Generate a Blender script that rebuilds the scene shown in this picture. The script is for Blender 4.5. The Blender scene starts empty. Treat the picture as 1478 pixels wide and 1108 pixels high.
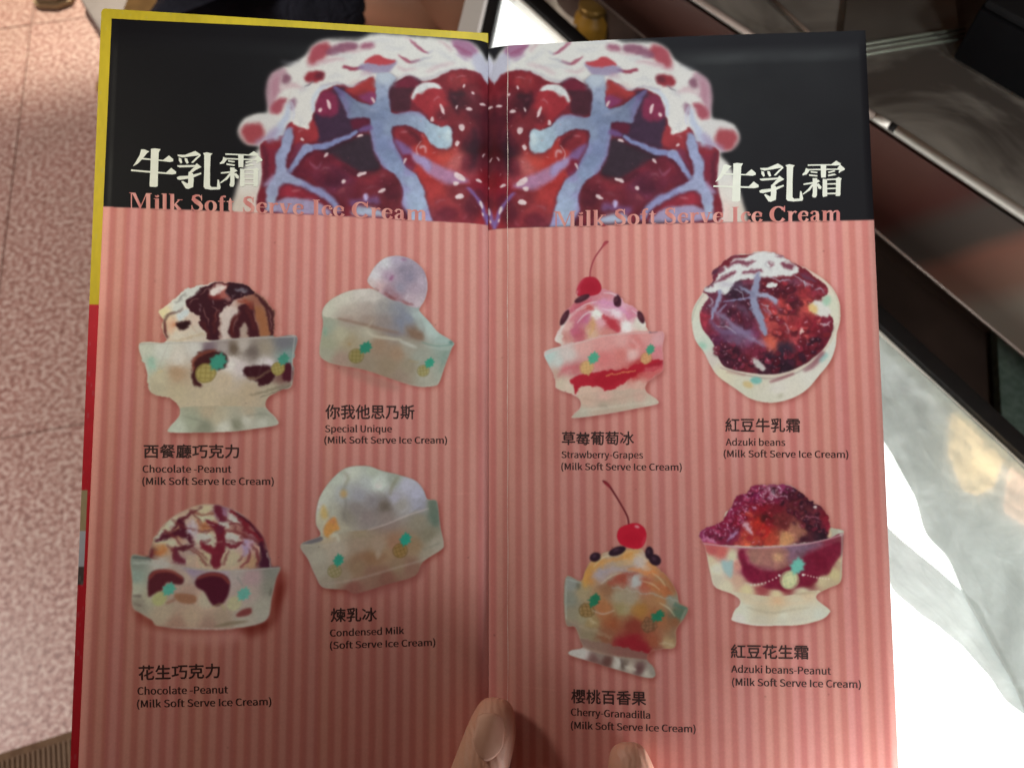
import bpy, bmesh, math, random
import numpy as np
from mathutils import Vector, Matrix
from mathutils.geometry import tessellate_polygon

# ---------------------------------------------------------------- camera ----
PW, PH, FPX = 1478.0, 1108.0, 1200.0      # size of the photograph and focal length in its pixels
CAM = np.array([0.0, 0.0, 1.45])
PITCH = math.radians(60.0)
FW = np.array([0.0, math.cos(PITCH), -math.sin(PITCH)])
RT = np.array([1.0, 0.0, 0.0])
UP = np.array([0.0, math.sin(PITCH), math.cos(PITCH)])

def ray(px, py):
    return FW + RT * ((px - PW / 2) / FPX) - UP * ((py - PH / 2) / FPX)

def cam2w(v):                              # right, down, forward -> world direction
    d = RT * v[0] - UP * v[1] + FW * v[2]
    return d / np.linalg.norm(d)

def at_z(px, py, z):                       # the point of the level z that shows at a pixel
    r = ray(px, py)
    return CAM + r * ((z - CAM[2]) / r[2])

def at_d(px, py, d):                       # the point at forward distance d
    return CAM + ray(px, py) * d

# ------------------------------------------------- the two pages of the menu ----
G_DIR = cam2w((0.0027, 0.9955, -0.094))    # down the gutter
HL = cam2w((-10091.0, -140.0, -1200.0))
HR = cam2w((15100.0, -40.0, -1200.0))
def ortho(h):
    h = h - G_DIR * np.dot(h, G_DIR)
    return h / np.linalg.norm(h)
HL, HR = ortho(HL), ortho(HR)
NL = np.cross(G_DIR, HL); NL = NL / np.linalg.norm(NL)
NR = np.cross(HR, G_DIR); NR = NR / np.linalg.norm(NR)
if np.dot(NL, FW) > 0: NL = -NL
if np.dot(NR, FW) > 0: NR = -NR
G_TOP = at_d(704.0, 62.0, 0.368)
PAGE = {'L': (HL, NL), 'R': (HR, NR)}

def px2st(side, px, py):                   # photograph pixel -> metres from gutter, metres from the gutter's top
    h, n = PAGE[side]
    r = ray(px, py)
    k = np.dot(G_TOP - CAM, n) / np.dot(r, n)
    p = CAM + r * k - G_TOP
    return np.dot(p, h), np.dot(p, G_DIR)

def st2px(side, s, t):
    h, n = PAGE[side]
    v = G_TOP + h * s + G_DIR * t - CAM
    z = np.dot(v, FW)
    return PW / 2 + FPX * np.dot(v, RT) / z, PH / 2 - FPX * np.dot(v, UP) / z

sc = bpy.context.scene
COL = sc.collection
cam_data = bpy.data.cameras.new("camera")
cam = bpy.data.objects.new("camera", cam_data); COL.objects.link(cam)
cam_data.sensor_fit = 'HORIZONTAL'; cam_data.sensor_width = 36.0
cam_data.lens = 36.0 * FPX / PW
cam_data.clip_start = 0.02; cam_data.clip_end = 60.0
cam.matrix_world = Matrix(((RT[0], UP[0], -FW[0], CAM[0]), (RT[1], UP[1], -FW[1], CAM[1]), (RT[2], UP[2], -FW[2], CAM[2]), (0, 0, 0, 1)))
cam_data.dof.use_dof = True
cam_data.dof.focus_distance = 0.315
cam_data.dof.aperture_fstop = 15.5
sc.camera = cam

world = bpy.data.worlds.new("World"); sc.world = world; world.use_nodes = True
bg = world.node_tree.nodes['Background']
bg.inputs['Color'].default_value = (1.0, 0.48, 0.30, 1); bg.inputs['Strength'].default_value = 0.055
sc.view_settings.view_transform = 'Standard'; sc.view_settings.look = 'None'
sc.view_settings.exposure = 0.0; sc.view_settings.gamma = 1.0
sc.render.film_transparent = False

def lamp(name, kind, loc, target, power, color, size=0.3, size_y=None, spot=None, blend=0.1, radius=0.05):
    d = bpy.data.lights.new(name, kind); d.energy = power; d.color = color
    if kind == 'AREA':
        d.size = size
        if size_y: d.shape = 'RECTANGLE'; d.size_y = size_y
    if kind == 'SPOT':
        d.spot_size = spot; d.spot_blend = blend; d.shadow_soft_size = radius
    o = bpy.data.objects.new(name, d); COL.objects.link(o)
    o.location = loc
    o.rotation_euler = (Vector(target) - Vector(loc)).to_track_quat('-Z', 'Y').to_euler()
    return o
FLOOR_CONE = 2 * math.degrees(math.atan(2.82 / 3.2))
def page_pt(px, py, h, side='L'):
    s, t = px2st(side, px, py); hh, n = PAGE[side]
    return G_TOP + hh * s + G_DIR * t + n * h
# four added lamps fitted to the pages; cone falloff imitates a shadow low down
lamp("page_spot", 'SPOT', page_pt(1172.6, -1896.6, 0.892), page_pt(884.7, -218, 0), 73.0, (0.90, 0.99, 0.98), spot=math.radians(26.0), blend=1.0, radius=0.03)
lamp("page_spot", 'SPOT', page_pt(37.8, -1171, 0.502), page_pt(1570, 1062.7, 0), 14.0, (0.98, 0.96, 0.92), spot=math.radians(28.1), blend=1.0, radius=0.03)
lamp("page_fill_right", 'AREA', page_pt(1330, 1394, 0.03), page_pt(1240, 1050, 0), 1.35, (0.98, 1.0, 0.98), 0.08)  # added out-of-view lamp that brightens the lower right of the page
lamp("page_fill_left", 'AREA', page_pt(-468.6, -24.2, 0.144), page_pt(-315.6, 697, 0), 0.68, (0.98, 0.94, 0.78), 0.08)  # added fill from the left, out of view
lamp("floor_spot", 'SPOT', (-1.75, 4.35, 3.2), (-1.75, 4.35, 0.0), 1080, (1.0, 0.84, 0.66), spot=math.radians(FLOOR_CONE), blend=0.10, radius=0.09)  # added spot; its cone edge imitates a shadow edge on the floor
lamp("floor_fill", 'SPOT', (-2.4, 0.5, 2.2), (-1.0, 0.55, 0.0), 200, (1.0, 0.91, 0.86), spot=math.radians(66), blend=0.5, radius=0.2)
lamp("case_fill", 'SPOT', (0.9, -0.3, 2.0), (0.9, 0.55, 0.8), 20, (1.0, 0.97, 0.92), spot=math.radians(72), blend=0.4, radius=0.1)
lamp("recess_fill", 'SPOT', (0.45, -0.6, 1.5), (0.52, 0.52, 0.75), 16, (1.0, 0.97, 0.92), spot=math.radians(54), blend=0.5, radius=0.08)
lamp("far_fill", 'SPOT', (0.05, 0.75, 2.3), (0.05, 1.15, 0.7), 26, (1.0, 0.95, 0.88), spot=math.radians(40), blend=0.7, radius=0.08)  # added spot brightening the sitter and the far end of the counter

# ------------------------------------------------------ the printed pages ----
# Everything printed is drawn with numpy into one picture per page. A canvas column is the distance from
# the gutter, a row is the distance from the top, and colours are the ink's own: what the eye reads in the
# photograph divided by the light that falls on that spot of the page.
RES = 6900.0                               # canvas pixels per metre of page
WL, WR, PAGE_H = 0.1586, 0.1622, 0.338
T0 = -0.002                                # where the canvas starts above the gutter's top
LIGHT_STRIPE = np.array([0.74, 0.345, 0.305])
DARK_STRIPE = np.array([0.630, 0.228, 0.205])

def lin(c):
    c = np.asarray(c, dtype=np.float32)
    return np.where(c <= 0.04045, c / 12.92, ((c + 0.055) / 1.055) ** 2.4)
def enc(c):
    c = np.clip(c, 0, 1)
    return np.where(c <= 0.0031308, c * 12.92, 1.055 * c ** (1 / 2.4) - 0.055).astype(np.float32)

# how bright the light stripes read over the pages (photograph pixel, sRGB)
READ = [(170,340,208,148,140),(400,340,212,155,140),(600,345,205,142,128),(760,350,200,137,124),(1000,345,212,155,140),(1240,340,214,158,145),
 (300,150,226,166,150),(600,150,226,165,150),(900,150,230,169,154),(1200,150,230,169,155),
 (200,500,190,130,120),(440,480,205,150,138),(650,500,192,132,118),(780,500,192,132,121),(980,500,205,150,138),(1250,500,200,140,128),
 (160,680,160,110,98),(420,640,168,117,102),(660,640,178,122,110),(780,650,188,130,120),(1000,650,200,145,130),(1250,650,205,150,140),
 (150,800,150,98,85),(430,780,155,105,88),(640,780,155,102,88),(760,760,165,110,97),(1000,760,188,132,118),(1250,790,188,133,122),
 (150,950,140,90,75),(430,930,118,74,54),(640,930,114,70,52),(780,900,126,79,62),(1000,900,152,100,85),(1250,900,190,122,115),
 (150,1080,140,85,72),(430,1060,112,64,47),(640,1040,112,60,44),(780,1040,115,66,49),(1000,1080,165,105,92),(1250,1060,236,178,164)]
READ = np.array(READ, dtype=np.float64)

def light_at(px, py):
    """light on the page at photograph pixels, as a multiple of the ink's colour"""
    shape = np.shape(px)
    px = np.asarray(px, dtype=np.float64).ravel(); py = np.asarray(py, dtype=np.float64).ravel()
    w = np.exp(-((px[:, None] - READ[:, 0]) ** 2 + (py[:, None] - READ[:, 1]) ** 2) / (2 * 105.0 ** 2)) + 1e-9
    c = (w @ lin(READ[:, 2:] / 255.0)) / w.sum(1, keepdims=True)
    return (c / LIGHT_STRIPE).reshape(shape + (3,))

def boxblur(a, r, axis):
    if r < 1: return a
    pad = [(0, 0)] * a.ndim; pad[axis] = (r + 1, r)
    c = np.cumsum(np.pad(a, pad, mode='edge'), axis=axis, dtype=np.float64)
    n = a.shape[axis]
    hi = np.take(c, range(2 * r + 1, 2 * r + 1 + n), axis=axis); lo = np.take(c, range(0, n), axis=axis)
    return ((hi - lo) / (2 * r + 1)).astype(np.float32)
def blur(a, sg):
    if sg < 0.5: sg = 0.5
    if sg < 1.6:                           # short kernel
        k = np.exp(-np.arange(-4, 5) ** 2 / (2 * sg * sg)); k /= k.sum()
        for ax in (0, 1):
            p = [(0, 0)] * a.ndim; p[ax] = (4, 4); q = np.pad(a, p, mode='edge'); n = a.shape[ax]
            a = sum(k[i] * (q[i:i + n] if ax == 0 else q[:, i:i + n]) for i in range(9))
        return a.astype(np.float32)
    r = max(1, int(round(sg * 0.98)))
    for _ in range(3):
        a = boxblur(boxblur(a, r, 0), r, 1)
    return a

def smooth(p, n=6, closed=True):
    p = np.asarray(p, dtype=np.float64); m = len(p); out = []
    for i in range(m if closed else m - 1):
        g = (lambda k: p[k % m]) if closed else (lambda k: p[min(max(k, 0), m - 1)])
        a, b, c, d = g(i - 1), g(i), g(i + 1), g(i + 2)
        for j in range(n):
            u = j / n
            out.append(0.5 * (2 * b + (c - a) * u + (2 * a - 5 * b + 4 * c - d) * u * u + (3 * b - a - 3 * c + d) * u ** 3))
    if not closed: out.append(p[-1])
    return np.array(out)

def noise(h, w, cell, rng):
    gh, gw = int(h / cell) + 3, int(w / cell) + 3
    g = rng.random((gh, gw)).astype(np.float32)
    y = np.arange(h) / cell; x = np.arange(w) / cell
    yi, xi = y.astype(int), x.astype(int); fy, fx = (y - yi)[:, None], (x - xi)[None]
    fy, fx = fy * fy * (3 - 2 * fy), fx * fx * (3 - 2 * fx)
    g0, g1 = g[yi][:, xi] * (1 - fx) + g[yi][:, xi + 1] * fx, g[yi + 1][:, xi] * (1 - fx) + g[yi + 1][:, xi + 1] * fx
    return g0 * (1 - fy) + g1 * fy

class Canvas:
    def __init__(self, side, width):
        self.side, self.w, self.h = side, int(width * RES), int(PAGE_H * RES)
        s = (np.arange(self.w) + 0.5) / RES; t = (np.arange(self.h) + 0.5) / RES + T0
        S, T = np.meshgrid(s[::8], t[::8])
        hh, nn = PAGE[side]
        V = G_TOP + S[..., None] * hh + T[..., None] * G_DIR - CAM
        z = V @ FW
        L = light_at(PW / 2 + FPX * (V @ RT) / z, PH / 2 - FPX * (V @ UP) / z)
        self.light = np.repeat(np.repeat(L, 8, 0), 8, 1)[:self.h, :self.w].astype(np.float32)
        self.light = blur(self.light, 8)
        k = 0.5 + 0.5 * np.cos((s - (0.1545 if side == 'L' else 0.1585)) / 0.00539 * 2 * np.pi)
        k = np.clip((k - 0.2) / 0.6, 0, 1)        # 1 in the dark stripe
        rng = np.random.default_rng(5)
        row = LIGHT_STRIPE * (1 - k[:, None]) + DARK_STRIPE * k[:, None]
        # ink density wanders a little from stripe to stripe
        cyc = np.floor((s - 0.1545) / 0.00539 + 100).astype(int)
        row = row * (1 + (rng.random((200, 3)) - 0.5) * [0.03, 0.05, 0.06])[cyc]
        a = np.repeat(row[None], self.h, 0)
        n = 1 + (noise(self.h, self.w, 30, rng)[..., None] - 0.5) * [0.02, 0.04, 0.05] + (noise(self.h, self.w, 5, rng)[..., None] - 0.5) * 0.04
        self.a = enc(a * n)
    def rc(self, px, py):
        s, t = px2st(self.side, px, py)
        return s * RES, (t - T0) * RES

class Pic:
    """draws in the coordinates of an enlarged crop of the photograph: origin (x0, y0), k crop pixels per photograph pixel"""
    def __init__(self, cv, x0, y0, k):
        self.cv, self.x0, self.y0, self.k, self.clip = cv, x0, y0, k, None
        self.q = RES * 0.34 / FPX / k      # canvas pixels per crop pixel
    def to(self, pts):
        return np.array([self.cv.rc(x / self.k + self.x0, y / self.k + self.y0) for x, y in pts])
    def px(self, pts):
        return [(x / self.k + self.x0, y / self.k + self.y0) for x, y in pts]
    def _win(self, P, m):
        x0, y0 = int(max(0, P[:, 0].min() - m)), int(max(0, P[:, 1].min() - m))
        x1, y1 = int(min(self.cv.w, P[:, 0].max() + m + 1)), int(min(self.cv.h, P[:, 1].max() + m + 1))
        return x0, y0, max(x1, x0 + 1), max(y1, y0 + 1)
    def polymask(self, pts, b=1.5, sm=True):
        P = self.to(smooth(pts) if sm else pts)
        b = max(b * self.q, 0.8)
        x0, y0, x1, y1 = self._win(P, 3 * b + 2)
        m = np.zeros((y1 - y0, x1 - x0 + 1), dtype=np.int32)
        n = len(P)
        for i in range(n):
            ax, ay = P[i]; bx, by = P[(i + 1) % n]
            if ay > by: ax, ay, bx, by = bx, by, ax, ay
            r0, r1 = max(int(math.ceil(ay - 0.5)), y0), min(int(math.ceil(by - 0.5)), y1)
            if r1 <= r0: continue
            rows = np.arange(r0, r1)
            xs = ax + (rows + 0.5 - ay) * (bx - ax) / (by - ay)
            ci = np.clip(np.ceil(xs - 0.5).astype(int) - x0, 0, x1 - x0)
            m[rows - y0, ci] ^= 1
        m = (np.cumsum(m, 1) & 1)[:, :-1].astype(np.float32)
        return blur(m, b), (x0, y0, x1, y1)
    def lay(self, m, win, col, al=1.0, mode='n'):
        x0, y0, x1, y1 = win
        if self.clip is not None: m = m * self.clip[y0:y1, x0:x1]
        m = (m * al)[..., None]
        A = self.cv.a[y0:y1, x0:x1]
        if mode == 'm':
            A[:] = A * (1 - m + m * np.asarray(col, dtype=np.float32))
            return
        c = np.asarray(col, dtype=np.float32)
        if c.ndim == 1: c = c[None, None]
        g = c @ np.array([0.35, 0.5, 0.15], dtype=np.float32)
        c = 5.0 + (g[..., None] * 0.14 + c * 0.86) * 0.975
        tgt = enc(np.clip(lin(c / 255.0) / self.cv.light[y0:y1, x0:x1], 0, 0.93))
        A[:] = A * (1 - m) + tgt * m
    def poly(self, pts, col, b=2.0, al=1.0, sm=True, mode='n'):
        m, w = self.polymask(pts, b, sm); self.lay(m, w, col, al, mode)
    def strk(self, pts, col, b=2.0, al=1.0, n=5):
        """pts: (x, y, width)"""
        p = smooth(pts, n, False) if len(pts) > 2 else np.asarray(pts, dtype=float)
        P = self.to(p[:, :2]); R = p[:, 2] * 0.5 * self.q; b = max(b * self.q, 0.7)
        x0, y0, x1, y1 = self._win(P, R.max() + 3 * b + 2)
        X, Y = np.meshgrid(np.arange(x0, x1) + 0.5, np.arange(y0, y1) + 0.5)
        m = np.zeros(X.shape, dtype=np.float32)
        for i in range(len(P) - 1):
            d = P[i + 1] - P[i]; L = max(d @ d, 1e-9)
            u = np.clip(((X - P[i, 0]) * d[0] + (Y - P[i, 1]) * d[1]) / L, 0, 1)
            dist = np.hypot(X - P[i, 0] - u * d[0], Y - P[i, 1] - u * d[1])
            m = np.maximum(m, np.clip(R[i] + (R[i + 1] - R[i]) * u - dist + 0.5, 0, 1))
        self.lay(blur(m, b), (x0, y0, x1, y1), col, al)
    def blob(self, x, y, rx, ry, ang=0.0, col=(255, 255, 255), b=2.0, al=1.0, mode='n'):
        ca, sa = math.cos(math.radians(ang)), math.sin(math.radians(ang))
        pts = [(x + rx * math.cos(a) * ca - ry * math.sin(a) * sa, y + rx * math.cos(a) * sa + ry * math.sin(a) * ca)
               for a in np.linspace(0, 2 * math.pi, 15)[:-1]]
        self.poly(pts, col, b, al, True, mode)
    def field(self, pts, samples, b=2.0, pw=2.6, al=1.0, sm=True, rough=0.0, seed=0):
        """fills a shape with colours that blend between sample points (x, y, r, g, b)"""
        m, w = self.polymask(pts, b, sm)
        x0, y0, x1, y1 = w
        S = np.array(samples, dtype=float); Q = self.to(S[:, :2])
        X, Y = np.meshgrid(np.arange(x0, x1, 3.0), np.arange(y0, y1, 3.0))
        if rough:
            rng = np.random.default_rng(seed)
            X = X + (noise(*X.shape, 6, rng) - 0.5) * rough * self.q; Y = Y + (noise(*X.shape, 6, rng) - 0.5) * rough * self.q
        d = (X[..., None] - Q[:, 0]) ** 2 + (Y[..., None] - Q[:, 1]) ** 2 + (4 * self.q) ** 2
        wt = d ** (-pw / 2)
        c = (wt @ S[:, 2:]) / wt.sum(-1, keepdims=True)
        c = np.repeat(np.repeat(c, 3, 0), 3, 1)[:y1 - y0, :x1 - x0]
        self.lay(m, w, blur(c.astype(np.float32), 2.0), al)
    def setclip(self, pts, b=1.5, sm=True):
        if pts is None: self.clip = None; return
        m, (x0, y0, x1, y1) = self.polymask(pts, b, sm)
        self.clip = np.zeros((self.cv.h, self.cv.w), dtype=np.float32); self.clip[y0:y1, x0:x1] = m
    def grain(self, pts, cell, amp, seed=1, b=3, sm=True, tint=(1, 1, 1)):
        m, (x0, y0, x1, y1) = self.polymask(pts, b, sm)
        if self.clip is not None: m = m * self.clip[y0:y1, x0:x1]
        rng = np.random.default_rng(seed)
        n = noise(y1 - y0, x1 - x0, cell * self.q, rng) * 0.65 + noise(y1 - y0, x1 - x0, cell * self.q * 0.45, rng) * 0.35 - 0.5
        A = self.cv.a[y0:y1, x0:x1]
        A[:] = np.clip(A * (1 + (n * amp * 0.7 * m)[..., None] * np.asarray(tint, dtype=np.float32)), 0, 1)
    def glints(self, pts, n, size, col, seed, b=1.2, al=0.9):
        """short bright flecks inside a shape"""
        rng = np.random.default_rng(seed); P = np.array(pts, dtype=float)
        m, (x0, y0, x1, y1) = self.polymask(pts, 1.0)
        lo, hi = P.min(0), P.max(0); k = 0
        for _ in range(n * 6):
            x, y = lo + rng.random(2) * (hi - lo)
            q = self.to([(x, y)])[0]; xi, yi = int(q[0] - x0), int(q[1] - y0)
            if not (0 <= yi < m.shape[0] and 0 <= xi < m.shape[1]) or m[yi, xi] < 0.9: continue
            a, L = rng.random() * 3.14, size * (0.4 + rng.random())
            w = size * (0.22 + 0.25 * rng.random())
            self.strk([(x - L / 2 * math.cos(a), y - L / 2 * math.sin(a), w), (x + rng.normal() * w * .5, y + rng.normal() * w * .5, w * 1.2), (x + L / 2 * math.cos(a), y + L / 2 * math.sin(a), w * .6)], col, b, al * (0.5 + 0.5 * rng.random()))
            k += 1
            if k >= n: break
    def beans(self, pts, n, size, cols, seed, al=0.85, hi=(205, 150, 165)):
        """sauce with whole beans in it: small rounded shapes with a dark rim and a wet spot"""
        rng = np.random.default_rng(seed); P = np.array(pts, dtype=float)
        m, (x0, y0, x1, y1) = self.polymask(pts, 1.0); lo, hi_ = P.min(0), P.max(0); k = 0
        for _ in range(n * 6):
            x, y = lo + rng.random(2) * (hi_ - lo); q = self.to([(x, y)])[0]; xi, yi = int(q[0] - x0), int(q[1] - y0)
            if not (0 <= yi < m.shape[0] and 0 <= xi < m.shape[1]) or m[yi, xi] < 0.7: continue
            rx = size * (0.7 + 0.5 * rng.random()); ry = rx * (0.5 + 0.25 * rng.random()); a = rng.random() * 180
            c = np.array(cols[rng.integers(len(cols))], dtype=float) * (0.8 + 0.4 * rng.random())
            self.blob(x + size * .12, y + size * .2, rx * 1.1, ry * 1.15, a, (38, 16, 26), size * .25, al * .6)
            self.blob(x, y, rx, ry, a, c, size * .14, al)
            if rng.random() < 0.6: self.blob(x - rx * .25, y - ry * .4, rx * .28, ry * .2, a, hi, size * .08, .75)
            k += 1
            if k >= n: break
    def river(self, pts, col, b=5, depth=.6, sheen=.16):
        """milk running over the sauce: it casts a dark edge, is rounded, and catches light along one side"""
        self.strk([(x + 7, y + 5, w + 24) for x, y, w in pts], (62, 18, 36), 9, depth * .7)
        self.strk(pts, col, b)
    def warp(self, pts, amp, cell, seed, b=2):
        """ruffles drawn edges so that sauce, cream and ice have natural outlines"""
        m, (x0, y0, x1, y1) = self.polymask(pts, b)
        rng = np.random.default_rng(seed); h, w = m.shape
        A = self.cv.a[y0:y1, x0:x1].copy()
        Y, X = np.meshgrid(np.arange(h, dtype=np.float32), np.arange(w, dtype=np.float32), indexing='ij')
        for a, c in ((amp, cell), (amp * .5, cell * .4)):
            X = X + (noise(h, w, c, rng) - .5) * 2 * a; Y = Y + (noise(h, w, c, rng) - .5) * 2 * a
        X, Y = np.clip(X, 0, w - 1.01), np.clip(Y, 0, h - 1.01); xi, yi = X.astype(int), Y.astype(int)
        fx, fy = (X - xi)[..., None], (Y - yi)[..., None]
        x2, y2 = np.minimum(xi + 1, w - 1), np.minimum(yi + 1, h - 1)
        B = (A[yi, xi] * (1 - fx) + A[yi, x2] * fx) * (1 - fy) + (A[y2, xi] * (1 - fx) + A[y2, x2] * fx) * fy
        m = m[..., None]; self.cv.a[y0:y1, x0:x1] = A * (1 - m) + B * m
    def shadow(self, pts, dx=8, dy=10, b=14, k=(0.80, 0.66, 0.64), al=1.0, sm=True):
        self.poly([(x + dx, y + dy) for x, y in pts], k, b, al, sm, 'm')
    def pine(self, x, y, r, ang=25, green=(45, 150, 120), yellow=(170, 160, 80), line=(120, 100, 40), al=1.0, lattice=True):
        """the pineapple printed on the glass bowls: a crown of spikes over a netted fruit"""
        a0 = math.radians(ang)
        ux, uy = math.sin(a0), -math.cos(a0)            # from fruit to crown
        fx, fy = x - ux * r * 0.88, y - uy * r * 0.88
        cx, cy = x + ux * r * 0.72, y + uy * r * 0.72
        self.blob(fx, fy, r * 0.95, r * 0.80, ang + 90, yellow, r * 0.08, al)
        if lattice:
            for k in (-0.5, 0.0, 0.5):
                for s in (-1, 1):
                    vx, vy = math.cos(a0 + s * 0.8), math.sin(a0 + s * 0.8)
                    ox, oy = -vy * r * k, vx * r * k
                    L = r * 0.75 * math.sqrt(1 - k * k)
                    self.strk([(fx + ox - vx * L, fy + oy - vy * L, r * 0.10), (fx + ox + vx * L, fy + oy + vy * L, r * 0.10)], line, r * 0.05, al * 0.65)
            self.strk([(fx + r * 0.95 * math.cos(b_), fy + r * 0.88 * math.sin(b_), r * 0.12) for b_ in np.linspace(0, 2 * math.pi, 14)], line, r * 0.05, al * 0.7, 2)
        pts = []
        for i in range(18):
            b_ = i / 18 * 2 * math.pi; q = r * ((0.98 if i % 4 == 0 else 0.84) if i % 2 == 0 else 0.62)
            e, f = q * math.cos(b_) * 0.85, q * math.sin(b_) * 1.12
            pts.append((cx + e * math.cos(a0) - f * math.sin(a0), cy + e * math.sin(a0) + f * math.cos(a0)))
        self.poly(pts, green, r * 0.06, al, False)

OUTLINE = {}                               # silhouettes in photograph pixels, cut out as parts of the page later

def header(cv):
    """black band with the close-up of milk running over adzuki beans"""
    p = Pic(cv, 0, 0, 1.0)
    if cv.side == 'L':
        p.poly([(90, -60), (720, -60), (720, 323.5), (704, 323.2), (148, 298.2), (90, 296)], (19, 18, 20), 0.5, 1, False)
    else:
        p.poly([(690, -60), (1340, -60), (1340, 315.5), (1258, 317.5), (700, 329.8), (690, 330)], (25, 25, 28), 0.5, 1, False)

def big_photo(cv):
    p = Pic(cv, 340, 30, 3.5737)
    W = (214, 215, 202)
    mound = [(150,1010),(150,800),(132,700),(118,648),(62,640),(24,600),(22,560),(50,515),(110,492),(160,488),(170,440),(166,380),(180,300),(230,258),(320,215),(365,185),(395,140),(450,108),(550,100),(640,98),(720,72),(850,76),(1000,88),(1130,100),(1235,122),(1292,190),(1312,260),(1330,700),(1330,1090),(700,1070)]
    skirt = [(-12,1000),(0,900),(30,800),(70,720),(100,690),(150,660),(200,700),(200,1010)]
    OUTLINE['mound'] = p.px([(-30,997),(0,890),(40,770),(70,705),(100,668),(60,650),(18,605),(14,560),(45,505),(110,482),(150,480),(160,440),(156,380),(170,300),(230,246),(320,205),(355,185),(385,135),(450,100),(550,90),(640,88),(720,72),(850,74),(1000,86),(1130,100),(1235,112),(1298,170),(1309,230),(1309,1058),(1000,1034),(600,1015),(200,1000)])
    p.field(skirt, [(60,850,214,212,196),(110,760,212,214,200),(20,960,205,195,175),(120,960,215,190,175)], 9)
    p.poly(mound, W, 9)
    p.poly([(22,560),(50,515),(110,492),(170,486),(230,520),(240,600),(180,640),(118,648),(62,640),(24,600)], (205,206,196), 8)
    p.poly([(28,580),(60,545),(120,540),(150,560),(148,610),(110,640),(55,632)], (164,62,68), 9)
    p.strk([(110,636,24),(190,600,30),(240,570,20)], (160,140,172), 9, .7)
    # pale pink blurred rim
    p.strk([(196,450,50),(186,370,54),(205,300,50),(250,270,40)], (172,120,135), 10, .75)
    p.poly([(380,232),(395,165),(430,128),(480,120),(500,150),(470,185),(420,225)], (168,62,72), 9)
    p.blob(425,175,34,38,-50,(172,70,82),10,.7)
    p.poly([(470,165),(540,120),(620,118),(625,150),(560,170),(490,185)], (128,62,88), 8, .85)
    p.poly([(640,135),(700,118),(722,128),(700,152),(655,158)], (152,72,98), 7, .85)
    p.blob(263,308,22,30,15,(126,72,92),7,.9); p.blob(215,350,22,60,10,(170,112,128),10,.8)
    p.poly([(182,470),(200,430),(240,408),(272,412),(255,450),(215,490)], (166,72,84), 7)
    p.poly([(282,465),(290,420),(312,408),(315,440),(298,475)], (138,92,116), 5, .85)
    p.poly([(360,300),(385,270),(430,262),(462,275),(455,305),(410,330),(365,325)], (150,36,46), 5)
    p.blob(438,288,26,18,-20,(92,26,42),7,.8)
    p.strk([(358,352,3),(385,338,7),(410,322,4)], (110,95,98), 2.5)
    p.strk([(560,245,18),(610,252,20),(660,250,14)], (152,54,74), 4)
    p.poly([(630,250),(680,215),(720,198),(800,205),(835,215),(810,240),(790,270),(720,280),(650,262)], (140,125,158), 6, .85)
    p.poly([(660,222),(700,195),(745,186),(790,200),(828,210),(800,222),(740,232),(700,228)], (190,58,64), 4)
    p.strk([(838,180,5),(868,202,12),(905,215,13),(950,205,5)], (158,62,84), 3); p.strk([(905,214,7),(950,208,8),(1010,185,3)], (150,150,165), 4, .8)
    p.strk([(905,100,6),(930,130,14),(962,158,18),(990,168,6)], (165,84,106), 4); p.strk([(985,170,6),(1020,155,6)], (165,165,178), 4, .8)
    p.strk([(880,92,8),(915,105,8)], (205,170,180), 5, .7)
    p.poly([(1112,108),(1160,100),(1220,118),(1248,150),(1240,185),(1200,195),(1150,170)], (156,98,134), 8, .9)
    p.strk([(1130,130,12),(1180,160,16),(1230,178,12)], (150,72,108), 6, .8); p.strk([(1135,178,6),(1200,205,10)], (150,120,165), 5, .7)
    p.poly([(1215,190),(1255,160),(1300,210),(1312,300),(1290,320),(1240,255)], (182,184,198), 8, .9)
    # the dark red body
    p.poly([(138,1000),(142,800),(132,690),(135,645),(180,620),(255,600),(268,560),(290,535),(330,560),(380,560),(385,520),(405,480),(412,415),(440,375),(500,348),(560,335),(600,352),(660,320),(705,296),(728,320),(760,330),(800,325),(850,306),(895,290),(960,312),(1020,300),(1090,268),(1190,248),(1262,268),(1302,330),(1340,400),(1340,1090),(900,1040),(500,1020)], (124,30,42), 4)
    body = [(138,1000),(142,800),(132,690),(135,645),(255,600),(290,535),(385,520),(412,415),(500,348),(600,352),(705,296),(760,330),(895,290),(1020,300),(1190,248),(1302,330),(1340,400),(1340,1090),(900,1040)]
    p.setclip(body, 3)
    p.poly([(412,560),(415,480),(470,400),(520,350),(565,342),(560,420),(600,500),(700,505),(700,560),(620,590),(520,620),(430,640)], (60,36,58), 7)
    p.poly([(420,480),(415,410),(440,372),(500,372),(535,420),(530,480),(480,500)], (128,34,66), 7)
    p.poly([(600,520),(640,500),(692,502),(696,545),(650,560),(600,560)], (94,22,44), 6)
    p.poly([(430,670),(540,625),(640,600),(695,590),(722,690),(745,765),(690,785),(640,790),(560,750),(470,700)], (52,36,46), 9)
    p.poly([(300,780),(350,700),(450,680),(560,740),(640,800),(600,870),(480,860),(350,810)], (122,30,46), 12)
    p.poly([(400,780),(520,760),(620,850),(600,940),(540,930),(450,860)], (116,42,72), 14, .8)
    p.poly([(630,850),(660,800),(740,778),(810,800),(862,870),(862,960),(800,1010),(700,990),(640,940)], (126,38,46), 5)
    p.blob(700,822,55,24,0,(176,48,48),14,.8)
    p.poly([(220,905),(245,850),(320,860),(400,895),(440,935),(330,925)], (152,36,52), 6)
    p.poly([(140,840),(140,700),(150,630),(215,610),(250,640),(215,700),(212,770),(175,830)], (126,32,50), 6)
    p.poly([(150,660),(150,620),(250,600),(258,640),(215,665)], (138,34,46), 6)
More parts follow.
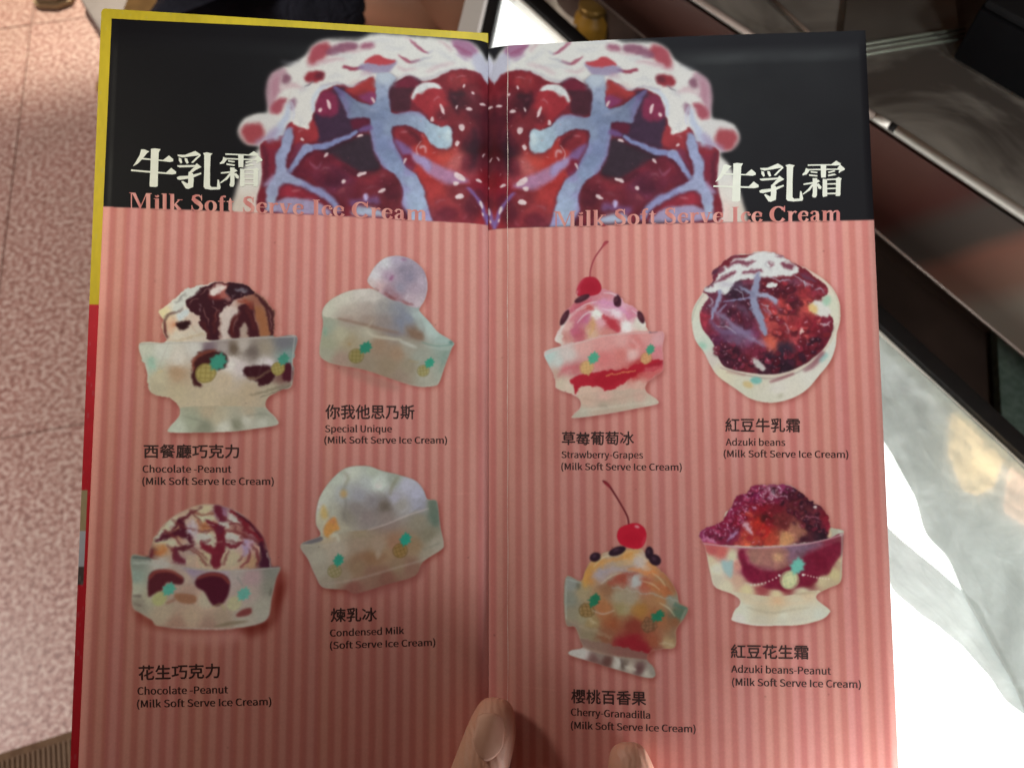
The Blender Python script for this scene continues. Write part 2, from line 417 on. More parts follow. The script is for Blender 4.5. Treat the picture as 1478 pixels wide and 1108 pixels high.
    p.poly([(285,560),(300,530),(350,555),(395,520),(420,545),(425,610),(380,640),(340,660),(300,640)], (158,42,48), 5)
    p.poly([(290,700),(310,650),(350,640),(350,680),(310,740),(280,760)], (122,40,64), 5)
    p.poly([(575,362),(640,325),(700,300),(724,312),(722,395),(700,420),(640,395)], (166,44,42), 5); p.poly([(640,395),(720,370),(722,420),(690,432)], (134,50,104), 7, .85)
    p.poly([(795,350),(830,315),(895,292),(960,312),(940,370),(905,420),(890,465),(830,475),(790,430)], (72,28,40), 6); p.poly([(810,340),(840,312),(900,294),(950,318),(930,345),(860,350)], (112,26,46), 6)
    p.poly([(1000,305),(1090,266),(1190,248),(1270,280),(1318,380),(1330,560),(1200,600),(1130,470),(1100,380),(1060,330)], (126,26,36), 8)
    p.blob(1140,312,52,30,10,(160,38,40),14); p.blob(1240,330,40,50,40,(120,20,30),12)
    p.poly([(1110,380),(1180,370),(1215,420),(1180,455),(1130,440)], (58,28,34), 10)
    p.poly([(900,400),(940,350),(1020,322),(1062,345),(1100,410),(1130,490),(1115,540),(1050,542),(1005,510),(940,450)], (162,36,44), 5)
    p.poly([(1040,470),(1110,440),(1125,520),(1060,545)], (130,36,44), 8)
    p.field([(880,800),(930,620),(1100,500),(1340,440),(1340,1090),(1010,1060),(960,880)], [(1080,690,200,62,50),(1140,730,186,84,80),(1020,690,185,45,38),(1210,600,122,30,40),(1150,560,150,35,45),(1270,660,70,12,18),(1225,640,62,26,34),(1290,800,122,14,24),(1060,880,178,48,46),(1130,900,176,52,54),(1180,1010,150,40,48),(1270,980,160,34,40),(1200,780,165,50,60),(1000,800,170,40,38),(1250,860,130,20,36),(1040,1030,165,60,66),(1240,480,120,22,34),(1170,480,150,34,44)], 10, 3.4)
    p.blob(1235,650,26,70,4,(46,26,32),14,.8); p.blob(1275,640,26,110,0,(70,6,14),14,.6)
    p.poly([(812,590),(830,555),(880,548),(940,575),(962,610),(935,640),(880,640),(830,615)], (140,34,42), 5)
    p.poly([(820,620),(880,640),(920,680),(900,710),(860,690)], (122,92,148), 8, .85)
    p.poly([(862,700),(900,690),(925,720),(920,770),(880,768),(860,735)], (122,26,44), 6)
    p.setclip(None)
    for x, y, rx, ry, a in [(720,900,110,80,20),(1180,320,90,60,-10),(1050,440,60,80,10),(880,595,60,36,15),(350,600,50,40,0),(640,360,60,40,-20),(330,900,80,30,10),(1080,960,80,60,0),(1210,960,70,60,20),(480,800,90,60,15)]:
        p.blob(x - rx * .15, y - ry * .25, rx * .6, ry * .45, a, (182,54,56), 22, .40); p.blob(x + rx * .2, y + ry * .55, rx * .7, ry * .3, a, (60,14,26), 16, .45)
        p.strk([(x - rx * .45, y - ry * .35, 5), (x - rx * .2, y - ry * .55, 9), (x + rx * .1, y - ry * .55, 4)], (206,130,136), 4, .6)
    # white cream over the beans
    p.poly([(904,402),(930,345),(975,318),(1030,322),(1066,345),(1030,352),(990,356),(965,375),(935,382),(915,412)], (206,210,202), 3)
    p.poly([(300,538),(300,480),(345,430),(395,380),(440,340),(420,420),(405,480),(388,530),(380,565),(340,562),(315,550)], W, 4)
    p.poly([(395,470),(400,400),(440,350),(500,335),(440,372),(415,410),(412,470)], (186,200,212), 5, .85)
    p.poly([(720,330),(750,270),(800,290),(820,325),(790,345),(740,345)], (180,196,206), 9, .9)
    p.strk([(215,610,40),(240,560,46),(265,500,34),(280,440,18)], (176,190,208), 8, .9); p.strk([(180,620,44),(210,580,40)], (160,150,180), 9, .7)
    p.strk([(298,520,10),(300,470,12),(295,430,8)], (196,200,212), 4, .8)
    BR = [(132,32,44),(104,24,40),(150,40,46),(84,22,40)]
    p.setclip(body, 3)
    for q in ([(300,780),(450,690),(600,780),(640,860),(540,900),(350,820)], [(640,850),(760,790),(860,880),(840,980),(700,980)], [(980,560),(1180,480),(1290,460),(1300,640),(1220,760),(1060,640)], [(980,840),(1120,860),(1290,900),(1300,1040),(1040,1040)], [(1010,310),(1190,260),(1290,330),(1300,470),(1180,450),(1090,370)]):
        p.beans(q, 6, 70, BR, int(q[0][0]), .40, (150,62,72))
    for q in ([(430,660,16),(520,640,24),(600,612,14)], [(560,760,18),(650,800,26),(740,770,16)], [(880,560,14),(930,600,24),(950,640,16)], [(1110,360,16),(1120,430,26),(1150,480,18)], [(860,960,14),(880,1010,26),(890,1050,16)], [(1230,560,24),(1240,660,34),(1220,760,22)], [(150,650,14),(160,760,20),(150,860,16)], [(640,440,12),(700,455,16)], [(1000,520,14),(1060,560,18),(1120,560,14)], [(300,740,12),(330,700,18),(380,690,12)]):
        p.strk(q, (44,18,30), 9, .6)
    p.setclip(None)
    for q in ([(500,170,6),(560,190,14),(620,185,6)], [(760,140,6),(830,150,14),(880,140,6)], [(900,240,6),(980,225,16),(1080,235,8)], [(640,290,6),(690,280,14),(740,262,6)], [(480,300,6),(520,290,14),(560,300,6)], [(330,380,10),(370,350,18),(400,320,8)], [(1040,150,8),(1090,190,16),(1130,220,8)], [(240,220,8),(300,230,14),(340,215,8)], [(330,500,6),(350,540,12)], [(700,120,6),(760,108,12),(820,112,6)]):
        p.strk(q, (176,180,186), 9, .55)
    p.strk([(440,345,6),(520,328,10),(600,345,10),(680,312,8)], (150,140,158), 5, .7); p.strk([(800,318,8),(880,284,8),(960,304,10),(1060,270,8),(1190,240,8)], (150,140,158), 5, .6)
    # milk rivers
    M1, M2 = (126,142,170), (150,166,190)
    milk = [(728,290),(728,340),(725,400),(716,430),(690,440),(640,425),(600,400),(555,365),(510,345),(525,385),(555,430),(575,480),(592,512),(640,505),(690,505),(695,540),(690,575),(705,640),(720,690),(745,740),(775,775),(820,800),(850,840),(868,890),(862,950),(890,1000),(900,1080),(1018,1080),(1005,990),(985,920),(960,850),(935,800),(900,770),(860,720),(835,670),(815,620),(805,572),(815,552),(850,545),(900,548),(950,572),(985,600),(1010,635),(1050,658),(1085,660),(1108,640),(1114,590),(1108,552),(1085,540),(1050,545),(1010,525),(970,495),(920,475),(870,475),(830,485),(806,470),(798,430),(795,370),(812,320),(830,292),(790,272),(745,278)]
    p.poly([(x + 7, y + 6) for x, y in milk], (58, 18, 36), 9, .6)
    p.field(milk, [(770,300,176,190,198),(760,360,142,156,180),(762,430,120,136,164),(750,480,112,128,158),(640,460,112,126,152),(580,430,104,112,146),(530,370,88,80,122),(740,560,114,128,162),(790,560,130,146,172),(760,640,116,130,166),(800,700,118,134,166),(840,770,128,144,174),(900,830,146,160,184),(925,900,150,164,188),(955,960,156,172,194),(950,1040,160,176,196),(880,860,140,140,176),(990,1000,150,136,178),(870,510,128,142,166),(940,540,140,156,178),(1010,590,152,174,188),(1060,620,160,184,194),(1095,590,186,206,208),(1080,560,164,188,196),(900,780,140,136,176),(830,640,124,128,168)], 4.5, 3.0)
    for q in ([(512,350,8),(560,400,12),(590,500,10)], [(700,580,8),(720,680,12),(770,770,10)], [(860,860,8),(870,930,14),(890,1010,8)], [(820,610,8),(850,700,12),(920,775,10)], [(830,485,6),(900,478,10),(980,500,8)]):
        p.strk(q, (140,104,160), 7, .5)
    p.strk([(1094,565,8),(1098,590,14),(1092,615,8)], (198,216,214), 4, .8); p.strk([(640,440,10),(700,462,14),(740,470,10)], (146,156,176), 6, .5); p.strk([(735,320,8),(740,380,10),(742,430,8)], (160,176,194), 5, .5)
    p.strk([(860,940,10),(872,980,12)], (160,130,176), 6, .6); p.strk([(835,690,8),(870,740,10)], (110,100,150), 6, .6)
    p.poly([(920,680),(960,700),(1060,750),(1160,800),(1200,830),(1120,845),(1040,820),(970,770),(925,730)], (166,116,150), 8, .9)
    p.poly([(915,690),(950,690),(1010,735),(1000,775),(940,740)], (156,140,184), 8, .85)
    p.strk([(690,555,30),(645,572,26)], (112,74,128), 5)
    p.river([(620,580,24),(560,610,26),(470,648,32),(380,668,38)], (120,130,174), 4)
    p.river([(372,672,34),(335,710,26),(300,760,24),(268,800,30)], (130,140,180), 4); p.blob(368,658,16,9,-20,(206,214,222),3,.85)
    p.river([(278,590,32),(272,640,36),(245,690,56),(238,750,50),(240,810,54)], (140,152,186), 5)
    p.river([(262,812,38),(330,845,38),(430,885,40),(490,930,40),(530,985,32)], (134,136,178), 5)
    p.river([(236,815,50),(200,850,46),(188,910,48),(188,970,54)], (154,170,194), 5); p.strk([(160,850,30),(200,815,34)], (160,150,184), 7, .8)
    p.poly([(214,760),(262,765),(285,795),(335,838),(330,856),(265,845),(222,870),(215,910),(165,910),(172,860),(200,815)], (148,158,188), 5)
    p.poly([(322,690),(350,655),(392,650),(400,680),(350,700),(318,745)], (136,146,184), 4)
    p.poly([(250,600),(285,560),(300,580),(288,650),(262,705),(256,770),(218,770),(222,700),(232,660)], (142,154,186), 5)
    p.poly([(200,990),(230,930),(300,920),(340,930),(400,928),(450,960),(480,1010)], (158,152,184), 6, .92)
    p.strk([(612,950,50),(660,935,30),(720,930,46)], (120,84,138), 10, .7)
    p.poly([(600,1010),(640,965),(720,975),(780,1010)], (166,186,206), 8, .9)
    p.blob(672,912,11,20,0,(188,174,216),4); p.strk([(1200,870,16),(1250,910,16),(1280,960,22),(1300,1050,24)], (122,98,168), 5, .9)
    p.strk([(1310,950,10),(1318,1060,16)], (150,150,195), 4, .9)
    for x, y, rx, ry, a in [(470,698,8,19,40),(652,795,27,10,-22),(748,878,21,9,-28),(560,835,13,13,0),(1068,455,9,30,-20),(1015,508,9,12,0),(1166,550,14,18,-30),(1140,632,12,15,20),(878,726,7,18,25),(1155,806,30,14,30),(1140,840,14,12,0),(1155,910,24,15,0),(1253,824,19,8,5),(1273,945,8,20,-8),(1278,990,6,10,0),(1177,340,6,12,35),(1204,458,17,9,5),(1138,448,6,10,40),(1275,425,18,7,-10),(1226,374,9,6,0),(643,602,17,7,-10),(482,440,9,26,-18),(440,466,9,11,0),(712,412,7,17,-25),(352,622,9,9,0),(1280,688,4,12,40)]:
        p.blob(x, y, rx, ry, a, (222,196,190), 2.6, .92)
    p.strk([(944,690,6),(935,660,5),(955,628,4)], (205,160,160), 2, .8); p.strk([(955,655,12),(978,655,10),(985,682,6)], (205,180,182), 3, .85)
    p.strk([(390,735,5),(412,765,8),(440,755,6),(448,735,4)], (160,90,115), 3, .7)
    p.grain(body, 26, .22, 3, 8); p.grain(mound, 8, .06, 4, 8)
    for q in ([(380,240,10),(470,215,22),(560,205,10)], [(240,360,8),(300,340,20),(350,360,8)], [(560,150,8),(600,165,14),(650,160,8)], [(1050,110,8),(1090,130,16),(1110,160,8)], [(700,300,6),(690,270,14),(650,285,8)], [(980,265,8),(1040,240,12),(1120,225,8)], [(830,235,6),(870,255,14),(930,250,6)]):
        p.strk(q, (186,120,136), 7, .5)
    p.warp(mound, 3.2, 34, 5, 6); p.warp(mound, 1.0, 10, 6, 6)
    for s_, (a, b_) in enumerate(((14, .5), (9, .5))):
        p.glints([(880,560),(1280,420),(1290,900),(1150,980),(900,700)], 12, a, (205,130,130), 11 + s_, 2, b_)
    p.glints([(330,700),(620,650),(840,800),(800,960),(480,900)], 16, 9, (170,90,110), 15, 2, .5)

def bowl_a(cv):                            # chocolate over vanilla, bowl with foot
    p = Pic(cv, 190, 390, 4.432)
    sil = [(50,470),(200,465),(225,440),(200,400),(190,350),(205,310),(178,272),(230,222),(290,175),(340,130),(430,105),(520,84),(660,84),(740,100),(790,140),(850,180),(905,250),(920,300),(915,400),(925,432),(1058,424),(1040,560),(1030,735),(960,770),(880,812),(862,875),(930,950),(932,990),(800,1012),(640,1032),(400,1038),(245,1035),(245,1005),(290,955),(312,920),(305,870),(240,820),(120,775),(95,640)]
    OUTLINE['a'] = p.px(sil)
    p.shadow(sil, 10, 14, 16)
    p.poly(sil, (196,186,168), 2, 1, True)
    p.setclip(sil, 1.5, True)
    p.field([(170,500),(170,250),(340,110),(560,70),(820,120),(940,280),(940,480)], [(210,270,232,206,158),(300,230,212,214,206),(400,130,206,208,200),(260,350,214,170,140),(300,420,206,196,178),(420,400,198,188,170),(430,300,205,180,165),(640,280,214,200,188),(620,400,188,172,158),(730,380,170,150,135),(830,300,150,92,62),(800,200,150,90,70),(850,380,150,98,66),(560,120,236,222,214),(880,240,150,100,75),(860,420,160,110,80)], 2)
    ch, dk = (60,20,30), (44,18,28)
    p.poly([(345,210),(370,160),(450,115),(540,86),(680,84),(770,118),(785,150),(740,160),(700,180),(660,190),(640,215),(600,240),(570,290),(562,380),(565,445),(490,445),(480,400),(440,350),(430,290),(370,255)], ch, 3)
    p.poly([(500,180),(520,110),(600,88),(620,130),(600,170),(560,195)], (150,50,44), 8, .8); p.poly([(505,165),(510,120),(565,96),(612,105),(590,135),(540,165)], (232,214,204), 4)
    p.blob(600,150,26,40,30,(186,104,92),7,.8); p.blob(620,185,18,16,0,(200,140,130),5,.6)
    p.poly([(600,130),(680,90),(760,105),(790,140),(740,160),(650,180)], (50,22,32), 5)
    p.strk([(670,135,16),(705,128,22),(740,140,14)], (130,128,140), 4, .8)
    p.poly([(640,430),(622,395),(640,320),(680,260),(700,225),(760,215),(790,250),(800,330),(825,430),(790,445),(755,430),(745,360),(720,340),(700,380),(690,440)], (66,22,30), 4)
    p.strk([(690,200,26),(740,200,36),(775,250,20)], (150,62,44), 7, .8); p.strk([(655,420,14),(650,340,20),(690,270,14)], (110,36,28), 6, .7)
    p.poly([(780,150),(840,180),(900,250),(918,300),(912,420),(885,440),(875,330),(865,260),(820,200)], (74,30,34), 5)
    p.poly([(790,240),(850,260),(872,330),(880,430),(832,430),(815,340)], (158,96,56), 7, .9)
    p.poly([(575,290),(610,255),(690,255),(660,300),(620,360),(615,440),(570,440)], (204,190,180), 6, .85)
    p.strk([(570,300,8),(566,380,12),(572,440,12)], (120,66,56), 5, .6)
    p.poly([(270,250),(300,180),(360,130),(440,112),(420,150),(350,185),(330,230),(300,262)], (206,210,202), 4)
    p.poly([(290,300),(330,255),(372,262),(350,300),(310,325)], (196,206,208), 4); p.strk([(285,210,6),(320,180,10),(350,150,6)], (90,80,80), 4, .7)
    p.strk([(205,330,10),(235,290,14),(300,268,10),(325,240,6)], (72,40,44), 4, .85)
    p.poly([(285,345),(320,325),(378,325),(375,355),(335,380),(295,372)], (44,16,20), 4); p.strk([(265,350,20),(285,350,16)], (190,100,60), 6, .8)
    p.strk([(212,330,16),(215,380,26),(228,430,12)], (86,36,38), 5, .9)
    p.strk([(255,462,6),(350,440,8),(440,415,10),(470,420,6)], (176,150,110), 4, .7)
    p.strk([(345,300,8),(390,360,6),(420,400,5)], (160,110,90), 4, .5)
    p.glints([(360,200),(480,130),(700,110),(780,200),(560,300),(420,260)], 16, 16, (190,160,165), 3, 3, .6)
    for q in ([(370,215,4),(400,190,8),(430,185,4)], [(470,240,3),(480,300,7),(500,350,3)], [(520,230,4),(545,260,6),(540,330,3)], [(640,200,4),(680,185,8),(720,195,4)], [(780,260,3),(800,320,6),(812,380,3)], [(680,300,3),(665,350,6),(662,400,3)], [(880,260,3),(896,320,6),(900,380,3)], [(760,110,4),(800,140,6),(840,180,4)], [(440,160,4),(490,120,7),(540,100,4)], [(600,215,5),(640,225,8),(660,215,4)]):
        p.strk(q, (170,120,112), 2.5, .6)
    for q in ([(560,250,10),(540,300,16),(530,400,10)], [(450,330,8),(480,380,12),(500,430,10)], [(730,250,10),(770,300,14),(790,380,10)]):
        p.strk(q, (112,40,34), 6, .6)
    p.warp([(170,460),(170,250),(340,110),(560,70),(820,120),(940,280),(940,430),(560,445)], 3.2, 13, 7)
    # glass
    p.field([(50,470),(480,462),(560,448),(1060,424),(1040,560),(1030,735),(880,812),(862,880),(310,880),(240,820),(115,775),(95,640)], [(80,500,190,196,182),(200,520,200,204,196),(120,600,170,188,172),(180,690,190,180,150),(300,560,206,200,190),(300,650,176,144,112),(420,500,200,198,190),(500,500,120,100,110),(600,500,160,150,145),(660,500,104,88,72),(720,480,180,172,160),(780,520,110,98,90),(860,500,150,140,120),(980,460,110,112,116),(1000,560,120,150,142),(640,600,214,210,200),(700,620,200,190,186),(600,700,190,172,142),(500,800,186,170,138),(300,780,186,172,140),(760,780,178,160,128),(900,780,170,160,130),(640,860,176,160,128),(860,600,200,196,190),(150,750,176,166,138),(980,680,120,80,70),(1010,760,150,140,120)], 2, 3.2)
    p.poly([(388,640),(395,570),(440,525),(520,510),(600,540),(620,600),(560,640),(520,620),(440,630),(420,690),(460,740),(420,745),(390,700)], (64,24,26), 5); p.strk([(395,640,12),(400,570,16),(460,530,14),(540,515,12)], (150,70,50), 5, .8)
    p.poly([(715,650),(740,618),(830,610),(905,625),(915,690),(880,725),(820,740),(800,705),(740,690)], (58,18,26), 4); p.poly([(970,700),(975,610),(1020,600),(1028,700),(990,710)], (74,22,34), 5)
    p.strk([(745,690,10),(800,690,12),(850,665,8),(900,640,6)], (150,130,90), 4, .8); p.strk([(620,590,10),(640,560,14),(690,600,14)], (216,206,200), 6, .7)
    p.poly([(860,570),(900,590),(910,620),(880,600)], (206,196,198), 4, .8)
    p.strk([(760,640,4),(800,700,6),(860,560,6)], (120,100,90), 5, .3)
    p.strk([(770,800,8),(880,770,10),(1020,735,8)], (96,86,66), 4, .7); p.strk([(830,812,4),(940,775,6),(1010,745,4)], (60,50,40), 3, .6)
    p.pine(520,620,66,48,(50,142,118),(164,148,78),(130,112,50)); p.pine(960,600,44,30,(60,140,116),(158,146,76),(130,112,50))
    p.blob(132,590,22,34,0,(140,184,166),6,.7); p.strk([(165,650,12),(200,640,10)], (200,170,110), 5, .5)
    p.strk([(55,472,8),(250,468,7),(480,458,6),(760,440,6),(1056,428,9)], (176,172,166), 2.5, .85)
    # foot
    p.field([(312,880),(862,880),(930,950),(932,992),(640,1034),(245,1038),(245,1000)], [(300,1000,176,182,162),(400,960,150,156,132),(480,1000,128,130,108),(560,940,176,166,136),(600,1000,190,190,170),(690,980,132,132,108),(740,960,180,180,160),(850,970,176,178,158),(840,920,150,152,130),(900,970,160,162,140),(500,900,172,156,126),(760,900,168,156,128)], 2, 3)
    p.strk([(330,930,8),(480,980,12),(430,1010,10)], (120,124,104), 5, .5); p.strk([(650,960,10),(680,1010,16)], (112,112,90), 5, .5); p.strk([(740,930,8),(860,920,8),(920,960,6)], (110,112,96), 5, .45)
    p.warp([(90,560),(1020,520),(1000,740),(860,800),(300,860),(120,760)], 3.0, 12, 8)
    p.pine(520,620,66,48,(50,142,118),(164,148,78),(130,112,50)); p.pine(960,600,44,30,(60,140,116),(158,146,76),(130,112,50))
    p.strk([(1046,436,5),(1034,560,6),(1026,730,5)], (196,196,186), 2.5, .6); p.strk([(62,480,5),(100,640,6),(122,766,5)], (196,196,184), 2.5, .6)
    p.grain(sil, 14, .10, 8); p.setclip(None)

def bowl_b(cv):                            # sundae with a second small scoop
    p = Pic(cv, 440, 350, 4.617)
    sil = [(118,470),(150,410),(220,360),(320,322),(440,312),(490,332),(420,270),(440,210),(480,150),(540,105),(620,92),(700,110),(770,160),(805,220),(818,300),(800,380),(770,430),(765,460),(830,530),(890,600),(990,665),(975,710),(930,830),(895,930),(860,955),(760,960),(640,930),(400,850),(240,820),(150,795),(102,745),(115,620),(125,540)]
    OUTLINE['b'] = p.px(sil)
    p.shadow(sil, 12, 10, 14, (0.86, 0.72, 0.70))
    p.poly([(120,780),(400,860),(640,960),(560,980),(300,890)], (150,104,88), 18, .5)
    p.poly(sil, (176,168,150), 2, 1, True); p.setclip(sil, 1.5, True)
    p.field([(90,480),(300,300),(520,310),(780,440),(900,600),(1000,660),(900,960),(640,950),(90,800)], [(180,430,186,184,158),(300,350,190,186,166),(430,330,192,180,168),(450,400,166,156,140),(560,440,140,136,128),(620,500,122,120,126),(600,400,140,138,142),(400,500,160,144,128),(300,520,164,146,130),(460,540,138,116,98),(600,580,124,108,108),(700,540,132,126,132),(740,600,122,96,76),(760,500,150,160,150),(840,580,166,176,164),(930,660,146,162,150),(150,560,150,164,140),(160,680,156,160,126),(250,620,180,176,140),(150,740,160,160,134),(300,660,166,146,108),(420,600,176,168,142),(500,680,150,112,84),(620,740,152,110,80),(560,820,140,112,84),(400,820,142,120,96),(700,820,140,118,92),(700,700,150,136,118),(760,760,142,140,124),(820,880,160,150,130),(940,760,118,136,122),(900,860,150,150,132),(240,780,164,130,112),(640,900,142,112,92)], 2, 3.4)
    domeb = [(122,490),(150,412),(220,362),(320,324),(440,314),(520,352),(620,400),(700,430),(765,462),(800,520),(790,600),(700,600),(560,592),(440,562),(330,536),(220,512)]
    p.field(domeb, [(160,440,196,196,172),(260,380,200,196,174),(380,340,204,196,180),(460,360,190,180,166),(300,460,182,170,152),(420,440,168,152,138),(520,420,150,142,134),(600,440,134,132,134),(640,520,118,116,124),(540,520,136,122,114),(420,520,150,130,114),(300,510,166,146,128),(700,500,128,130,138),(740,480,158,166,158),(780,540,150,156,146),(720,570,126,100,80)], 3, 3.0, .85)
    p.poly([(118,520),(230,520),(420,575),(640,620),(800,665),(985,690),(930,835),(890,935),(780,958),(400,850),(150,795),(104,745)], (150,150,128), 4, .28)
    for q in range(9): p.strk([(200+q*44,440-q*10,4),(260+q*44,400-q*6,6),(330+q*44,392+q*2,3)], (208,200,184), 6, .30)
    p.strk([(225,510,14),(330,535,16),(440,560,20),(560,590,18),(620,600,8)], (134,106,86), 6, .8); p.strk([(410,590,10),(460,625,18),(560,640,20),(640,650,12)], (186,178,152), 5, .8)
    p.strk([(400,575,6),(440,545,10),(450,520,6)], (182,170,146), 4, .6); p.strk([(640,660,16),(690,680,22),(740,700,14)], (178,176,160), 5, .8)
    p.poly([(690,600),(710,580),(780,600),(790,650),(740,640)], (124,92,70), 7, .8); p.strk([(620,420,26),(660,480,36),(720,560,22)], (118,122,136), 14, .6)
    p.strk([(640,530,30),(650,600,24)], (120,130,150), 10, .4)
    p.strk([(770,470,30),(830,570,40),(880,620,20)], (164,178,166), 6, .7)
    for q in range(5): p.strk([(270+q*26,470-q*24,3),(320+q*26,425-q*22,3)], (150,140,120), 4, .35)
    p.strk([(780,665,5),(880,690,6),(985,680,7)], (96,130,114), 3, .8); p.strk([(800,690,4),(900,712,4),(960,712,4)], (176,186,172), 3, .6); p.strk([(940,720,10),(900,860,14)], (98,124,106), 7, .5)
    p.blob(975,665,16,12,0,(60,96,84),4,.7)
    p.strk([(140,570,10),(140,620,14)], (90,160,130), 7, .6)
    p.pine(378,728,52,48,(36,130,100),(142,130,72),(112,100,44)); p.pine(812,826,42,38,(44,140,108),(150,136,84),(118,104,50)); p.strk([(700,790,8),(760,800,8)], (160,122,60), 5, .4)
    p.blob(300,680,12,10,0,(160,120,60),4,.4)
    ball = [(420,268),(440,205),(480,150),(540,105),(620,92),(700,110),(770,160),(808,225),(818,300),(800,380),(770,432),(700,428),(640,400),(580,385),(520,352),(490,328)]
    p.field(ball, [(470,220,206,200,198),(450,270,200,180,172),(540,140,200,196,194),(620,120,170,154,168),(560,220,170,140,156),(660,180,136,122,136),(700,230,132,120,136),(640,300,142,132,146),(740,300,160,136,146),(790,260,170,148,158),(720,380,176,150,156),(760,400,184,162,164),(560,330,150,112,120),(600,370,150,104,108),(500,300,196,160,156)], 2)
    p.blob(578,240,12,22,30,(140,72,108),6,.7); p.blob(660,116,20,8,0,(140,70,110),5,.6); p.strk([(535,340,12),(575,368,16),(605,380,8)], (128,60,58), 5, .8); p.strk([(650,390,10),(680,408,16),(720,415,10)], (136,66,62), 5, .8); p.strk([(472,310,6),(490,324,10)], (120,60,50), 4, .8)
    p.strk([(672,375,18),(690,350,14)], (196,180,180), 6, .6)
    p.glints(ball, 60, 7, (196,180,190), 4, 2, .5); p.grain(ball, 10, .16, 5); p.strk([(770,150,10),(805,220,12)], (130,110,136), 6, .5)
    p.strk([(120,490,8),(114,620,8),(104,740,8),(150,793,8),(300,835,6)], (168,166,140), 3, .7); p.strk([(640,930,6),(760,958,8),(860,952,8),(900,925,6)], (176,168,146), 4, .7)
    p.grain(sil, 20, .09, 9); p.grain(domeb, 9, .08, 19); p.setclip(None)

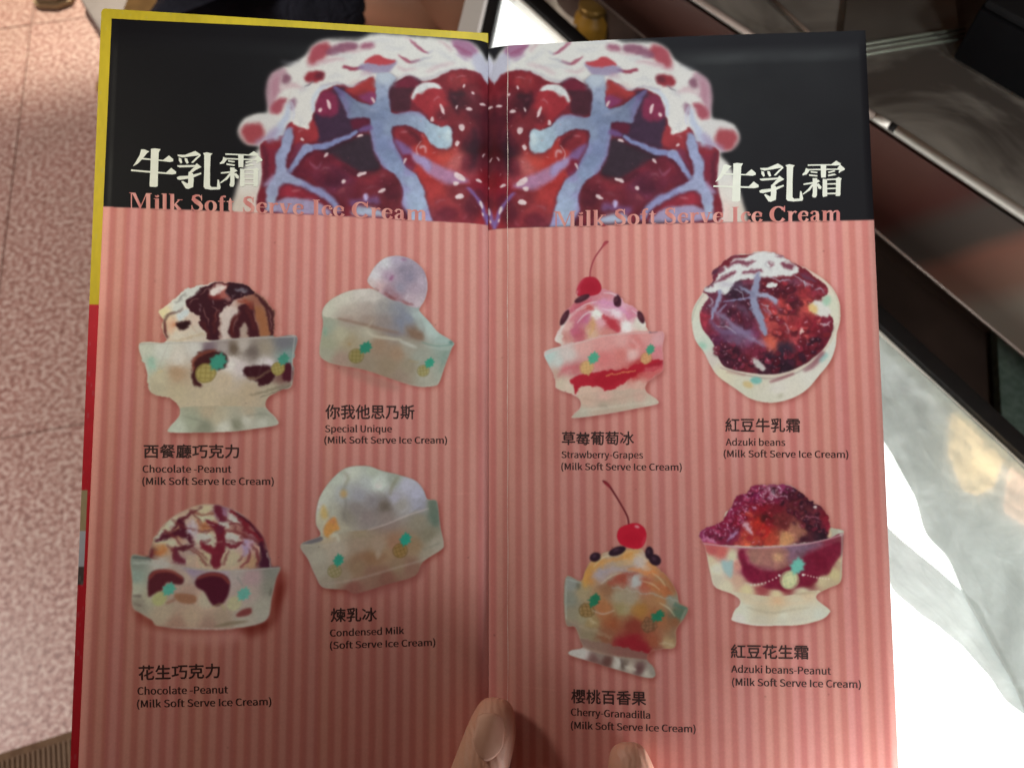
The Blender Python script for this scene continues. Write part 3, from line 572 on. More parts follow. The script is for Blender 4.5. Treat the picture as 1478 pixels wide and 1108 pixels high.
def bowl_c(cv):                            # chocolate lattice over vanilla
    p = Pic(cv, 170, 710, 4.6154)
    sil = [(92,425),(200,425),(225,370),(245,310),(300,230),(380,160),(480,110),(560,85),(660,85),(780,120),(880,190),(960,280),(985,330),(1010,420),(1030,490),(1085,495),(1060,570),(1030,700),(1005,830),(940,870),(840,900),(800,940),(700,950),(400,930),(270,900),(230,850),(150,800),(100,760),(98,600)]
    OUTLINE['c'] = p.px(sil)
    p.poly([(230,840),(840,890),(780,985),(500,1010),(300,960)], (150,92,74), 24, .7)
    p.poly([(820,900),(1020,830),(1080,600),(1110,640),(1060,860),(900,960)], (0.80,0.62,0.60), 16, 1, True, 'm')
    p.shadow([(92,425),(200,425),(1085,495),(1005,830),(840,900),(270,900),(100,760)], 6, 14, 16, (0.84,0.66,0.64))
    p.poly([(92,425),(200,425),(225,370),(245,310),(300,230),(380,160),(480,110),(560,85),(660,85),(780,120),(880,190),(960,280),(985,330),(1010,420),(1030,490),(1085,495),(1060,570),(1030,700),(1005,830),(940,870),(840,890),(700,910),(400,905),(270,880),(230,850),(150,800),(100,760),(98,600)], (150,130,108), 5, 1)
    p.setclip(sil, 5)
    p.field([(200,440),(300,200),(560,70),(850,150),(1000,330),(1030,520)], [(230,400,100,50,46),(300,380,170,110,60),(360,330,180,160,130),(290,290,190,176,140),(370,220,190,172,140),(400,260,150,90,60),(500,250,160,140,150),(600,110,180,160,120),(590,170,196,176,136),(590,220,170,110,60),(690,120,120,70,90),(790,170,190,184,164),(800,240,150,96,80),(580,300,206,180,150),(770,300,206,190,160),(880,350,166,130,140),(500,380,150,124,110),(590,420,190,150,110),(780,430,178,150,112),(900,450,160,120,80),(300,450,160,146,130),(440,460,130,90,90),(480,450,166,142,114),(930,370,176,136,110),(990,460,60,20,34),(970,330,80,20,30),(860,220,110,26,34)], 3, 3.2)
    c1, c2 = (104,22,34), (74,18,32)
    p.strk([(250,320,10),(300,300,26),(400,270,40),(470,290,34),(500,330,16)], c2, 5); p.strk([(280,290,10),(360,250,20),(420,190,30),(490,140,20),(560,95,12)], (92,30,38), 5)
    p.strk([(420,190,40),(440,250,44),(430,290,24)], c2, 5); p.strk([(520,130,16),(580,150,14),(640,140,16)], (120,50,40), 5, .8)
    p.strk([(540,190,30),(580,225,22),(640,225,30)], (140,70,44), 7, .8); p.strk([(600,190,24),(680,250,60),(690,330,74),(670,400,70),(655,470,70)], c1, 5)
    p.strk([(670,100,50),(700,180,44),(680,250,50)], (96,24,40), 5); p.strk([(760,120,24),(840,190,44),(900,240,66),(960,310,44)], (112,24,32), 5); p.strk([(800,140,12),(880,200,14),(960,300,10)], (52,16,28), 4)
    p.strk([(740,215,14),(800,215,12),(850,240,20)], (104,34,36), 4); p.strk([(720,262,12),(790,258,14),(860,290,20)], (112,40,38), 4); p.strk([(700,345,30),(780,350,28),(830,330,18)], (108,30,40), 5)
    p.strk([(570,350,40),(620,380,40),(660,400,40)], (112,24,36), 5); p.strk([(380,380,24),(440,370,34),(510,345,14)], (80,24,34), 5); p.strk([(385,390,40),(400,440,46),(440,460,24)], (96,30,42), 6); p.strk([(470,370,10),(540,410,14),(600,480,16)], (110,50,44), 4, .9)
    p.strk([(880,380,16),(880,430,24),(830,500,14)], (120,50,50), 5, .9); p.strk([(900,350,10),(940,420,16),(930,480,14)], (104,30,34), 5, .9); p.strk([(960,340,20),(985,430,44),(990,500,50)], (60,18,32), 6)
    p.strk([(215,370,10),(225,400,26),(232,440,14)], (96,30,36), 4); p.strk([(250,400,26),(300,400,16),(330,370,12)], (170,90,40), 7, .8)
    p.strk([(500,195,20),(510,260,24),(530,310,14)], (176,156,168), 6, .9); p.strk([(680,200,18),(715,210,26),(740,240,12)], (186,176,190), 5); p.strk([(700,120,20),(720,160,14)], (150,110,130), 6, .8)
    p.strk([(770,160,10),(800,180,26),(810,195,10)], (206,200,184), 4); p.strk([(855,320,24),(860,380,40),(850,420,20)], (150,124,146), 7, .85); p.strk([(530,290,16),(590,280,30),(625,300,14)], (214,194,164), 6, .85); p.strk([(730,290,18),(770,292,26),(810,300,14)], (214,200,170), 6, .85)
    p.strk([(540,115,16),(600,105,22),(650,110,12)], (186,164,124), 6, .8); p.strk([(545,165,20),(600,170,24),(650,165,14)], (196,172,130), 6, .8)
    for q in ([(300,250,8),(380,300,14),(430,360,8)], [(360,180,8),(440,230,12),(520,250,8)], [(540,250,10),(600,260,14),(660,250,10)], [(560,330,8),(620,320,14)], [(700,160,10),(760,200,14),(800,250,10)], [(720,310,8),(800,330,12),(860,350,8)], [(600,440,8),(560,400,12),(500,360,8)], [(740,380,8),(730,430,12),(700,480,8)], [(840,420,8),(800,460,12)], [(330,350,8),(370,390,12),(380,430,8)], [(480,110,8),(520,150,12),(560,190,8)], [(820,300,10),(880,300,16),(940,330,12)]):
        p.strk(q, (104,34,36), 4, .85)
    for q in ([(330,260,6),(370,235,9)], [(590,215,6),(630,215,8)], [(770,225,6),(830,230,8)], [(560,380,5),(590,395,7)], [(880,230,8),(920,260,8)], [(650,330,5),(700,320,8)], [(420,330,6),(470,320,8)]):
        p.strk(q, (186,130,110), 4, .7)
    p.glints([(420,160),(760,90),(900,250),(800,330),(430,330)], 18, 14, (196,176,180), 6, 3, .6)
    p.field([(92,425),(200,435),(600,520),(1085,495),(1060,570),(1030,700),(1005,830),(840,895),(270,890),(230,850),(100,760),(98,600)], [(130,470,112,118,104),(120,560,120,134,118),(120,640,150,146,122),(150,740,128,116,96),(300,470,160,150,136),(460,560,160,136,114),(500,520,130,110,124),(700,520,150,130,130),(800,520,150,136,120),(900,560,150,120,112),(1040,520,112,110,92),(1030,620,116,112,90),(880,660,150,130,110),(980,760,140,132,106),(850,830,146,132,106),(600,700,172,142,112),(480,650,150,116,96),(300,800,152,130,102),(500,820,156,128,98),(700,840,140,116,88),(400,880,140,100,78),(620,890,136,100,78),(220,700,150,140,112),(360,560,150,120,100)], 3, 3.4, .96)
    p.poly([(205,690),(205,580),(230,530),(310,515),(400,540),(445,575),(430,610),(380,610),(330,600),(290,660),(240,680)], (74,22,28), 5); p.strk([(215,570,16),(260,528,20),(360,525,18),(430,570,12)], (128,50,40), 6, .8)
    p.poly([(520,590),(560,550),(640,530),(720,550),(752,600),(740,680),(700,740),(650,755),(615,720),(580,660),(530,630)], (66,14,26), 5); p.strk([(540,570,14),(620,545,20),(700,555,20),(745,600,16)], (124,48,38), 6, .85)
    p.poly([(380,700),(400,670),(520,685),(515,735),(430,735)], (132,84,56), 6); p.strk([(330,735,14),(380,715,18)], (130,80,60), 5, .8)
    p.poly([(790,820),(830,780),(890,765),(895,800),(850,820)], (108,44,38), 5); p.strk([(650,890,8),(760,868,22),(870,855,8)], (104,84,56), 5, .8)
    p.strk([(100,690,8),(150,690,14)], (70,50,46), 5, .7); p.strk([(110,740,8),(155,755,12)], (80,60,50), 5, .6); p.blob(1022,660,6,30,10,(70,60,46),5,.6)
    p.strk([(640,760,8),(690,740,10),(720,780,8)], (150,140,80), 4, .6)
    p.pine(315,672,56,45,(66,140,116),(148,142,88),(140,130,80),1,False); p.pine(815,702,56,45,(80,142,118),(152,142,100),(140,130,90),1,False)
    p.strk([(100,432,10),(200,438,14),(220,450,8)], (56,62,58), 4, .8); p.strk([(105,470,12),(200,472,14),(300,500,8)], (156,162,146), 4, .7)
    p.strk([(370,505,5),(620,515,6),(820,520,6),(1080,500,7)], (150,140,124), 3, .7); p.strk([(1000,400,6),(1022,490,8)], (176,150,130), 3, .8)
    p.strk([(820,590,6),(800,560,8),(840,620,6)], (90,96,86), 4, .5)
    p.warp([(215,430),(300,230),(560,95),(850,170),(970,330),(1000,480),(600,510)], 3.5, 14, 9)
    p.grain(sil, 14, .10, 10); p.setclip(None)

def bowl_d(cv):                            # condensed milk, tilted bowl
    p = Pic(cv, 420, 660, 5.0375)
    sil = [(75,630),(215,565),(185,480),(188,380),(215,280),(280,180),(360,100),(440,65),(560,62),(660,95),(780,125),(900,165),(960,230),(990,300),(1050,310),(1068,350),(1085,500),(1110,620),(1090,670),(960,760),(900,860),(700,920),(480,985),(400,960),(240,940),(180,850),(130,740)]
    OUTLINE['d'] = p.px(sil)
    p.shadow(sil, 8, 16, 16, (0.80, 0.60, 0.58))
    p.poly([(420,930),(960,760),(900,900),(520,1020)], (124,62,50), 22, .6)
    p.poly([(75,630),(215,565),(185,480),(188,380),(215,280),(280,180),(360,100),(440,65),(560,62),(660,95),(780,125),(900,165),(960,230),(990,300),(1050,310),(1068,350),(1085,500),(1110,620),(1090,670),(960,740),(800,830),(600,900),(400,935),(240,940),(180,850),(130,740)], (148,140,122), 3, 1)
    p.setclip(sil, 4)
    p.field(sil, [(220,350,150,146,116),(260,250,150,148,122),(360,150,146,148,124),(440,90,158,158,134),(560,100,146,150,132),(640,180,168,172,152),(700,190,160,162,136),(740,140,130,132,110),(820,180,142,136,134),(900,240,138,130,142),(950,330,132,124,130),(400,260,140,138,130),(500,260,132,124,126),(600,300,116,102,98),(680,350,96,78,62),(480,350,112,98,88),(420,420,110,98,76),(560,420,116,94,86),(700,440,122,100,88),(800,350,134,122,110),(760,300,150,138,140),(260,430,160,144,108),(380,500,146,134,106),(280,560,160,140,104),(500,540,132,112,82),(140,640,138,128,104),(200,720,146,136,110),(340,650,150,134,108),(220,820,138,126,100),(260,900,132,116,90),(500,620,136,112,86),(640,640,138,112,86),(600,720,124,90,58),(700,700,134,100,68),(760,620,134,92,64),(480,800,122,92,62),(400,860,128,106,78),(600,840,118,80,58),(780,780,122,92,64),(900,640,128,98,66),(1000,560,112,100,76),(1050,420,90,98,80),(1060,620,140,126,104),(1000,700,132,116,92),(880,800,118,78,58),(700,870,112,66,48),(940,460,124,110,88),(1030,340,120,116,98),(450,940,118,66,50)], 3, 3.6)
    domed = [(188,470),(190,380),(215,280),(280,182),(360,104),(440,68),(560,66),(660,98),(780,128),(900,168),(958,232),(985,300),(860,410),(700,470),(560,520),(380,540),(250,590),(210,540)]
    p.field(domed, [(220,350,176,178,154),(250,240,170,172,148),(340,150,168,172,150),(460,100,176,178,156),(600,100,160,164,142),(640,190,186,190,172),(560,180,160,162,150),(760,150,140,142,124),(840,200,164,158,166),(920,260,156,150,160),(940,320,140,134,140),(400,250,150,150,142),(500,270,138,134,132),(600,310,122,112,108),(690,350,98,84,70),(480,370,122,110,100),(420,430,124,114,96),(560,430,124,108,98),(700,430,126,108,96),(800,340,140,130,118),(760,290,150,142,146),(250,440,168,158,124),(300,400,150,146,122),(380,500,150,140,112)], 3, 3.2, .9)
    p.strk([(380,230,8),(400,330,16),(390,430,14),(420,500,8)], (104,96,82), 8, .55); p.strk([(620,240,8),(700,300,14),(740,380,10)], (104,92,82), 8, .5); p.strk([(440,90,8),(400,130,14),(390,180,8)], (186,190,170), 7, .6)
    p.strk([(370,100,8),(420,140,14),(400,190,16),(380,240,10)], (120,112,82), 7, .6); p.strk([(780,140,14),(740,200,22),(720,270,14)], (118,110,82), 8, .7)
    p.blob(385,262,26,30,0,(166,132,76),9,.9); p.poly([(215,390),(240,340),(270,400),(265,440),(230,440)], (176,144,72), 8, .85)
    p.poly([(250,570),(240,520),(265,470),(320,430),(345,490),(355,520),(310,540),(290,580)], (180,118,50), 6); p.strk([(290,450,20),(320,470,24)], (170,90,70), 10, .5)
    p.strk([(290,570,26),(330,560,24),(350,600,20)], (176,166,132), 6, .8); p.strk([(600,175,30),(680,180,30)], (172,176,156), 10, .8)
    p.strk([(560,525,6),(700,480,10),(860,415,10),(1000,370,8)], (166,148,134), 4, .8); p.strk([(800,400,6),(840,370,10),(850,340,6)], (170,162,160), 5, .5)
    p.strk([(540,230,6),(580,260,10),(620,300,6)], (160,158,156), 5, .4)
    p.poly([(85,620),(215,572),(230,600),(150,622)], (92,86,84), 4, .9); p.strk([(80,630,6),(200,640,6),(330,620,5)], (156,146,122), 3, .6)
    p.poly([(1000,320),(1060,315),(1072,460),(1040,500),(1015,420)], (84,94,76), 9, .85)
    p.strk([(440,740,20),(520,710,60),(600,740,60),(680,720,40)], (120,76,46), 16, .5); p.strk([(620,700,20),(640,690,34),(630,730,20)], (150,130,104), 8, .6)
    p.strk([(240,915,8),(480,880,10),(760,800,10),(960,740,12),(1095,650,12)], (152,130,108), 6, .6); p.strk([(960,670,8),(1080,620,12)], (104,98,76), 6, .6)
    p.pine(335,778,52,20,(34,122,92),(128,112,72),(104,92,44)); p.pine(815,630,56,25,(26,124,96),(128,92,44),(92,66,22))
    p.grain(sil, 22, .10, 12); p.grain(domed, 10, .08, 13); p.setclip(None)

def bowl_e(cv):                            # strawberry sauce, raisins and a cherry
    p = Pic(cv, 770, 340, 3.957)
    dome = [(122,600),(135,560),(160,500),(175,440),(205,415),(240,380),(290,345),(340,325),(400,308),(450,320),(490,345),(520,380),(580,420),(625,470),(655,550),(740,555),(735,640),(738,740),(730,780),(650,840),(640,890),(705,940),(700,965),(600,985),(440,1015),(235,1042),(230,1020),(268,980),(262,935),(215,905),(130,870),(118,800),(60,680),(90,650),(160,630)]
    cherry = [(245,340),(255,290),(290,245),(345,240),(378,270),(388,310),(365,338),(300,350)]
    OUTLINE['e'] = p.px([(60,680),(90,648),(150,632),(122,600),(135,560),(150,500),(170,430),(200,415),(235,385),(232,345),(255,290),(285,246),(318,236),(325,190),(345,140),(385,85),(398,44),(428,38),(424,60),(400,84),(360,140),(335,200),(332,236),(370,262),(388,305),(440,310),(492,342),(520,380),(590,425),(640,490),(655,545),(740,555),(735,640),(738,740),(730,780),(650,840),(640,890),(705,940),(700,965),(440,1015),(235,1042),(230,1020),(268,980),(262,935),(215,905),(130,870),(118,800)])
    p.shadow(dome, 10, 12, 12, (0.84, 0.72, 0.72))
    p.poly(dome, (214,170,160), 1.5, 1, True)
    p.strk([(322,236,7),(328,190,7),(350,130,8),(392,70,9),(410,46,18),(424,40,10)], (150,44,54), 1.6); p.strk([(400,60,12),(412,48,16)], (176,58,66), 2, .8)
    p.setclip(dome, 1.5, True)
    p.field([(110,620),(170,430),(300,330),(450,300),(600,430),(680,560),(640,640),(200,660)], [(150,590,210,196,180),(180,520,216,160,150),(240,430,206,110,120),(300,400,200,92,90),(330,350,196,110,120),(420,330,200,120,130),(400,400,210,140,165),(460,400,212,150,170),(350,450,222,214,202),(300,480,190,100,130),(260,560,186,80,92),(330,510,200,140,100),(380,490,214,150,156),(450,500,186,52,62),(480,440,224,190,196),(530,520,226,214,206),(550,450,206,120,140),(600,500,206,200,180),(580,580,210,150,136),(640,560,212,196,176),(330,560,206,160,128),(420,560,200,120,110),(180,580,196,120,110),(260,400,190,84,92)], 2, 3.4)
    p.strk([(130,590,22),(180,500,22),(230,440,18),(330,400,12)], (222,196,188), 4, .6); p.strk([(210,440,20),(270,400,26),(330,370,14)], (196,80,100), 5, .7)
    p.strk([(230,560,40),(260,500,40),(330,440,18)], (190,82,112), 7, .6); p.strk([(330,440,10),(365,440,26),(390,460,10)], (226,220,206), 4); p.strk([(400,460,20),(450,510,40),(480,540,26)], (184,44,56), 5, .85)
    p.strk([(335,470,10),(345,520,14),(320,570,12)], (206,150,90), 5, .7); p.blob(530,520,26,26,0,(228,220,212),6,.9); p.blob(470,445,30,20,20,(230,206,208),6,.8)
    p.strk([(330,390,12),(420,385,22),(500,420,26),(550,460,16)], (206,128,166), 6, .7); p.strk([(370,350,30),(430,335,24)], (206,120,124), 6, .7); p.strk([(310,410,24),(330,420,18)], (190,60,60), 5, .8)
    p.strk([(590,480,16),(630,520,20)], (214,210,196), 5, .8)
    p.field([(60,680),(160,630),(300,600),(400,575),(560,555),(655,548),(740,555),(735,640),(738,740),(730,780),(650,840),(640,890),(262,905),(130,870),(118,800)], [(90,690,176,190,180),(140,720,190,190,180),(200,680,200,182,172),(280,640,212,150,140),(400,620,212,140,132),(500,600,214,150,142),(580,620,206,110,104),(640,580,210,140,132),(700,600,206,150,150),(710,660,206,120,124),(180,760,200,120,118),(240,760,190,100,100),(400,700,208,110,106),(500,680,206,112,104),(560,680,216,170,160),(600,740,180,50,50),(150,840,198,176,150),(200,860,206,180,156),(130,790,190,150,130),(680,790,198,90,86),(500,860,204,160,140),(300,890,206,170,146),(600,860,206,160,140),(570,780,186,50,50)], 2, 3.2)
    p.poly([(210,830),(260,800),(360,780),(420,770),(520,765),(590,735),(640,720),(740,715),(738,745),(700,770),(620,780),(560,810),(520,840),(470,870),(440,918),(410,905),(390,870),(320,860),(270,870),(240,905),(235,870)], (178,24,40), 3)
    p.poly([(400,780),(560,765),(600,790),(500,830),(420,860),(340,840)], (170,18,34), 6, .8); p.strk([(140,800,10),(190,760,14),(260,750,8)], (196,84,92), 6, .7); p.strk([(650,750,8),(740,725,16)], (150,24,40), 4, .8); p.strk([(640,770,20),(740,750,18)], (206,104,104), 6, .7)
    p.strk([(410,800,6),(480,792,7),(580,770,6)], (214,130,70), 1.6, .65)
    for q in range(14): p.strk([(412+q*12.4,796-q*1.9,2.6),(417+q*12.4,795-q*1.9,2.6),(418+q*12.4,801-q*1.9,2.6)], (226,140,80), 1, .8)
    p.strk([(560,600,20),(600,640,16),(560,680,20)], (222,176,166), 8, .6)
    p.pine(325,725,42,35,(70,160,124),(206,160,96),(180,130,70)); p.pine(655,675,34,25,(60,150,112),(206,150,96),(180,120,70))
    p.strk([(62,680,8),(160,640,8),(300,602,7),(420,572,6),(560,562,6),(660,556,6)], (206,176,168), 2.5, .8); p.strk([(662,556,10),(705,552,6)], (90,70,80), 3, .8); p.strk([(735,560,8),(742,640,8),(740,740,8)], (196,130,136), 3, .7)
    p.field([(262,905),(640,880),(705,940),(700,965),(440,1015),(235,1042),(230,1020),(268,980)], [(280,1010,182,172,150),(300,940,200,164,140),(400,960,176,158,134),(500,940,190,162,140),(600,920,196,160,140),(660,955,190,180,156),(480,980,180,162,136),(560,970,182,168,144),(400,920,206,160,142)], 2)
    p.strk([(270,1000,14),(400,985,16),(600,960,14),(690,950,12)], (196,186,164), 5, .6); p.strk([(380,970,16),(420,975,12)], (150,128,108), 6, .5); p.strk([(285,930,8),(400,945,8),(640,900,8)], (176,140,118), 5, .5)
    p.warp([(130,600),(180,440),(300,330),(450,310),(600,430),(660,560),(640,540),(400,570),(200,620)], 3.5, 12, 3)
    p.warp([(120,800),(740,700),(700,800),(460,930),(200,900)], 3.0, 11, 4)
    for q in ([(240,430,4),(300,395,8),(360,380,4)], [(400,330,4),(450,335,8),(490,360,4)], [(250,500,4),(290,455,8),(340,430,4)], [(560,430,4),(600,460,7),(630,510,4)], [(150,560,4),(170,510,8),(185,470,4)], [(390,420,4),(440,430,8),(480,420,4)]):
        p.strk(q, (236,214,212), 2.5, .7)
    p.grain(dome, 9, .09, 14); p.setclip(None)
    p.poly(cherry, (176,22,42), 2); p.strk([(262,330,14),(258,290,14),(285,252,10)], (206,60,80), 4, .6); p.blob(330,300,40,30,0,(160,14,34),10,.5); p.strk([(246,342,8),(250,318,8)], (214,170,160), 3, .7)
    for x, y, rx, ry, a in [(278,362,48,17,-25),(178,470,17,50,28),(478,380,22,32,-12),(612,470,17,38,-22)]:
        p.blob(x, y, rx, ry, a, (72,28,40), 3); p.blob(x - 4, y - 5, rx * .5, ry * .4, a, (104,52,64), 4, .6)
    p.strk([(480,345,12),(490,370,16),(470,395,20)], (60,20,36), 3, .9)

def bowl_f(cv):                            # adzuki beans seen from above
    p = Pic(cv, 980, 340, 4.2615)
    sil = [(75,520),(90,440),(140,360),(155,325),(200,300),(200,230),(240,195),(310,140),(370,120),(440,112),(500,102),(600,112),(680,160),(760,195),(860,250),(940,320),(985,410),(990,520),(970,600),(962,680),(930,770),(860,860),(780,950),(680,1005),(560,1028),(440,1005),(340,940),(240,870),(190,800),(150,720),(95,640)]
    OUTLINE['f'] = p.px(sil)
    p.shadow(sil, 12, 12, 14, (0.82, 0.70, 0.68))
    p.poly(sil, (204,206,184), 1.5, 1, True); p.setclip(sil, 1.5, True)
    p.field(sil, [(110,450,200,206,180),(100,580,200,208,186),(150,680,186,206,184),(200,740,196,190,176),(160,400,206,200,180),(260,860,206,204,170),(400,960,196,200,172),(560,1000,200,202,178),(700,970,206,206,186),(820,880,206,208,192),(920,720,200,206,190),(950,420,200,206,178),(970,540,206,206,180),(880,330,210,200,176),(800,230,214,186,166),(600,940,206,206,190),(500,880,196,196,170)], 2)
    p.poly([(128,470),(170,430),(180,380),(140,345),(200,300),(200,230),(300,140),(600,110),(760,200),(905,310),(900,370),(860,400),(900,480),(940,510),(945,560),(900,680),(780,780),(640,850),(480,850),(330,825),(260,790),(205,660),(140,570)], (112,28,40), 3)
    body = [(128,470),(180,380),(160,330),(300,250),(600,250),(905,330),(860,400),(945,530),(900,680),(780,780),(640,850),(480,850),(330,825),(260,790),(205,660),(140,570)]
    p.field(body, [(200,420,104,40,60),(150,510,150,40,56),(240,540,120,36,56),(330,360,52,28,44),(300,450,84,30,52),(400,440,70,26,44),(400,540,84,28,48),(520,300,84,22,36),(600,310,120,26,36),(700,300,104,30,46),(760,340,150,40,46),(700,420,90,30,40),(780,420,196,70,62),(600,430,170,50,48),(590,520,184,66,60),(640,600,130,32,40),(740,580,172,40,48),(840,560,130,26,40),(720,640,176,60,66),(560,660,200,80,60),(480,720,110,30,50),(260,640,86,30,60),(320,740,60,24,40),(400,780,104,28,40),(560,760,56,28,44),(640,720,54,36,50),(640,800,44,24,36),(760,720,92,18,30),(860,660,104,24,40),(900,560,120,30,50),(830,330,130,36,52),(450,620,112,44,76),(380,600,96,60,90)], 3, 3.6, 1, True, 30, 4)
    p.grain(body, 26, .5, 31, 6); p.grain(body, 12, .3, 32, 6)
    p.beans([(500,300),(700,270),(880,340),(850,400),(760,440),(700,420),(620,440),(560,400)], 26, 26, [(150,36,46),(110,26,40),(84,22,36)], 51)
    p.beans([(330,420),(420,400),(440,520),(300,560),(240,560),(300,440)], 12, 26, [(110,30,48),(70,26,42)], 52)
    p.beans([(560,440),(840,460),(930,540),(860,680),(700,640),(560,600)], 30, 26, [(190,60,58),(150,34,44),(120,26,40)], 53)
    p.beans([(220,640),(450,660),(560,720),(600,830),(450,840),(270,780)], 30, 24, [(110,30,50),(70,24,40),(130,40,60)], 54)
    p.beans([(600,700),(860,640),(920,600),(860,720),(700,820),(560,840)], 26, 24, [(60,26,42),(96,22,38),(120,30,46)], 55)
    W = (204,212,204)
    p.poly([(145,335),(200,315),(230,260),(240,215),(300,190),(330,150),(400,140),(460,115),(520,104),(600,115),(680,160),(740,215),(700,245),(640,250),(560,262),(500,262),(480,300),(440,300),(420,270),(340,290),(310,330),(290,360),(230,352),(170,350)], W, 4)
    for q in [((200,260,40),(215,230,44),(260,215,30)),((290,200,8),(350,170,26),(420,178,22),(460,160,8)),((310,135,14),(350,130,20),(370,140,8)),((225,295,10),(270,262,22),(330,235,26)),((390,235,14),(440,222,20),(500,220,18)),((400,290,30),(440,285,34),(460,270,14)),((640,180,26),(670,190,44),(700,195,20)),((740,235,10),(780,245,26),(820,270,14)),((545,165,12),(575,185,10),(560,200,8)),((600,130,10),(630,135,14))]:
        p.strk(q, (112,40,60), 3.5, .9)
    p.strk([(205,240,12),(230,215,16)], (60,40,56), 4, .7); p.strk([(750,240,10),(780,262,12),(840,280,8)], (90,70,96), 4, .7); p.strk([(535,160,8),(530,190,10),(560,210,8)], (150,150,156), 4, .6)
    M = (132,140,166)
    p.strk([(480,250,40),(470,320,50),(455,400,54),(470,460,50),(500,520,46),(525,600,30)], M, 4); p.strk([(370,320,12),(420,345,30),(460,370,30)], (120,124,150), 4); p.strk([(490,370,26),(540,375,26),(590,405,40)], (150,158,182), 4); p.strk([(270,410,10),(340,400,12),(430,380,14)], (120,118,150), 3)
    p.strk([(250,350,26),(240,400,24),(210,460,26),(200,510,24)], (140,146,176), 4); p.strk([(210,470,14),(270,500,20),(330,560,24),(420,620,28),(520,680,16)], (134,118,150), 6, .85); p.strk([(280,430,8),(240,470,10)], (140,140,170), 3, .8)
    p.strk([(190,530,20),(260,590,30),(360,600,36),(440,600,30)], (112,92,130), 10, .8); p.strk([(500,650,22),(560,690,18)], (170,110,130), 7, .7); p.strk([(520,450,14),(560,490,10)], (160,110,140), 5, .7)
    for q in ([(200,440,30),(260,520,50),(360,590,60),(440,640,40)], [(300,420,20),(380,450,36),(430,500,24)], [(540,400,16),(600,430,24),(620,480,12)], [(260,620,24),(330,650,36),(420,660,24)], [(250,300,20),(330,310,30),(420,300,16)], [(640,270,12),(720,290,22),(800,300,14)]):
        p.strk(q, (134,120,150), 12, .38)
    for q in ([(170,370,5),(200,400,9),(190,440,5)], [(560,260,5),(620,280,10),(680,270,5)], [(230,560,4),(300,570,8),(350,610,4)], [(330,330,5),(380,350,9),(400,400,5)], [(700,250,5),(760,280,9),(820,320,5)], [(500,420,5),(540,440,8),(560,480,4)], [(840,340,5),(870,330,9),(890,350,4)]):
        p.strk(q, (176,182,196), 3, .7)
    p.poly([(535,310),(560,290),(600,295),(590,312),(555,322)], W, 3); p.poly([(800,430),(850,400),(905,420),(930,470),(900,500),(860,500),(810,470)], (206,208,196), 5); p.poly([(790,430),(830,420),(850,460),(835,490),(805,470)], (216,176,90), 6, .8)
    p.strk([(640,540,8),(668,570,10),(665,610,8)], (190,150,160), 4, .8); p.strk([(870,545,8),(905,548,12),(925,530,8)], (196,170,176), 3, .85); p.blob(753,590,8,20,10,(226,196,180),3,.9)
    p.strk([(455,760,20),(490,800,36),(520,820,24)], (196,200,190), 5, .9); p.strk([(770,285,10),(780,310,8)], (180,190,200), 3, .8)
    p.blob(560,670,24,34,20,(206,92,70),9,.8); p.blob(655,690,60,40,0,(42,34,50),14,.6)
    p.glints(body, 60, 12, (196,150,170), 7, 2.5, .6); p.glints([(200,260),(600,260),(620,500),(300,600),(180,500)], 20, 10, (176,170,190), 8, 2, .5)
    p.warp([(130,470),(160,330),(300,140),(600,110),(905,310),(945,560),(780,780),(480,850),(205,660)], 3.2, 11, 5)
    # rim and outside of the bowl
    p.strk([(240,800,12),(330,838,16),(480,862,18),(620,858,18),(760,808,16),(880,720,16),(945,620,14),(968,540,10)], (200,192,170), 3); p.strk([(250,815,5),(400,858,6),(560,880,6),(720,845,6),(880,740,5)], (130,100,96), 3, .6)
    p.strk([(880,730,40),(820,800,30),(770,830,16)], (130,66,80), 6, .75); p.strk([(560,900,14),(620,880,18),(700,850,14)], (134,70,78), 5, .75); p.strk([(290,840,8),(400,860,12)], (160,110,100), 5, .6)
    p.blob(470,892,36,22,0,(100,180,166),5,.9); p.blob(420,918,34,20,20,(196,176,112),5,.85); p.blob(908,400,24,34,20,(140,190,160),7,.8); p.blob(140,680,26,18,20,(130,190,160),7,.7); p.strk([(870,770,20),(905,735,26)], (130,190,180), 6, .8)
    p.strk([(75,530,8),(100,440,8),(150,365,8)], (150,150,130), 3, .5); p.strk([(780,205,8),(880,262,8),(960,360,9),(986,470,9),(980,570,8)], (190,176,150), 3, .7); p.blob(620,985,24,12,-20,(160,160,130),6,.6)
    p.grain(sil, 12, .07, 20); p.setclip(None)

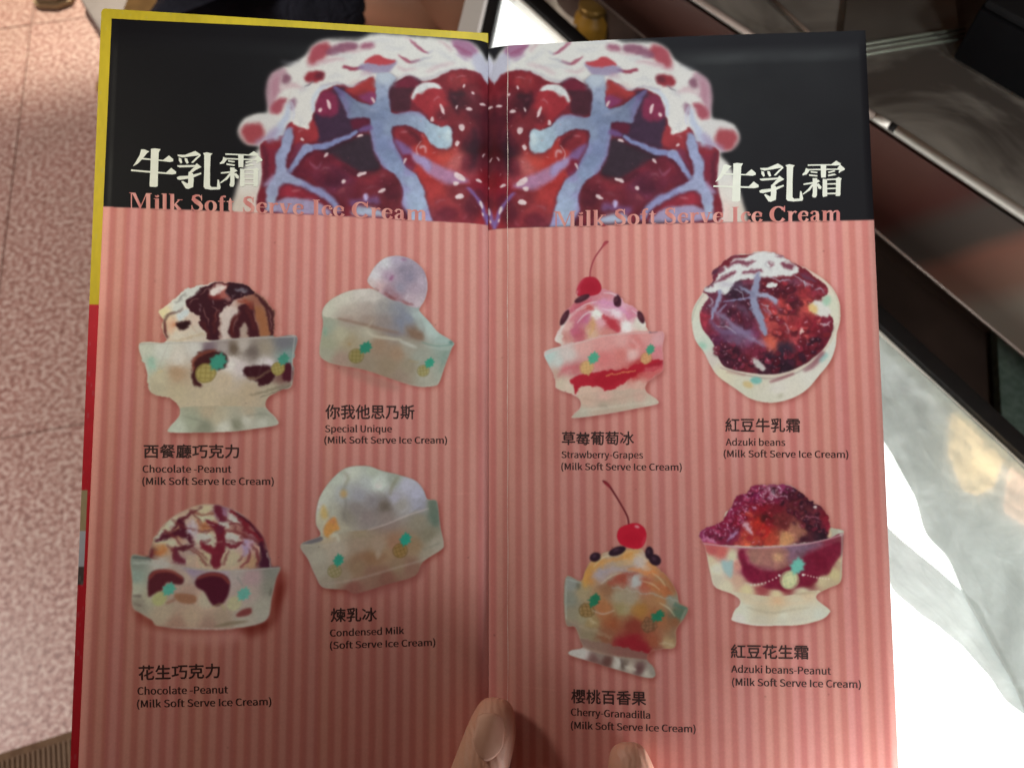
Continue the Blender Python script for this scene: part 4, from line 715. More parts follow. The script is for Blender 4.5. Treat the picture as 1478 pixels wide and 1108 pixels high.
def bowl_g(cv):                            # granadilla sauce, cherry on top
    p = Pic(cv, 800, 690, 3.6952)
    dome = [(60,530),(140,545),(165,490),(195,440),(250,400),(300,385),(385,372),(470,374),(500,420),(545,470),(600,520),(650,600),(665,660),(710,690),(690,740),(650,800),(640,895),(560,905),(500,930),(495,965),(530,1005),(535,1050),(480,1055),(300,1005),(220,980),(85,940),(90,915),(150,900),(135,850),(110,790),(60,765)]
    OUTLINE['g'] = p.px([(60,530),(140,545),(165,490),(190,445),(195,415),(240,390),(285,378),(340,358),(335,300),(350,262),(388,242),(385,205),(350,140),(300,62),(258,22),(258,8),(285,16),(325,70),(365,135),(398,205),(402,240),(440,238),(478,262),(490,310),(475,365),(510,360),(540,395),(570,420),(565,460),(548,470),(600,520),(650,600),(665,660),(710,690),(690,740),(650,800),(640,895),(560,905),(500,930),(495,965),(530,1005),(535,1050),(480,1055),(300,1005),(220,980),(85,940),(90,915),(150,900),(135,850),(110,790),(60,765)])
    p.shadow(dome, 8, 12, 14, (0.80, 0.64, 0.62))
    p.poly(dome, (150,118,84), 2, 1, True)
    p.strk([(396,242,8),(388,200,8),(350,130,8),(300,50,10),(275,24,15),(260,14,8)], (92,20,26), 1.8); p.strk([(292,42,14),(270,22,14)], (140,30,38), 2.5, .8)
    p.setclip(dome, 2, True)
    p.field(dome, [(90,560,120,118,104),(80,640,112,108,88),(90,730,120,106,78),(150,600,140,118,80),(180,520,176,112,50),(220,450,184,130,70),(290,410,170,140,110),(250,510,150,130,120),(330,470,160,136,108),(400,400,196,146,80),(450,440,176,162,152),(500,470,190,120,60),(400,490,156,134,120),(360,530,150,64,44),(430,540,160,150,140),(480,560,160,76,50),(560,570,166,100,54),(600,590,150,76,40),(620,640,118,118,96),(400,620,138,118,90),(340,620,140,124,92),(280,580,130,84,52),(560,640,150,100,56),(260,690,150,84,44),(360,690,132,112,66),(450,700,146,94,36),(540,740,138,74,40),(300,760,130,60,30),(420,780,116,40,26),(420,860,122,24,24),(360,900,116,26,24),(480,920,116,24,24),(520,860,130,60,34),(600,880,146,114,72),(640,760,120,70,40),(660,720,70,90,66),(200,760,132,104,60),(180,820,112,92,62),(220,880,116,92,62),(140,740,128,112,78),(560,920,120,60,44),(260,840,114,62,36),(650,820,124,90,60),(100,780,116,92,72),(150,910,140,120,100)], 3, 3.4)
    p.strk([(165,570,26),(175,510,24),(230,450,20),(330,430,16),(440,390,24)], (192,124,48), 6, .75); p.strk([(210,520,24),(280,490,26),(360,480,18)], (150,134,136), 8, .75); p.strk([(300,560,24),(370,520,26),(440,500,16)], (146,62,44), 6, .8)
    p.strk([(400,480,14),(440,480,20),(500,500,26),(540,500,14)], (196,110,48), 6, .8); p.strk([(440,400,30),(470,450,50),(500,480,24)], (190,166,140), 9, .7); p.blob(432,546,24,24,0,(160,158,146),6,.9); p.blob(560,580,22,18,0,(150,72,44),7,.6)
    p.strk([(500,560,20),(580,600,22),(620,600,12)], (170,96,46), 7, .7); p.strk([(540,530,10),(600,560,14),(640,620,10)], (140,110,70), 5, .7); p.strk([(340,450,10),(420,450,14)], (206,150,80), 6, .5)
    p.strk([(310,575,5),(430,600,6),(580,630,6),(660,650,5)], (150,140,120), 3, .8); p.strk([(64,535,7),(140,556,7)], (142,142,130), 3, .8); p.blob(128,572,10,20,0,(70,70,56),5,.6); p.strk([(640,670,16),(706,692,12)], (66,96,76), 4, .8); p.strk([(700,700,12),(680,745,16)], (96,110,92), 4, .7)
    p.strk([(60,740,10),(150,790,14),(300,840,10)], (142,118,84), 5, .6); p.strk([(560,870,8),(630,885,14)], (160,136,96), 4, .8); p.strk([(180,745,8),(220,770,14)], (160,140,100), 5, .8); p.strk([(340,870,40),(440,880,70),(500,930,40)], (124,14,22), 12, .7); p.strk([(380,600,30),(410,650,50),(390,700,40)], (146,132,100), 16, .5)
    p.strk([(240,600,26),(270,680,30),(290,760,24)], (152,96,48), 12, .5); p.strk([(560,700,30),(600,800,30)], (142,82,42), 12, .5)
    p.pine(195,672,42,38,(26,96,60),(130,94,48),(82,58,22)); p.pine(530,752,42,45,(22,96,62),(120,76,46),(78,48,26))
    p.poly([(130,850),(500,930),(495,965),(530,1005),(535,1052),(480,1058),(300,1010),(85,942),(90,912),(150,900)], (110,74,58), 3, .8)
    p.field([(85,915),(150,900),(220,925),(330,945),(500,965),(530,1005),(535,1052),(480,1058),(300,1010),(85,942)], [(110,930,150,138,118),(150,925,156,136,118),(210,960,96,60,50),(280,970,82,46,36),(330,985,150,134,112),(370,985,96,76,60),(400,1000,150,130,106),(450,1010,84,50,44),(490,1035,150,134,112),(520,1020,120,106,88),(240,940,110,86,70)], 2, 3.6)
    p.strk([(322,950,12),(345,975,22),(330,1005,14)], (158,142,122), 4, .8); p.strk([(378,1000,10),(430,1015,14)], (164,146,122), 4, .8); p.strk([(355,960,6),(365,1010,8)], (60,40,34), 4, .7); p.strk([(150,900,8),(300,940,8),(490,968,8)], (136,110,84), 4, .6)
    p.warp([(160,560),(200,440),(300,385),(480,380),(600,530),(650,640),(620,880),(400,920),(180,860)], 3.6, 13, 7)
    for q in ([(210,470,4),(260,420,8),(330,405,4)], [(420,400,4),(460,410,8),(490,440,4)], [(250,560,4),(300,520,8),(360,500,4)], [(520,500,4),(560,530,7),(590,570,4)], [(470,545,4),(520,560,7),(560,590,4)], [(200,700,4),(260,720,7),(320,700,4)], [(560,660,4),(610,690,7),(640,730,4)]):
        p.strk(q, (206,176,132), 2.8, .6)
    p.strk([(66,545,6),(62,640,7),(64,750,6)], (150,146,128), 3, .6); p.strk([(700,695,6),(672,760,6),(648,890,6)], (136,124,96), 3, .6)
    p.grain(dome, 12, .10, 22); p.setclip(None)
    p.poly([(334,310),(345,268),(390,244),(440,238),(478,262),(490,305),(475,355),(440,374),(390,366),(350,345)], (186,16,36), 2); p.blob(440,256,14,7,15,(222,130,130),3,.9); p.blob(410,320,50,30,0,(170,8,28),12,.5); p.strk([(470,350,10),(484,310,8)], (220,70,80), 4, .5)
    for x, y, rx, ry, a in [(335,386,48,22,-20),(218,418,30,24,-25),(505,395,22,34,0),(535,432,34,28,35)]:
        p.blob(x, y, rx, ry, a, (40,20,30), 3); p.blob(x - 5, y - 6, rx * .4, ry * .35, a, (82,52,66), 4, .6)

def bowl_h(cv):                            # adzuki beans with peanuts, bowl with foot
    p = Pic(cv, 990, 680, 4.6167)
    sil = [(85,400),(120,378),(180,360),(240,325),(260,270),(300,240),(330,165),(400,150),(440,98),(520,90),(620,82),(700,95),(750,130),(800,175),(860,215),(915,250),(950,310),(962,370),(1040,390),(1050,420),(1040,600),(1030,730),(960,770),(880,810),(870,850),(950,915),(955,940),(900,985),(760,1020),(600,1024),(450,1022),(310,990),(305,960),(320,920),(355,880),(350,845),(300,810),(190,765),(160,680),(130,530),(115,480),(85,430)]
    OUTLINE['h'] = p.px(sil)
    p.shadow(sil, 10, 10, 14, (0.82, 0.68, 0.68))
    p.poly(sil, (196,188,160), 1.5, 1, True); p.setclip(sil, 1.5, True)
    dome = [(80,470),(90,390),(240,320),(330,160),(440,95),(620,80),(750,125),(920,250),(965,370),(940,450),(640,490),(300,490)]
    p.field(dome, [(120,400,140,40,80),(160,440,170,60,90),(230,380,130,20,50),(260,440,116,26,50),(300,400,120,30,60),(290,260,130,24,60),(350,200,146,30,70),(380,260,160,20,36),(340,320,150,20,44),(450,160,130,24,70),(560,130,150,70,96),(650,120,130,40,80),(600,170,120,24,56),(500,230,140,18,34),(460,330,196,40,30),(440,400,180,44,36),(520,390,186,30,28),(410,460,206,80,50),(530,300,70,22,24),(600,300,116,40,40),(560,440,180,60,40),(660,440,190,130,90),(640,340,104,34,36),(740,400,170,110,86),(740,220,96,30,36),(720,170,66,20,34),(830,200,60,20,36),(800,260,88,32,40),(850,310,120,44,60),(800,360,90,22,30),(860,380,50,20,34),(900,420,44,24,34),(920,300,120,22,36),(780,440,70,26,40),(940,360,130,24,44),(600,250,110,22,34)], 3, 3.6, 1, True, 26, 6)
    p.grain(dome, 18, .45, 41, 6); p.grain(dome, 9, .3, 42, 5)
    p.beans([(110,400),(250,330),(330,170),(440,105),(560,100),(540,200),(420,280),(330,400),(200,450)], 70, 17, [(150,30,66),(124,20,50),(170,50,84)], 61, .8, (214,160,190))
    p.beans([(560,110),(740,130),(900,250),(950,360),(920,440),(780,440),(700,320),(600,230)], 60, 19, [(70,20,34),(104,26,44),(120,40,52),(50,20,34)], 62, .8, (180,120,140))
    p.beans([(380,200),(520,240),(600,330),(600,470),(350,480),(400,300)], 16, 26, [(180,34,36),(160,24,34),(196,60,44)], 63, .6)
    p.poly([(620,470),(650,400),(700,420),(712,455),(690,490),(640,490)], (196,136,84), 5, .9); p.poly([(705,340),(760,370),(800,400),(790,430),(730,420),(700,390)], (150,90,70), 7, .8); p.grain([(620,400),(800,340),(800,430),(700,490),(620,480)], 12, .25, 43)
    p.poly([(370,350),(400,335),(430,380),(440,420),(400,395)], (206,170,180), 4, .85); p.strk([(430,110,10),(450,130,12)], (190,60,100), 4, .7)
    p.strk([(270,460,8),(300,430,16),(330,400,14)], (176,150,196), 5, .8); p.strk([(100,450,12),(150,450,22),(190,470,14)], (196,130,160), 5, .7); p.strk([(320,475,14),(380,480,12)], (186,70,60), 5, .7)
    p.glints([(100,400),(250,320),(340,170),(450,110),(700,100),(720,160),(560,230),(400,300),(320,460),(120,450)], 95, 17, (206,150,180), 44, 2.6, .8)
    p.glints([(680,180),(900,250),(940,400),(760,440),(640,300)], 22, 14, (170,110,120), 45, 2.6, .6); p.glints([(480,100),(640,95),(640,190),(520,210)], 26, 22, (212,180,196), 46, 2.6, .8)
    p.blob(862,238,10,10,0,(220,206,200),3,.9); p.strk([(790,300,6),(830,305,8),(880,310,6)], (170,90,110), 3, .8)
    p.poly([(945,430),(960,375),(975,395),(965,440)], (206,186,140), 4); p.poly([(965,375),(1040,390),(1045,425),(975,440)], (166,166,144), 4, .9)
    p.warp(dome, 2.6, 9, 6)
    # glass and what shows through it
    p.field([(110,470),(300,498),(500,505),(760,485),(940,450),(1048,415),(1040,600),(1030,730),(880,810),(350,850),(190,765),(130,530)], [(170,520,186,80,76),(230,530,196,90,80),(150,580,196,180,140),(200,640,206,200,166),(180,720,186,176,146),(270,620,170,170,160),(300,560,196,190,150),(330,620,196,130,110),(380,560,150,40,70),(400,650,124,20,56),(440,700,120,14,46),(450,560,150,110,90),(520,540,160,96,90),(600,570,196,140,100),(560,620,130,60,76),(620,640,120,60,60),(680,540,130,90,110),(760,520,110,76,90),(820,560,120,40,62),(900,600,110,16,40),(860,670,100,14,34),(980,500,130,36,60),(960,580,122,30,50),(1020,500,120,50,60),(1020,600,176,150,116),(980,680,186,170,120),(900,720,190,172,130),(560,720,120,16,40),(640,760,124,20,36),(800,740,110,24,36),(340,720,190,150,120),(400,780,196,180,130),(260,760,196,186,150),(600,810,196,176,132),(780,800,196,184,150),(960,750,176,156,120),(500,760,150,60,60)], 2, 3.8)
    p.poly([(345,540),(380,520),(400,600),(460,640),(520,660),(640,650),(800,560),(960,490),(1028,470),(1026,560),(980,620),(950,680),(880,700),(860,740),(700,780),(560,780),(460,745),(390,700),(370,640)], (116,16,42), 5, .85)
    p.poly([(400,520),(660,515),(680,560),(640,640),(540,640),(440,590)], (160,104,90), 10, .85); p.blob(610,570,34,26,0,(206,156,108),9,.85); p.strk([(700,510,50),(820,500,40),(900,480,24)], (120,92,116), 10, .7); p.strk([(830,560,30),(900,600,60),(930,660,50)], (104,12,34), 10, .6)
    p.grain([(345,540),(1028,470),(950,680),(560,780),(390,700)], 20, .3, 47)
    p.poly([(240,640),(235,590),(275,600),(310,590),(300,700),(265,680)], (140,176,168), 6, .8)
    p.strk([(390,740,8),(450,755,14),(520,745,10)], (206,190,150), 4, .8)
    for q in range(9): p.blob(430 + q * 24, 752 - q * q * 0.95, 6, 6, 0, (214,196,176), 2, .85)
    for q in range(9): p.blob(790 + q * 20, 686 + q * 6 - q * q * 0.3, 5.5, 5.5, 0, (214,186,170), 2, .85)
    p.blob(778,687,9,9,0,(226,210,196),2); p.blob(618,690,8,8,0,(226,210,196),2)
    p.pine(716,670,66,30,(96,180,160),(190,190,136),(160,170,120)); p.blob(690,712,24,24,0,(200,206,150),6,.6)
    p.strk([(110,478,8),(300,500,9),(500,507,9),(760,488,9),(940,452,8),(1045,418,9)], (186,136,146), 2.5, .85); p.strk([(135,540,6),(160,680,7),(195,765,7)], (206,180,150), 3, .8); p.strk([(1040,430,8),(1036,600,8),(1028,725,8)], (176,166,150), 3, .7); p.strk([(1025,395,26),(1036,425,16)], (186,190,176), 4, .7)
    p.field([(300,800),(600,830),(880,790),(870,850),(950,915),(955,940),(900,985),(600,1024),(310,992),(320,920),(355,880)], [(400,830,190,172,136),(600,860,200,160,116),(800,820,200,176,140),(600,900,186,166,130),(380,900,190,186,160),(360,970,192,190,166),(500,980,180,170,144),(640,950,196,190,166),(640,1000,186,180,156),(800,930,194,188,166),(880,950,190,190,172),(500,900,180,164,130),(760,880,196,184,154),(740,990,190,182,160)], 2)
    p.strk([(720,815,8),(800,808,12),(870,800,6)], (150,130,96), 4, .6); p.strk([(400,900,8),(560,938,12),(720,915,8),(820,905,6)], (156,142,110), 5, .6); p.strk([(380,870,8),(600,880,12),(800,870,8)], (206,172,130), 7, .5)
    p.strk([(315,985,8),(450,1014,9),(640,1018,8),(900,980,8)], (206,200,180), 4, .6)
    p.grain(sil, 10, .06, 48); p.setclip(None)

def paint_pages():
    out = {}
    L, R = Canvas('L', WL), Canvas('R', WR)
    for cv in (L, R): header(cv)
    big_photo(L)
    # the right page carries the same photograph mirrored about the gutter
    A = L.a
    dx = int(0.0028 * RES)
    cols = np.abs(np.arange(min(L.w, R.w)) - dx)
    band = int((0.0846 - T0) * RES); t = (np.arange(band) + 0.5) / RES + T0
    rows = np.clip(((t * (0.0812 / 0.0842) - T0) * RES).astype(int), 0, L.h - 1)
    mk, (x0, y0, x1, y1) = Pic(L, 0, 0, 1.0).polymask(OUTLINE['mound'] + [(700, 340), (340, 340)], 3.0, False)
    full = np.zeros((L.h, L.w), dtype=np.float32); full[y0:y1, x0:x1] = mk
    rm, (a0, b0, a1, b1) = Pic(R, 0, 0, 1.0).polymask([(690, -60), (1340, -60), (1340, 315.5), (1258, 317.5), (700, 329.8), (690, 330)], 0.5, False)
    rf = np.zeros((R.h, R.w), dtype=np.float32); rf[b0:b1, a0:a1] = rm
    k = (full[rows][:, cols] * rf[:band, :len(cols)])[..., None]
    R.a[:band, :len(cols)] = R.a[:band, :len(cols)] * (1 - k) + A[rows][:, cols] * k
    # stripes cut the photograph off along a straight line on the left page
    clean = Canvas('L', WL)
    pm, (x0, y0, x1, y1) = Pic(L, 0, 0, 1.0).polymask([(90, 296), (148, 298.2), (704, 323.2), (730, 324), (730, 420), (90, 420)], 0.5, False)
    L.a[y0:y1, x0:x1] = L.a[y0:y1, x0:x1] * (1 - pm[..., None]) + clean.a[y0:y1, x0:x1] * pm[..., None]
    for f in (bowl_a, bowl_b, bowl_c, bowl_d): f(L)
    for f in (bowl_e, bowl_f, bowl_g, bowl_h): f(R)
    rng = np.random.default_rng(77)
    # scuffs, specks and greasy dots of a menu that is handled every day
    for cv, seed in ((L, 8), (R, 9)):
        rg = np.random.default_rng(seed); p = Pic(cv, 0, 0, 1.0)
        for _ in range(16):
            x, y = (rg.uniform(150, 700) if cv.side == 'L' else rg.uniform(710, 1260)), rg.uniform(70, 1090)
            p.blob(x, y, .6 + rg.random() * .8, .5 + rg.random() * .6, 0, (0.62, 0.55, 0.52), .5, .7, 'm')
        for _ in range(9):
            x, y, a = (rg.uniform(150, 700) if cv.side == 'L' else rg.uniform(710, 1260)), rg.uniform(70, 1090), rg.uniform(-.5, .5) + (1.57 if rg.random() < .4 else 0)
            l = rg.uniform(8, 45); c = (1.05, 1.07, 1.08) if rg.random() < .6 else (0.94, 0.92, 0.92)
            p.blob(x, y, l, .7, math.degrees(a), c, .6, .8, 'm')
        for _ in range(10):
            x, y = (rg.uniform(150, 700) if cv.side == 'L' else rg.uniform(710, 1260)), rg.uniform(340, 1090)
            p.blob(x, y, rg.uniform(25, 80), rg.uniform(20, 60), rg.uniform(0, 180), (0.965, 0.95, 0.94) if rg.random() < .6 else (1.02, 1.02, 1.015), 14, .8, 'm')
    for cv in (L, R):                      # paper tooth
        cv.a = np.clip(blur(cv.a, 1.25) * (1 + (noise(cv.h, cv.w, 3, rng)[..., None] - 0.5) * 0.03), 0, 1)
    return L, R

# ------------------------------------------------------------- helpers ----
def tag(o, label=None, cat=None, group=None, kind=None):
    if label: o['label'] = label
    if cat: o['category'] = cat
    if group: o['group'] = group
    if kind: o['kind'] = kind
    return o
def empty(name, loc, label=None, cat=None, group=None):
    o = bpy.data.objects.new(name, None); COL.objects.link(o); o.location = Vector(loc); o.empty_display_size = 0.05
    bpy.context.view_layer.update()
    return tag(o, label, cat, group)
def mesh_obj(name, verts, faces, mats=None, parent=None, smooth=False, uvs=None, mat_idx=None):
    """verts are world coordinates; the object's origin goes to the parent's"""
    me = bpy.data.meshes.new(name)
    org = np.zeros(3)
    if parent is not None:
        q = parent; org = np.zeros(3)
        while q is not None: org = org + np.array(q.location); q = q.parent
    me.from_pydata([tuple(np.asarray(v, dtype=float) - org) for v in verts], [], faces)
    if mats:
        for m in (mats if isinstance(mats, (list, tuple)) else [mats]): me.materials.append(m)
    if mat_idx:
        for p, i in zip(me.polygons, mat_idx): p.material_index = i
    if smooth:
        for p in me.polygons: p.use_smooth = True
    if uvs is not None:
        ul = me.uv_layers.new(name="UVMap")
        for lp in me.loops: ul.data[lp.index].uv = uvs[lp.vertex_index]
    me.validate(); me.update()
    o = bpy.data.objects.new(name, me); COL.objects.link(o)
    if parent is not None: o.parent = parent
    return o
def prism(name, pts, z0, z1, mat, parent=None, bevel=0.0, seg=2):
    """a slab between two levels over a polygon of world x, y"""
    bm = bmesh.new()
    vs = [bm.verts.new((p[0], p[1], z0)) for p in pts]
    f = bm.faces.new(vs)
    r = bmesh.ops.extrude_face_region(bm, geom=[f])
    for v in r['geom']:
        if isinstance(v, bmesh.types.BMVert): v.co.z = z1
    bmesh.ops.recalc_face_normals(bm, faces=bm.faces)
    if bevel: bmesh.ops.bevel(bm, geom=list(bm.edges), offset=bevel, segments=seg, affect='EDGES', profile=0.6)
    return from_bm(name, bm, mat, parent, bevel > 0)
def from_bm(name, bm, mat, parent=None, smooth=False):
    org = Vector((0, 0, 0)); q = parent
    while q is not None: org += q.location; q = q.parent
    for v in bm.verts: v.co -= org
    me = bpy.data.meshes.new(name); bm.to_mesh(me); bm.free()
    if mat: me.materials.append(mat)
    if smooth:
        for p in me.polygons: p.use_smooth = True
        try: me.set_sharp_from_angle(angle=math.radians(35))
        except Exception: pass
    o = bpy.data.objects.new(name, me); COL.objects.link(o)
    if parent is not None: o.parent = parent
    return o
def tube(name, pts, r, mat, parent=None, seg=12, caps=True):
    pts = [Vector(p) for p in pts]; rr = r if isinstance(r, (list, tuple)) else [r] * len(pts)
    V, F = [], []
    up = Vector((0.13, 0.31, 0.94))
    for i, p in enumerate(pts):
        d = (pts[min(i + 1, len(pts) - 1)] - pts[max(i - 1, 0)]).normalized()
        a = d.cross(up)
        if a.length < 0.05: a = d.cross(Vector((1, 0, 0)))
        a.normalize(); b = d.cross(a)
        for k in range(seg):
            t = 2 * math.pi * k / seg
            V.append(p + (a * math.cos(t) + b * math.sin(t)) * rr[i])
    for i in range(len(pts) - 1):
        for k in range(seg):
            F.append((i * seg + k, i * seg + (k + 1) % seg, (i + 1) * seg + (k + 1) % seg, (i + 1) * seg + k))
    if caps: F.append(tuple(range(seg))[::-1]); F.append(tuple((len(pts) - 1) * seg + k for k in range(seg)))
    return mesh_obj(name, V, F, mat, parent, True)

class NT:
    def __init__(self, name, base=(0.5, 0.5, 0.5), rough=0.5, metal=0.0, spec=0.5):
        self.m = bpy.data.materials.new(name); self.m.use_nodes = True; self.t = self.m.node_tree
        self.b = self.t.nodes['Principled BSDF']
        self.b.inputs['Base Color'].default_value = (*base, 1); self.b.inputs['Roughness'].default_value = rough
        self.b.inputs['Metallic'].default_value = metal; self.b.inputs['Specular IOR Level'].default_value = spec
    def n(self, kind, **kw):
        o = self.t.nodes.new(kind)
        for k, v in kw.items():
            if k in o.inputs: o.inputs[k].default_value = v
            else: setattr(o, k, v)
        return o
    def l(self, a, b): self.t.links.new(a, b)
    def coord(self, kind='Object', scale=(1, 1, 1), rot=(0, 0, 0)):
        c = self.n('ShaderNodeTexCoord'); mp = self.n('ShaderNodeMapping')
        mp.inputs['Scale'].default_value = scale; mp.inputs['Rotation'].default_value = rot
        self.l(c.outputs[kind], mp.inputs['Vector']); return mp.outputs['Vector']
    def noise(self, vec, scale, detail=3.0, rough=0.5, dist=0.0):
        o = self.n('ShaderNodeTexNoise'); o.inputs['Scale'].default_value = scale; o.inputs['Detail'].default_value = detail
        o.inputs['Roughness'].default_value = rough; o.inputs['Distortion'].default_value = dist
        if vec is not None: self.l(vec, o.inputs['Vector'])
        return o.outputs['Fac']
    def ramp(self, fac, stops, interp='LINEAR'):
        o = self.n('ShaderNodeValToRGB'); e = o.color_ramp; e.interpolation = interp
        while len(e.elements) > 1: e.elements.remove(e.elements[-1])
        e.elements[0].position = stops[0][0]; e.elements[0].color = (*stops[0][1], 1)
        for p, c in stops[1:]:
            q = e.elements.new(p); q.color = (*c, 1)
        self.l(fac, o.inputs['Fac']); return o.outputs['Color']
    def mix(self, fac, a, b, mode='MIX'):
        o = self.n('ShaderNodeMix'); o.data_type = 'RGBA'; o.blend_type = mode
        for sock, v in ((o.inputs[0], fac), (o.inputs[6], a), (o.inputs[7], b)):
            if isinstance(v, (int, float)): sock.default_value = v
            elif isinstance(v, tuple): sock.default_value = (*v, 1)
            else: self.l(v, sock)
        return o.outputs[2]
    def base(self, c): self.l(c, self.b.inputs['Base Color']); return self
    def rough(self, c): self.l(c, self.b.inputs['Roughness']); return self
    def bump(self, h, strength=0.3, dist=0.01):
        o = self.n('ShaderNodeBump'); o.inputs['Strength'].default_value = strength; o.inputs['Distance'].default_value = dist
        self.l(h, o.inputs['Height']); self.l(o.outputs['Normal'], self.b.inputs['Normal']); return self

def picture(name, arr):
    """arr: rows from the top, sRGB"""
    h, w = arr.shape[:2]
    im = bpy.data.images.new(name, w, h, alpha=False)
    buf = np.ones((h, w, 4), dtype=np.float32); buf[..., :3] = arr[::-1]
    im.pixels.foreach_set(buf.ravel()); im.update(); im.pack()
    return im

# ------------------------------------------------------------ materials ----
def print_material(name, im, rough=0.42):
    m = NT(name, rough=rough, spec=0.08)
    t = m.n('ShaderNodeTexImage'); t.image = im; t.interpolation = 'Cubic'; t.extension = 'EXTEND'
    m.base(t.outputs['Color'])
    v = m.coord('Object'); m.bump(m.noise(v, 900, 3, 0.6), 0.06, 0.0005)
    r = m.ramp(m.noise(v, 40, 3), [(0.3, (0.50,) * 3), (0.7, (0.62,) * 3)]); m.rough(r)
    return m.m
def simple(name, col, rough=0.5, metal=0.0, var=0.1, scale=60, bump=0.05, spec=0.5, bscale=None):
    m = NT(name, col, rough, metal, spec); v = m.coord('Object')
    n = m.noise(v, scale, 4, 0.55)
    a = tuple(max(0, c * (1 - var)) for c in col); b = tuple(min(1, c * (1 + var)) for c in col)
    m.base(m.ramp(n, [(0.3, a), (0.7, b)]))
    if bump: m.bump(m.noise(v, bscale or scale * 4, 3), bump, 0.002)
    return m.m

# ============================================================ the menu ====
pagesL, pagesR = paint_pages()
IMG = {'L': picture("left_page_print", pagesL.a), 'R': picture("right_page_print", pagesR.a)}
PMAT = {k: print_material("printed_paper_" + k.lower(), IMG[k]) for k in IMG}
paper_edge = simple("paper_edge", (0.62, 0.58, 0.52), 0.8, scale=300)
WID = {'L': WL, 'R': WR}; CW = {'L': pagesL.w / RES, 'R': pagesR.w / RES}; CH = pagesL.h / RES
T_TOP = {'L': -0.0012, 'R': 0.0016}; T_BOT = 0.3345
N_COL = 72

def bulge(side, s, t=0.1):
    u = min(max(s / WID[side], 0), 1)
    b = 0.0013 * math.sin(math.pi * u) ** 2 * (1 + 0.4 * math.sin(9 * t)) - 0.0024 * math.exp(-max(s, 0) / 0.0030)
    if side == 'R': b += 0.00035 * (1 / (1 + math.exp(-(s - 0.0084) / 0.0004)) - 1)
    return b
def colgrid(side):
    W = WID[side]; u = np.linspace(0, 1, N_COL + 1)
    return W * (0.35 * u + 0.65 * u ** 1.9) - 0.0004 * (u == 0)      # finer columns towards the gutter
def surf_z(side, s, t):
    """height of the page's facets, so that prints lie on them exactly"""
    g = GRID[side]; i = int(np.clip(np.searchsorted(g, s) - 1, 0, len(g) - 2))
    a, b = g[i], g[i + 1]; k = (s - a) / (b - a)
    return bulge(side, a, t) * (1 - k) + bulge(side, b, t) * k
def pt(side, s, t, h=0.0):
    hh, n = PAGE[side]
    return G_TOP + hh * s + G_DIR * t + n * (surf_z(side, s, t) + h)
GRID = {k: colgrid(k) for k in 'LR'}
def uv_of(side, s, t): return (s / CW[side], 1 - (t - T0) / CH)

menu = empty("menu", G_TOP + G_DIR * 0.334, "open dessert menu with pink striped pages and a yellow and red cover edge", "menu")

def build_page(side):
    g = GRID[side]; n = len(g); rows = np.linspace(T_TOP[side], T_BOT, 25); thick = 0.0009
    rad = 0.0022
    V, UVs, F, MI = [], [], [], []
    for t in rows:
        for s in g:
            ss, tt = s, t
            V.append(pt(side, ss, tt)); UVs.append(uv_of(side, ss, tt))
    m = len(rows)
    for j in range(m - 1):
        for i in range(n - 1):
            a = j * n + i; q = (a, a + 1, a + n + 1, a + n)
            F.append(q if side == 'R' else q[::-1]); MI.append(0)
    # rounded outer corner
    for j in range(m):
        for i in range(n):
            s, t = g[i], rows[j]
    k = len(V)
    for t in rows:
        for s in g:
            V.append(pt(side, s, t, -thick)); UVs.append(uv_of(side, s, t))
    for j in range(m - 1):
        for i in range(n - 1):
            a = k + j * n + i; q = (a, a + n, a + n + 1, a + 1)
            F.append(q if side == 'R' else q[::-1]); MI.append(1)
    ring = [i for i in range(n)] + [j * n + n - 1 for j in range(1, m)] + [(m - 1) * n + i for i in range(n - 2, -1, -1)] + [j * n for j in range(m - 2, 0, -1)]
    for a, b in zip(ring, ring[1:] + ring[:1]):
        q = (a, k + a, k + b, b)
        F.append(q if side == 'R' else q[::-1]); MI.append(1)
    o = mesh_obj("left_page" if side == 'L' else "right_page", V, F, [PMAT[side], paper_edge], menu, False, UVs, MI)
    for p in o.data.polygons:
        p.use_smooth = p.material_index == 0
    return o
PAGES = {'L': build_page('L'), 'R': build_page('R')}
PAGES['L']['label'] = "left page with chocolate peanut, special unique and condensed milk ices"
PAGES['R']['label'] = "right page with strawberry, adzuki bean and cherry ices"

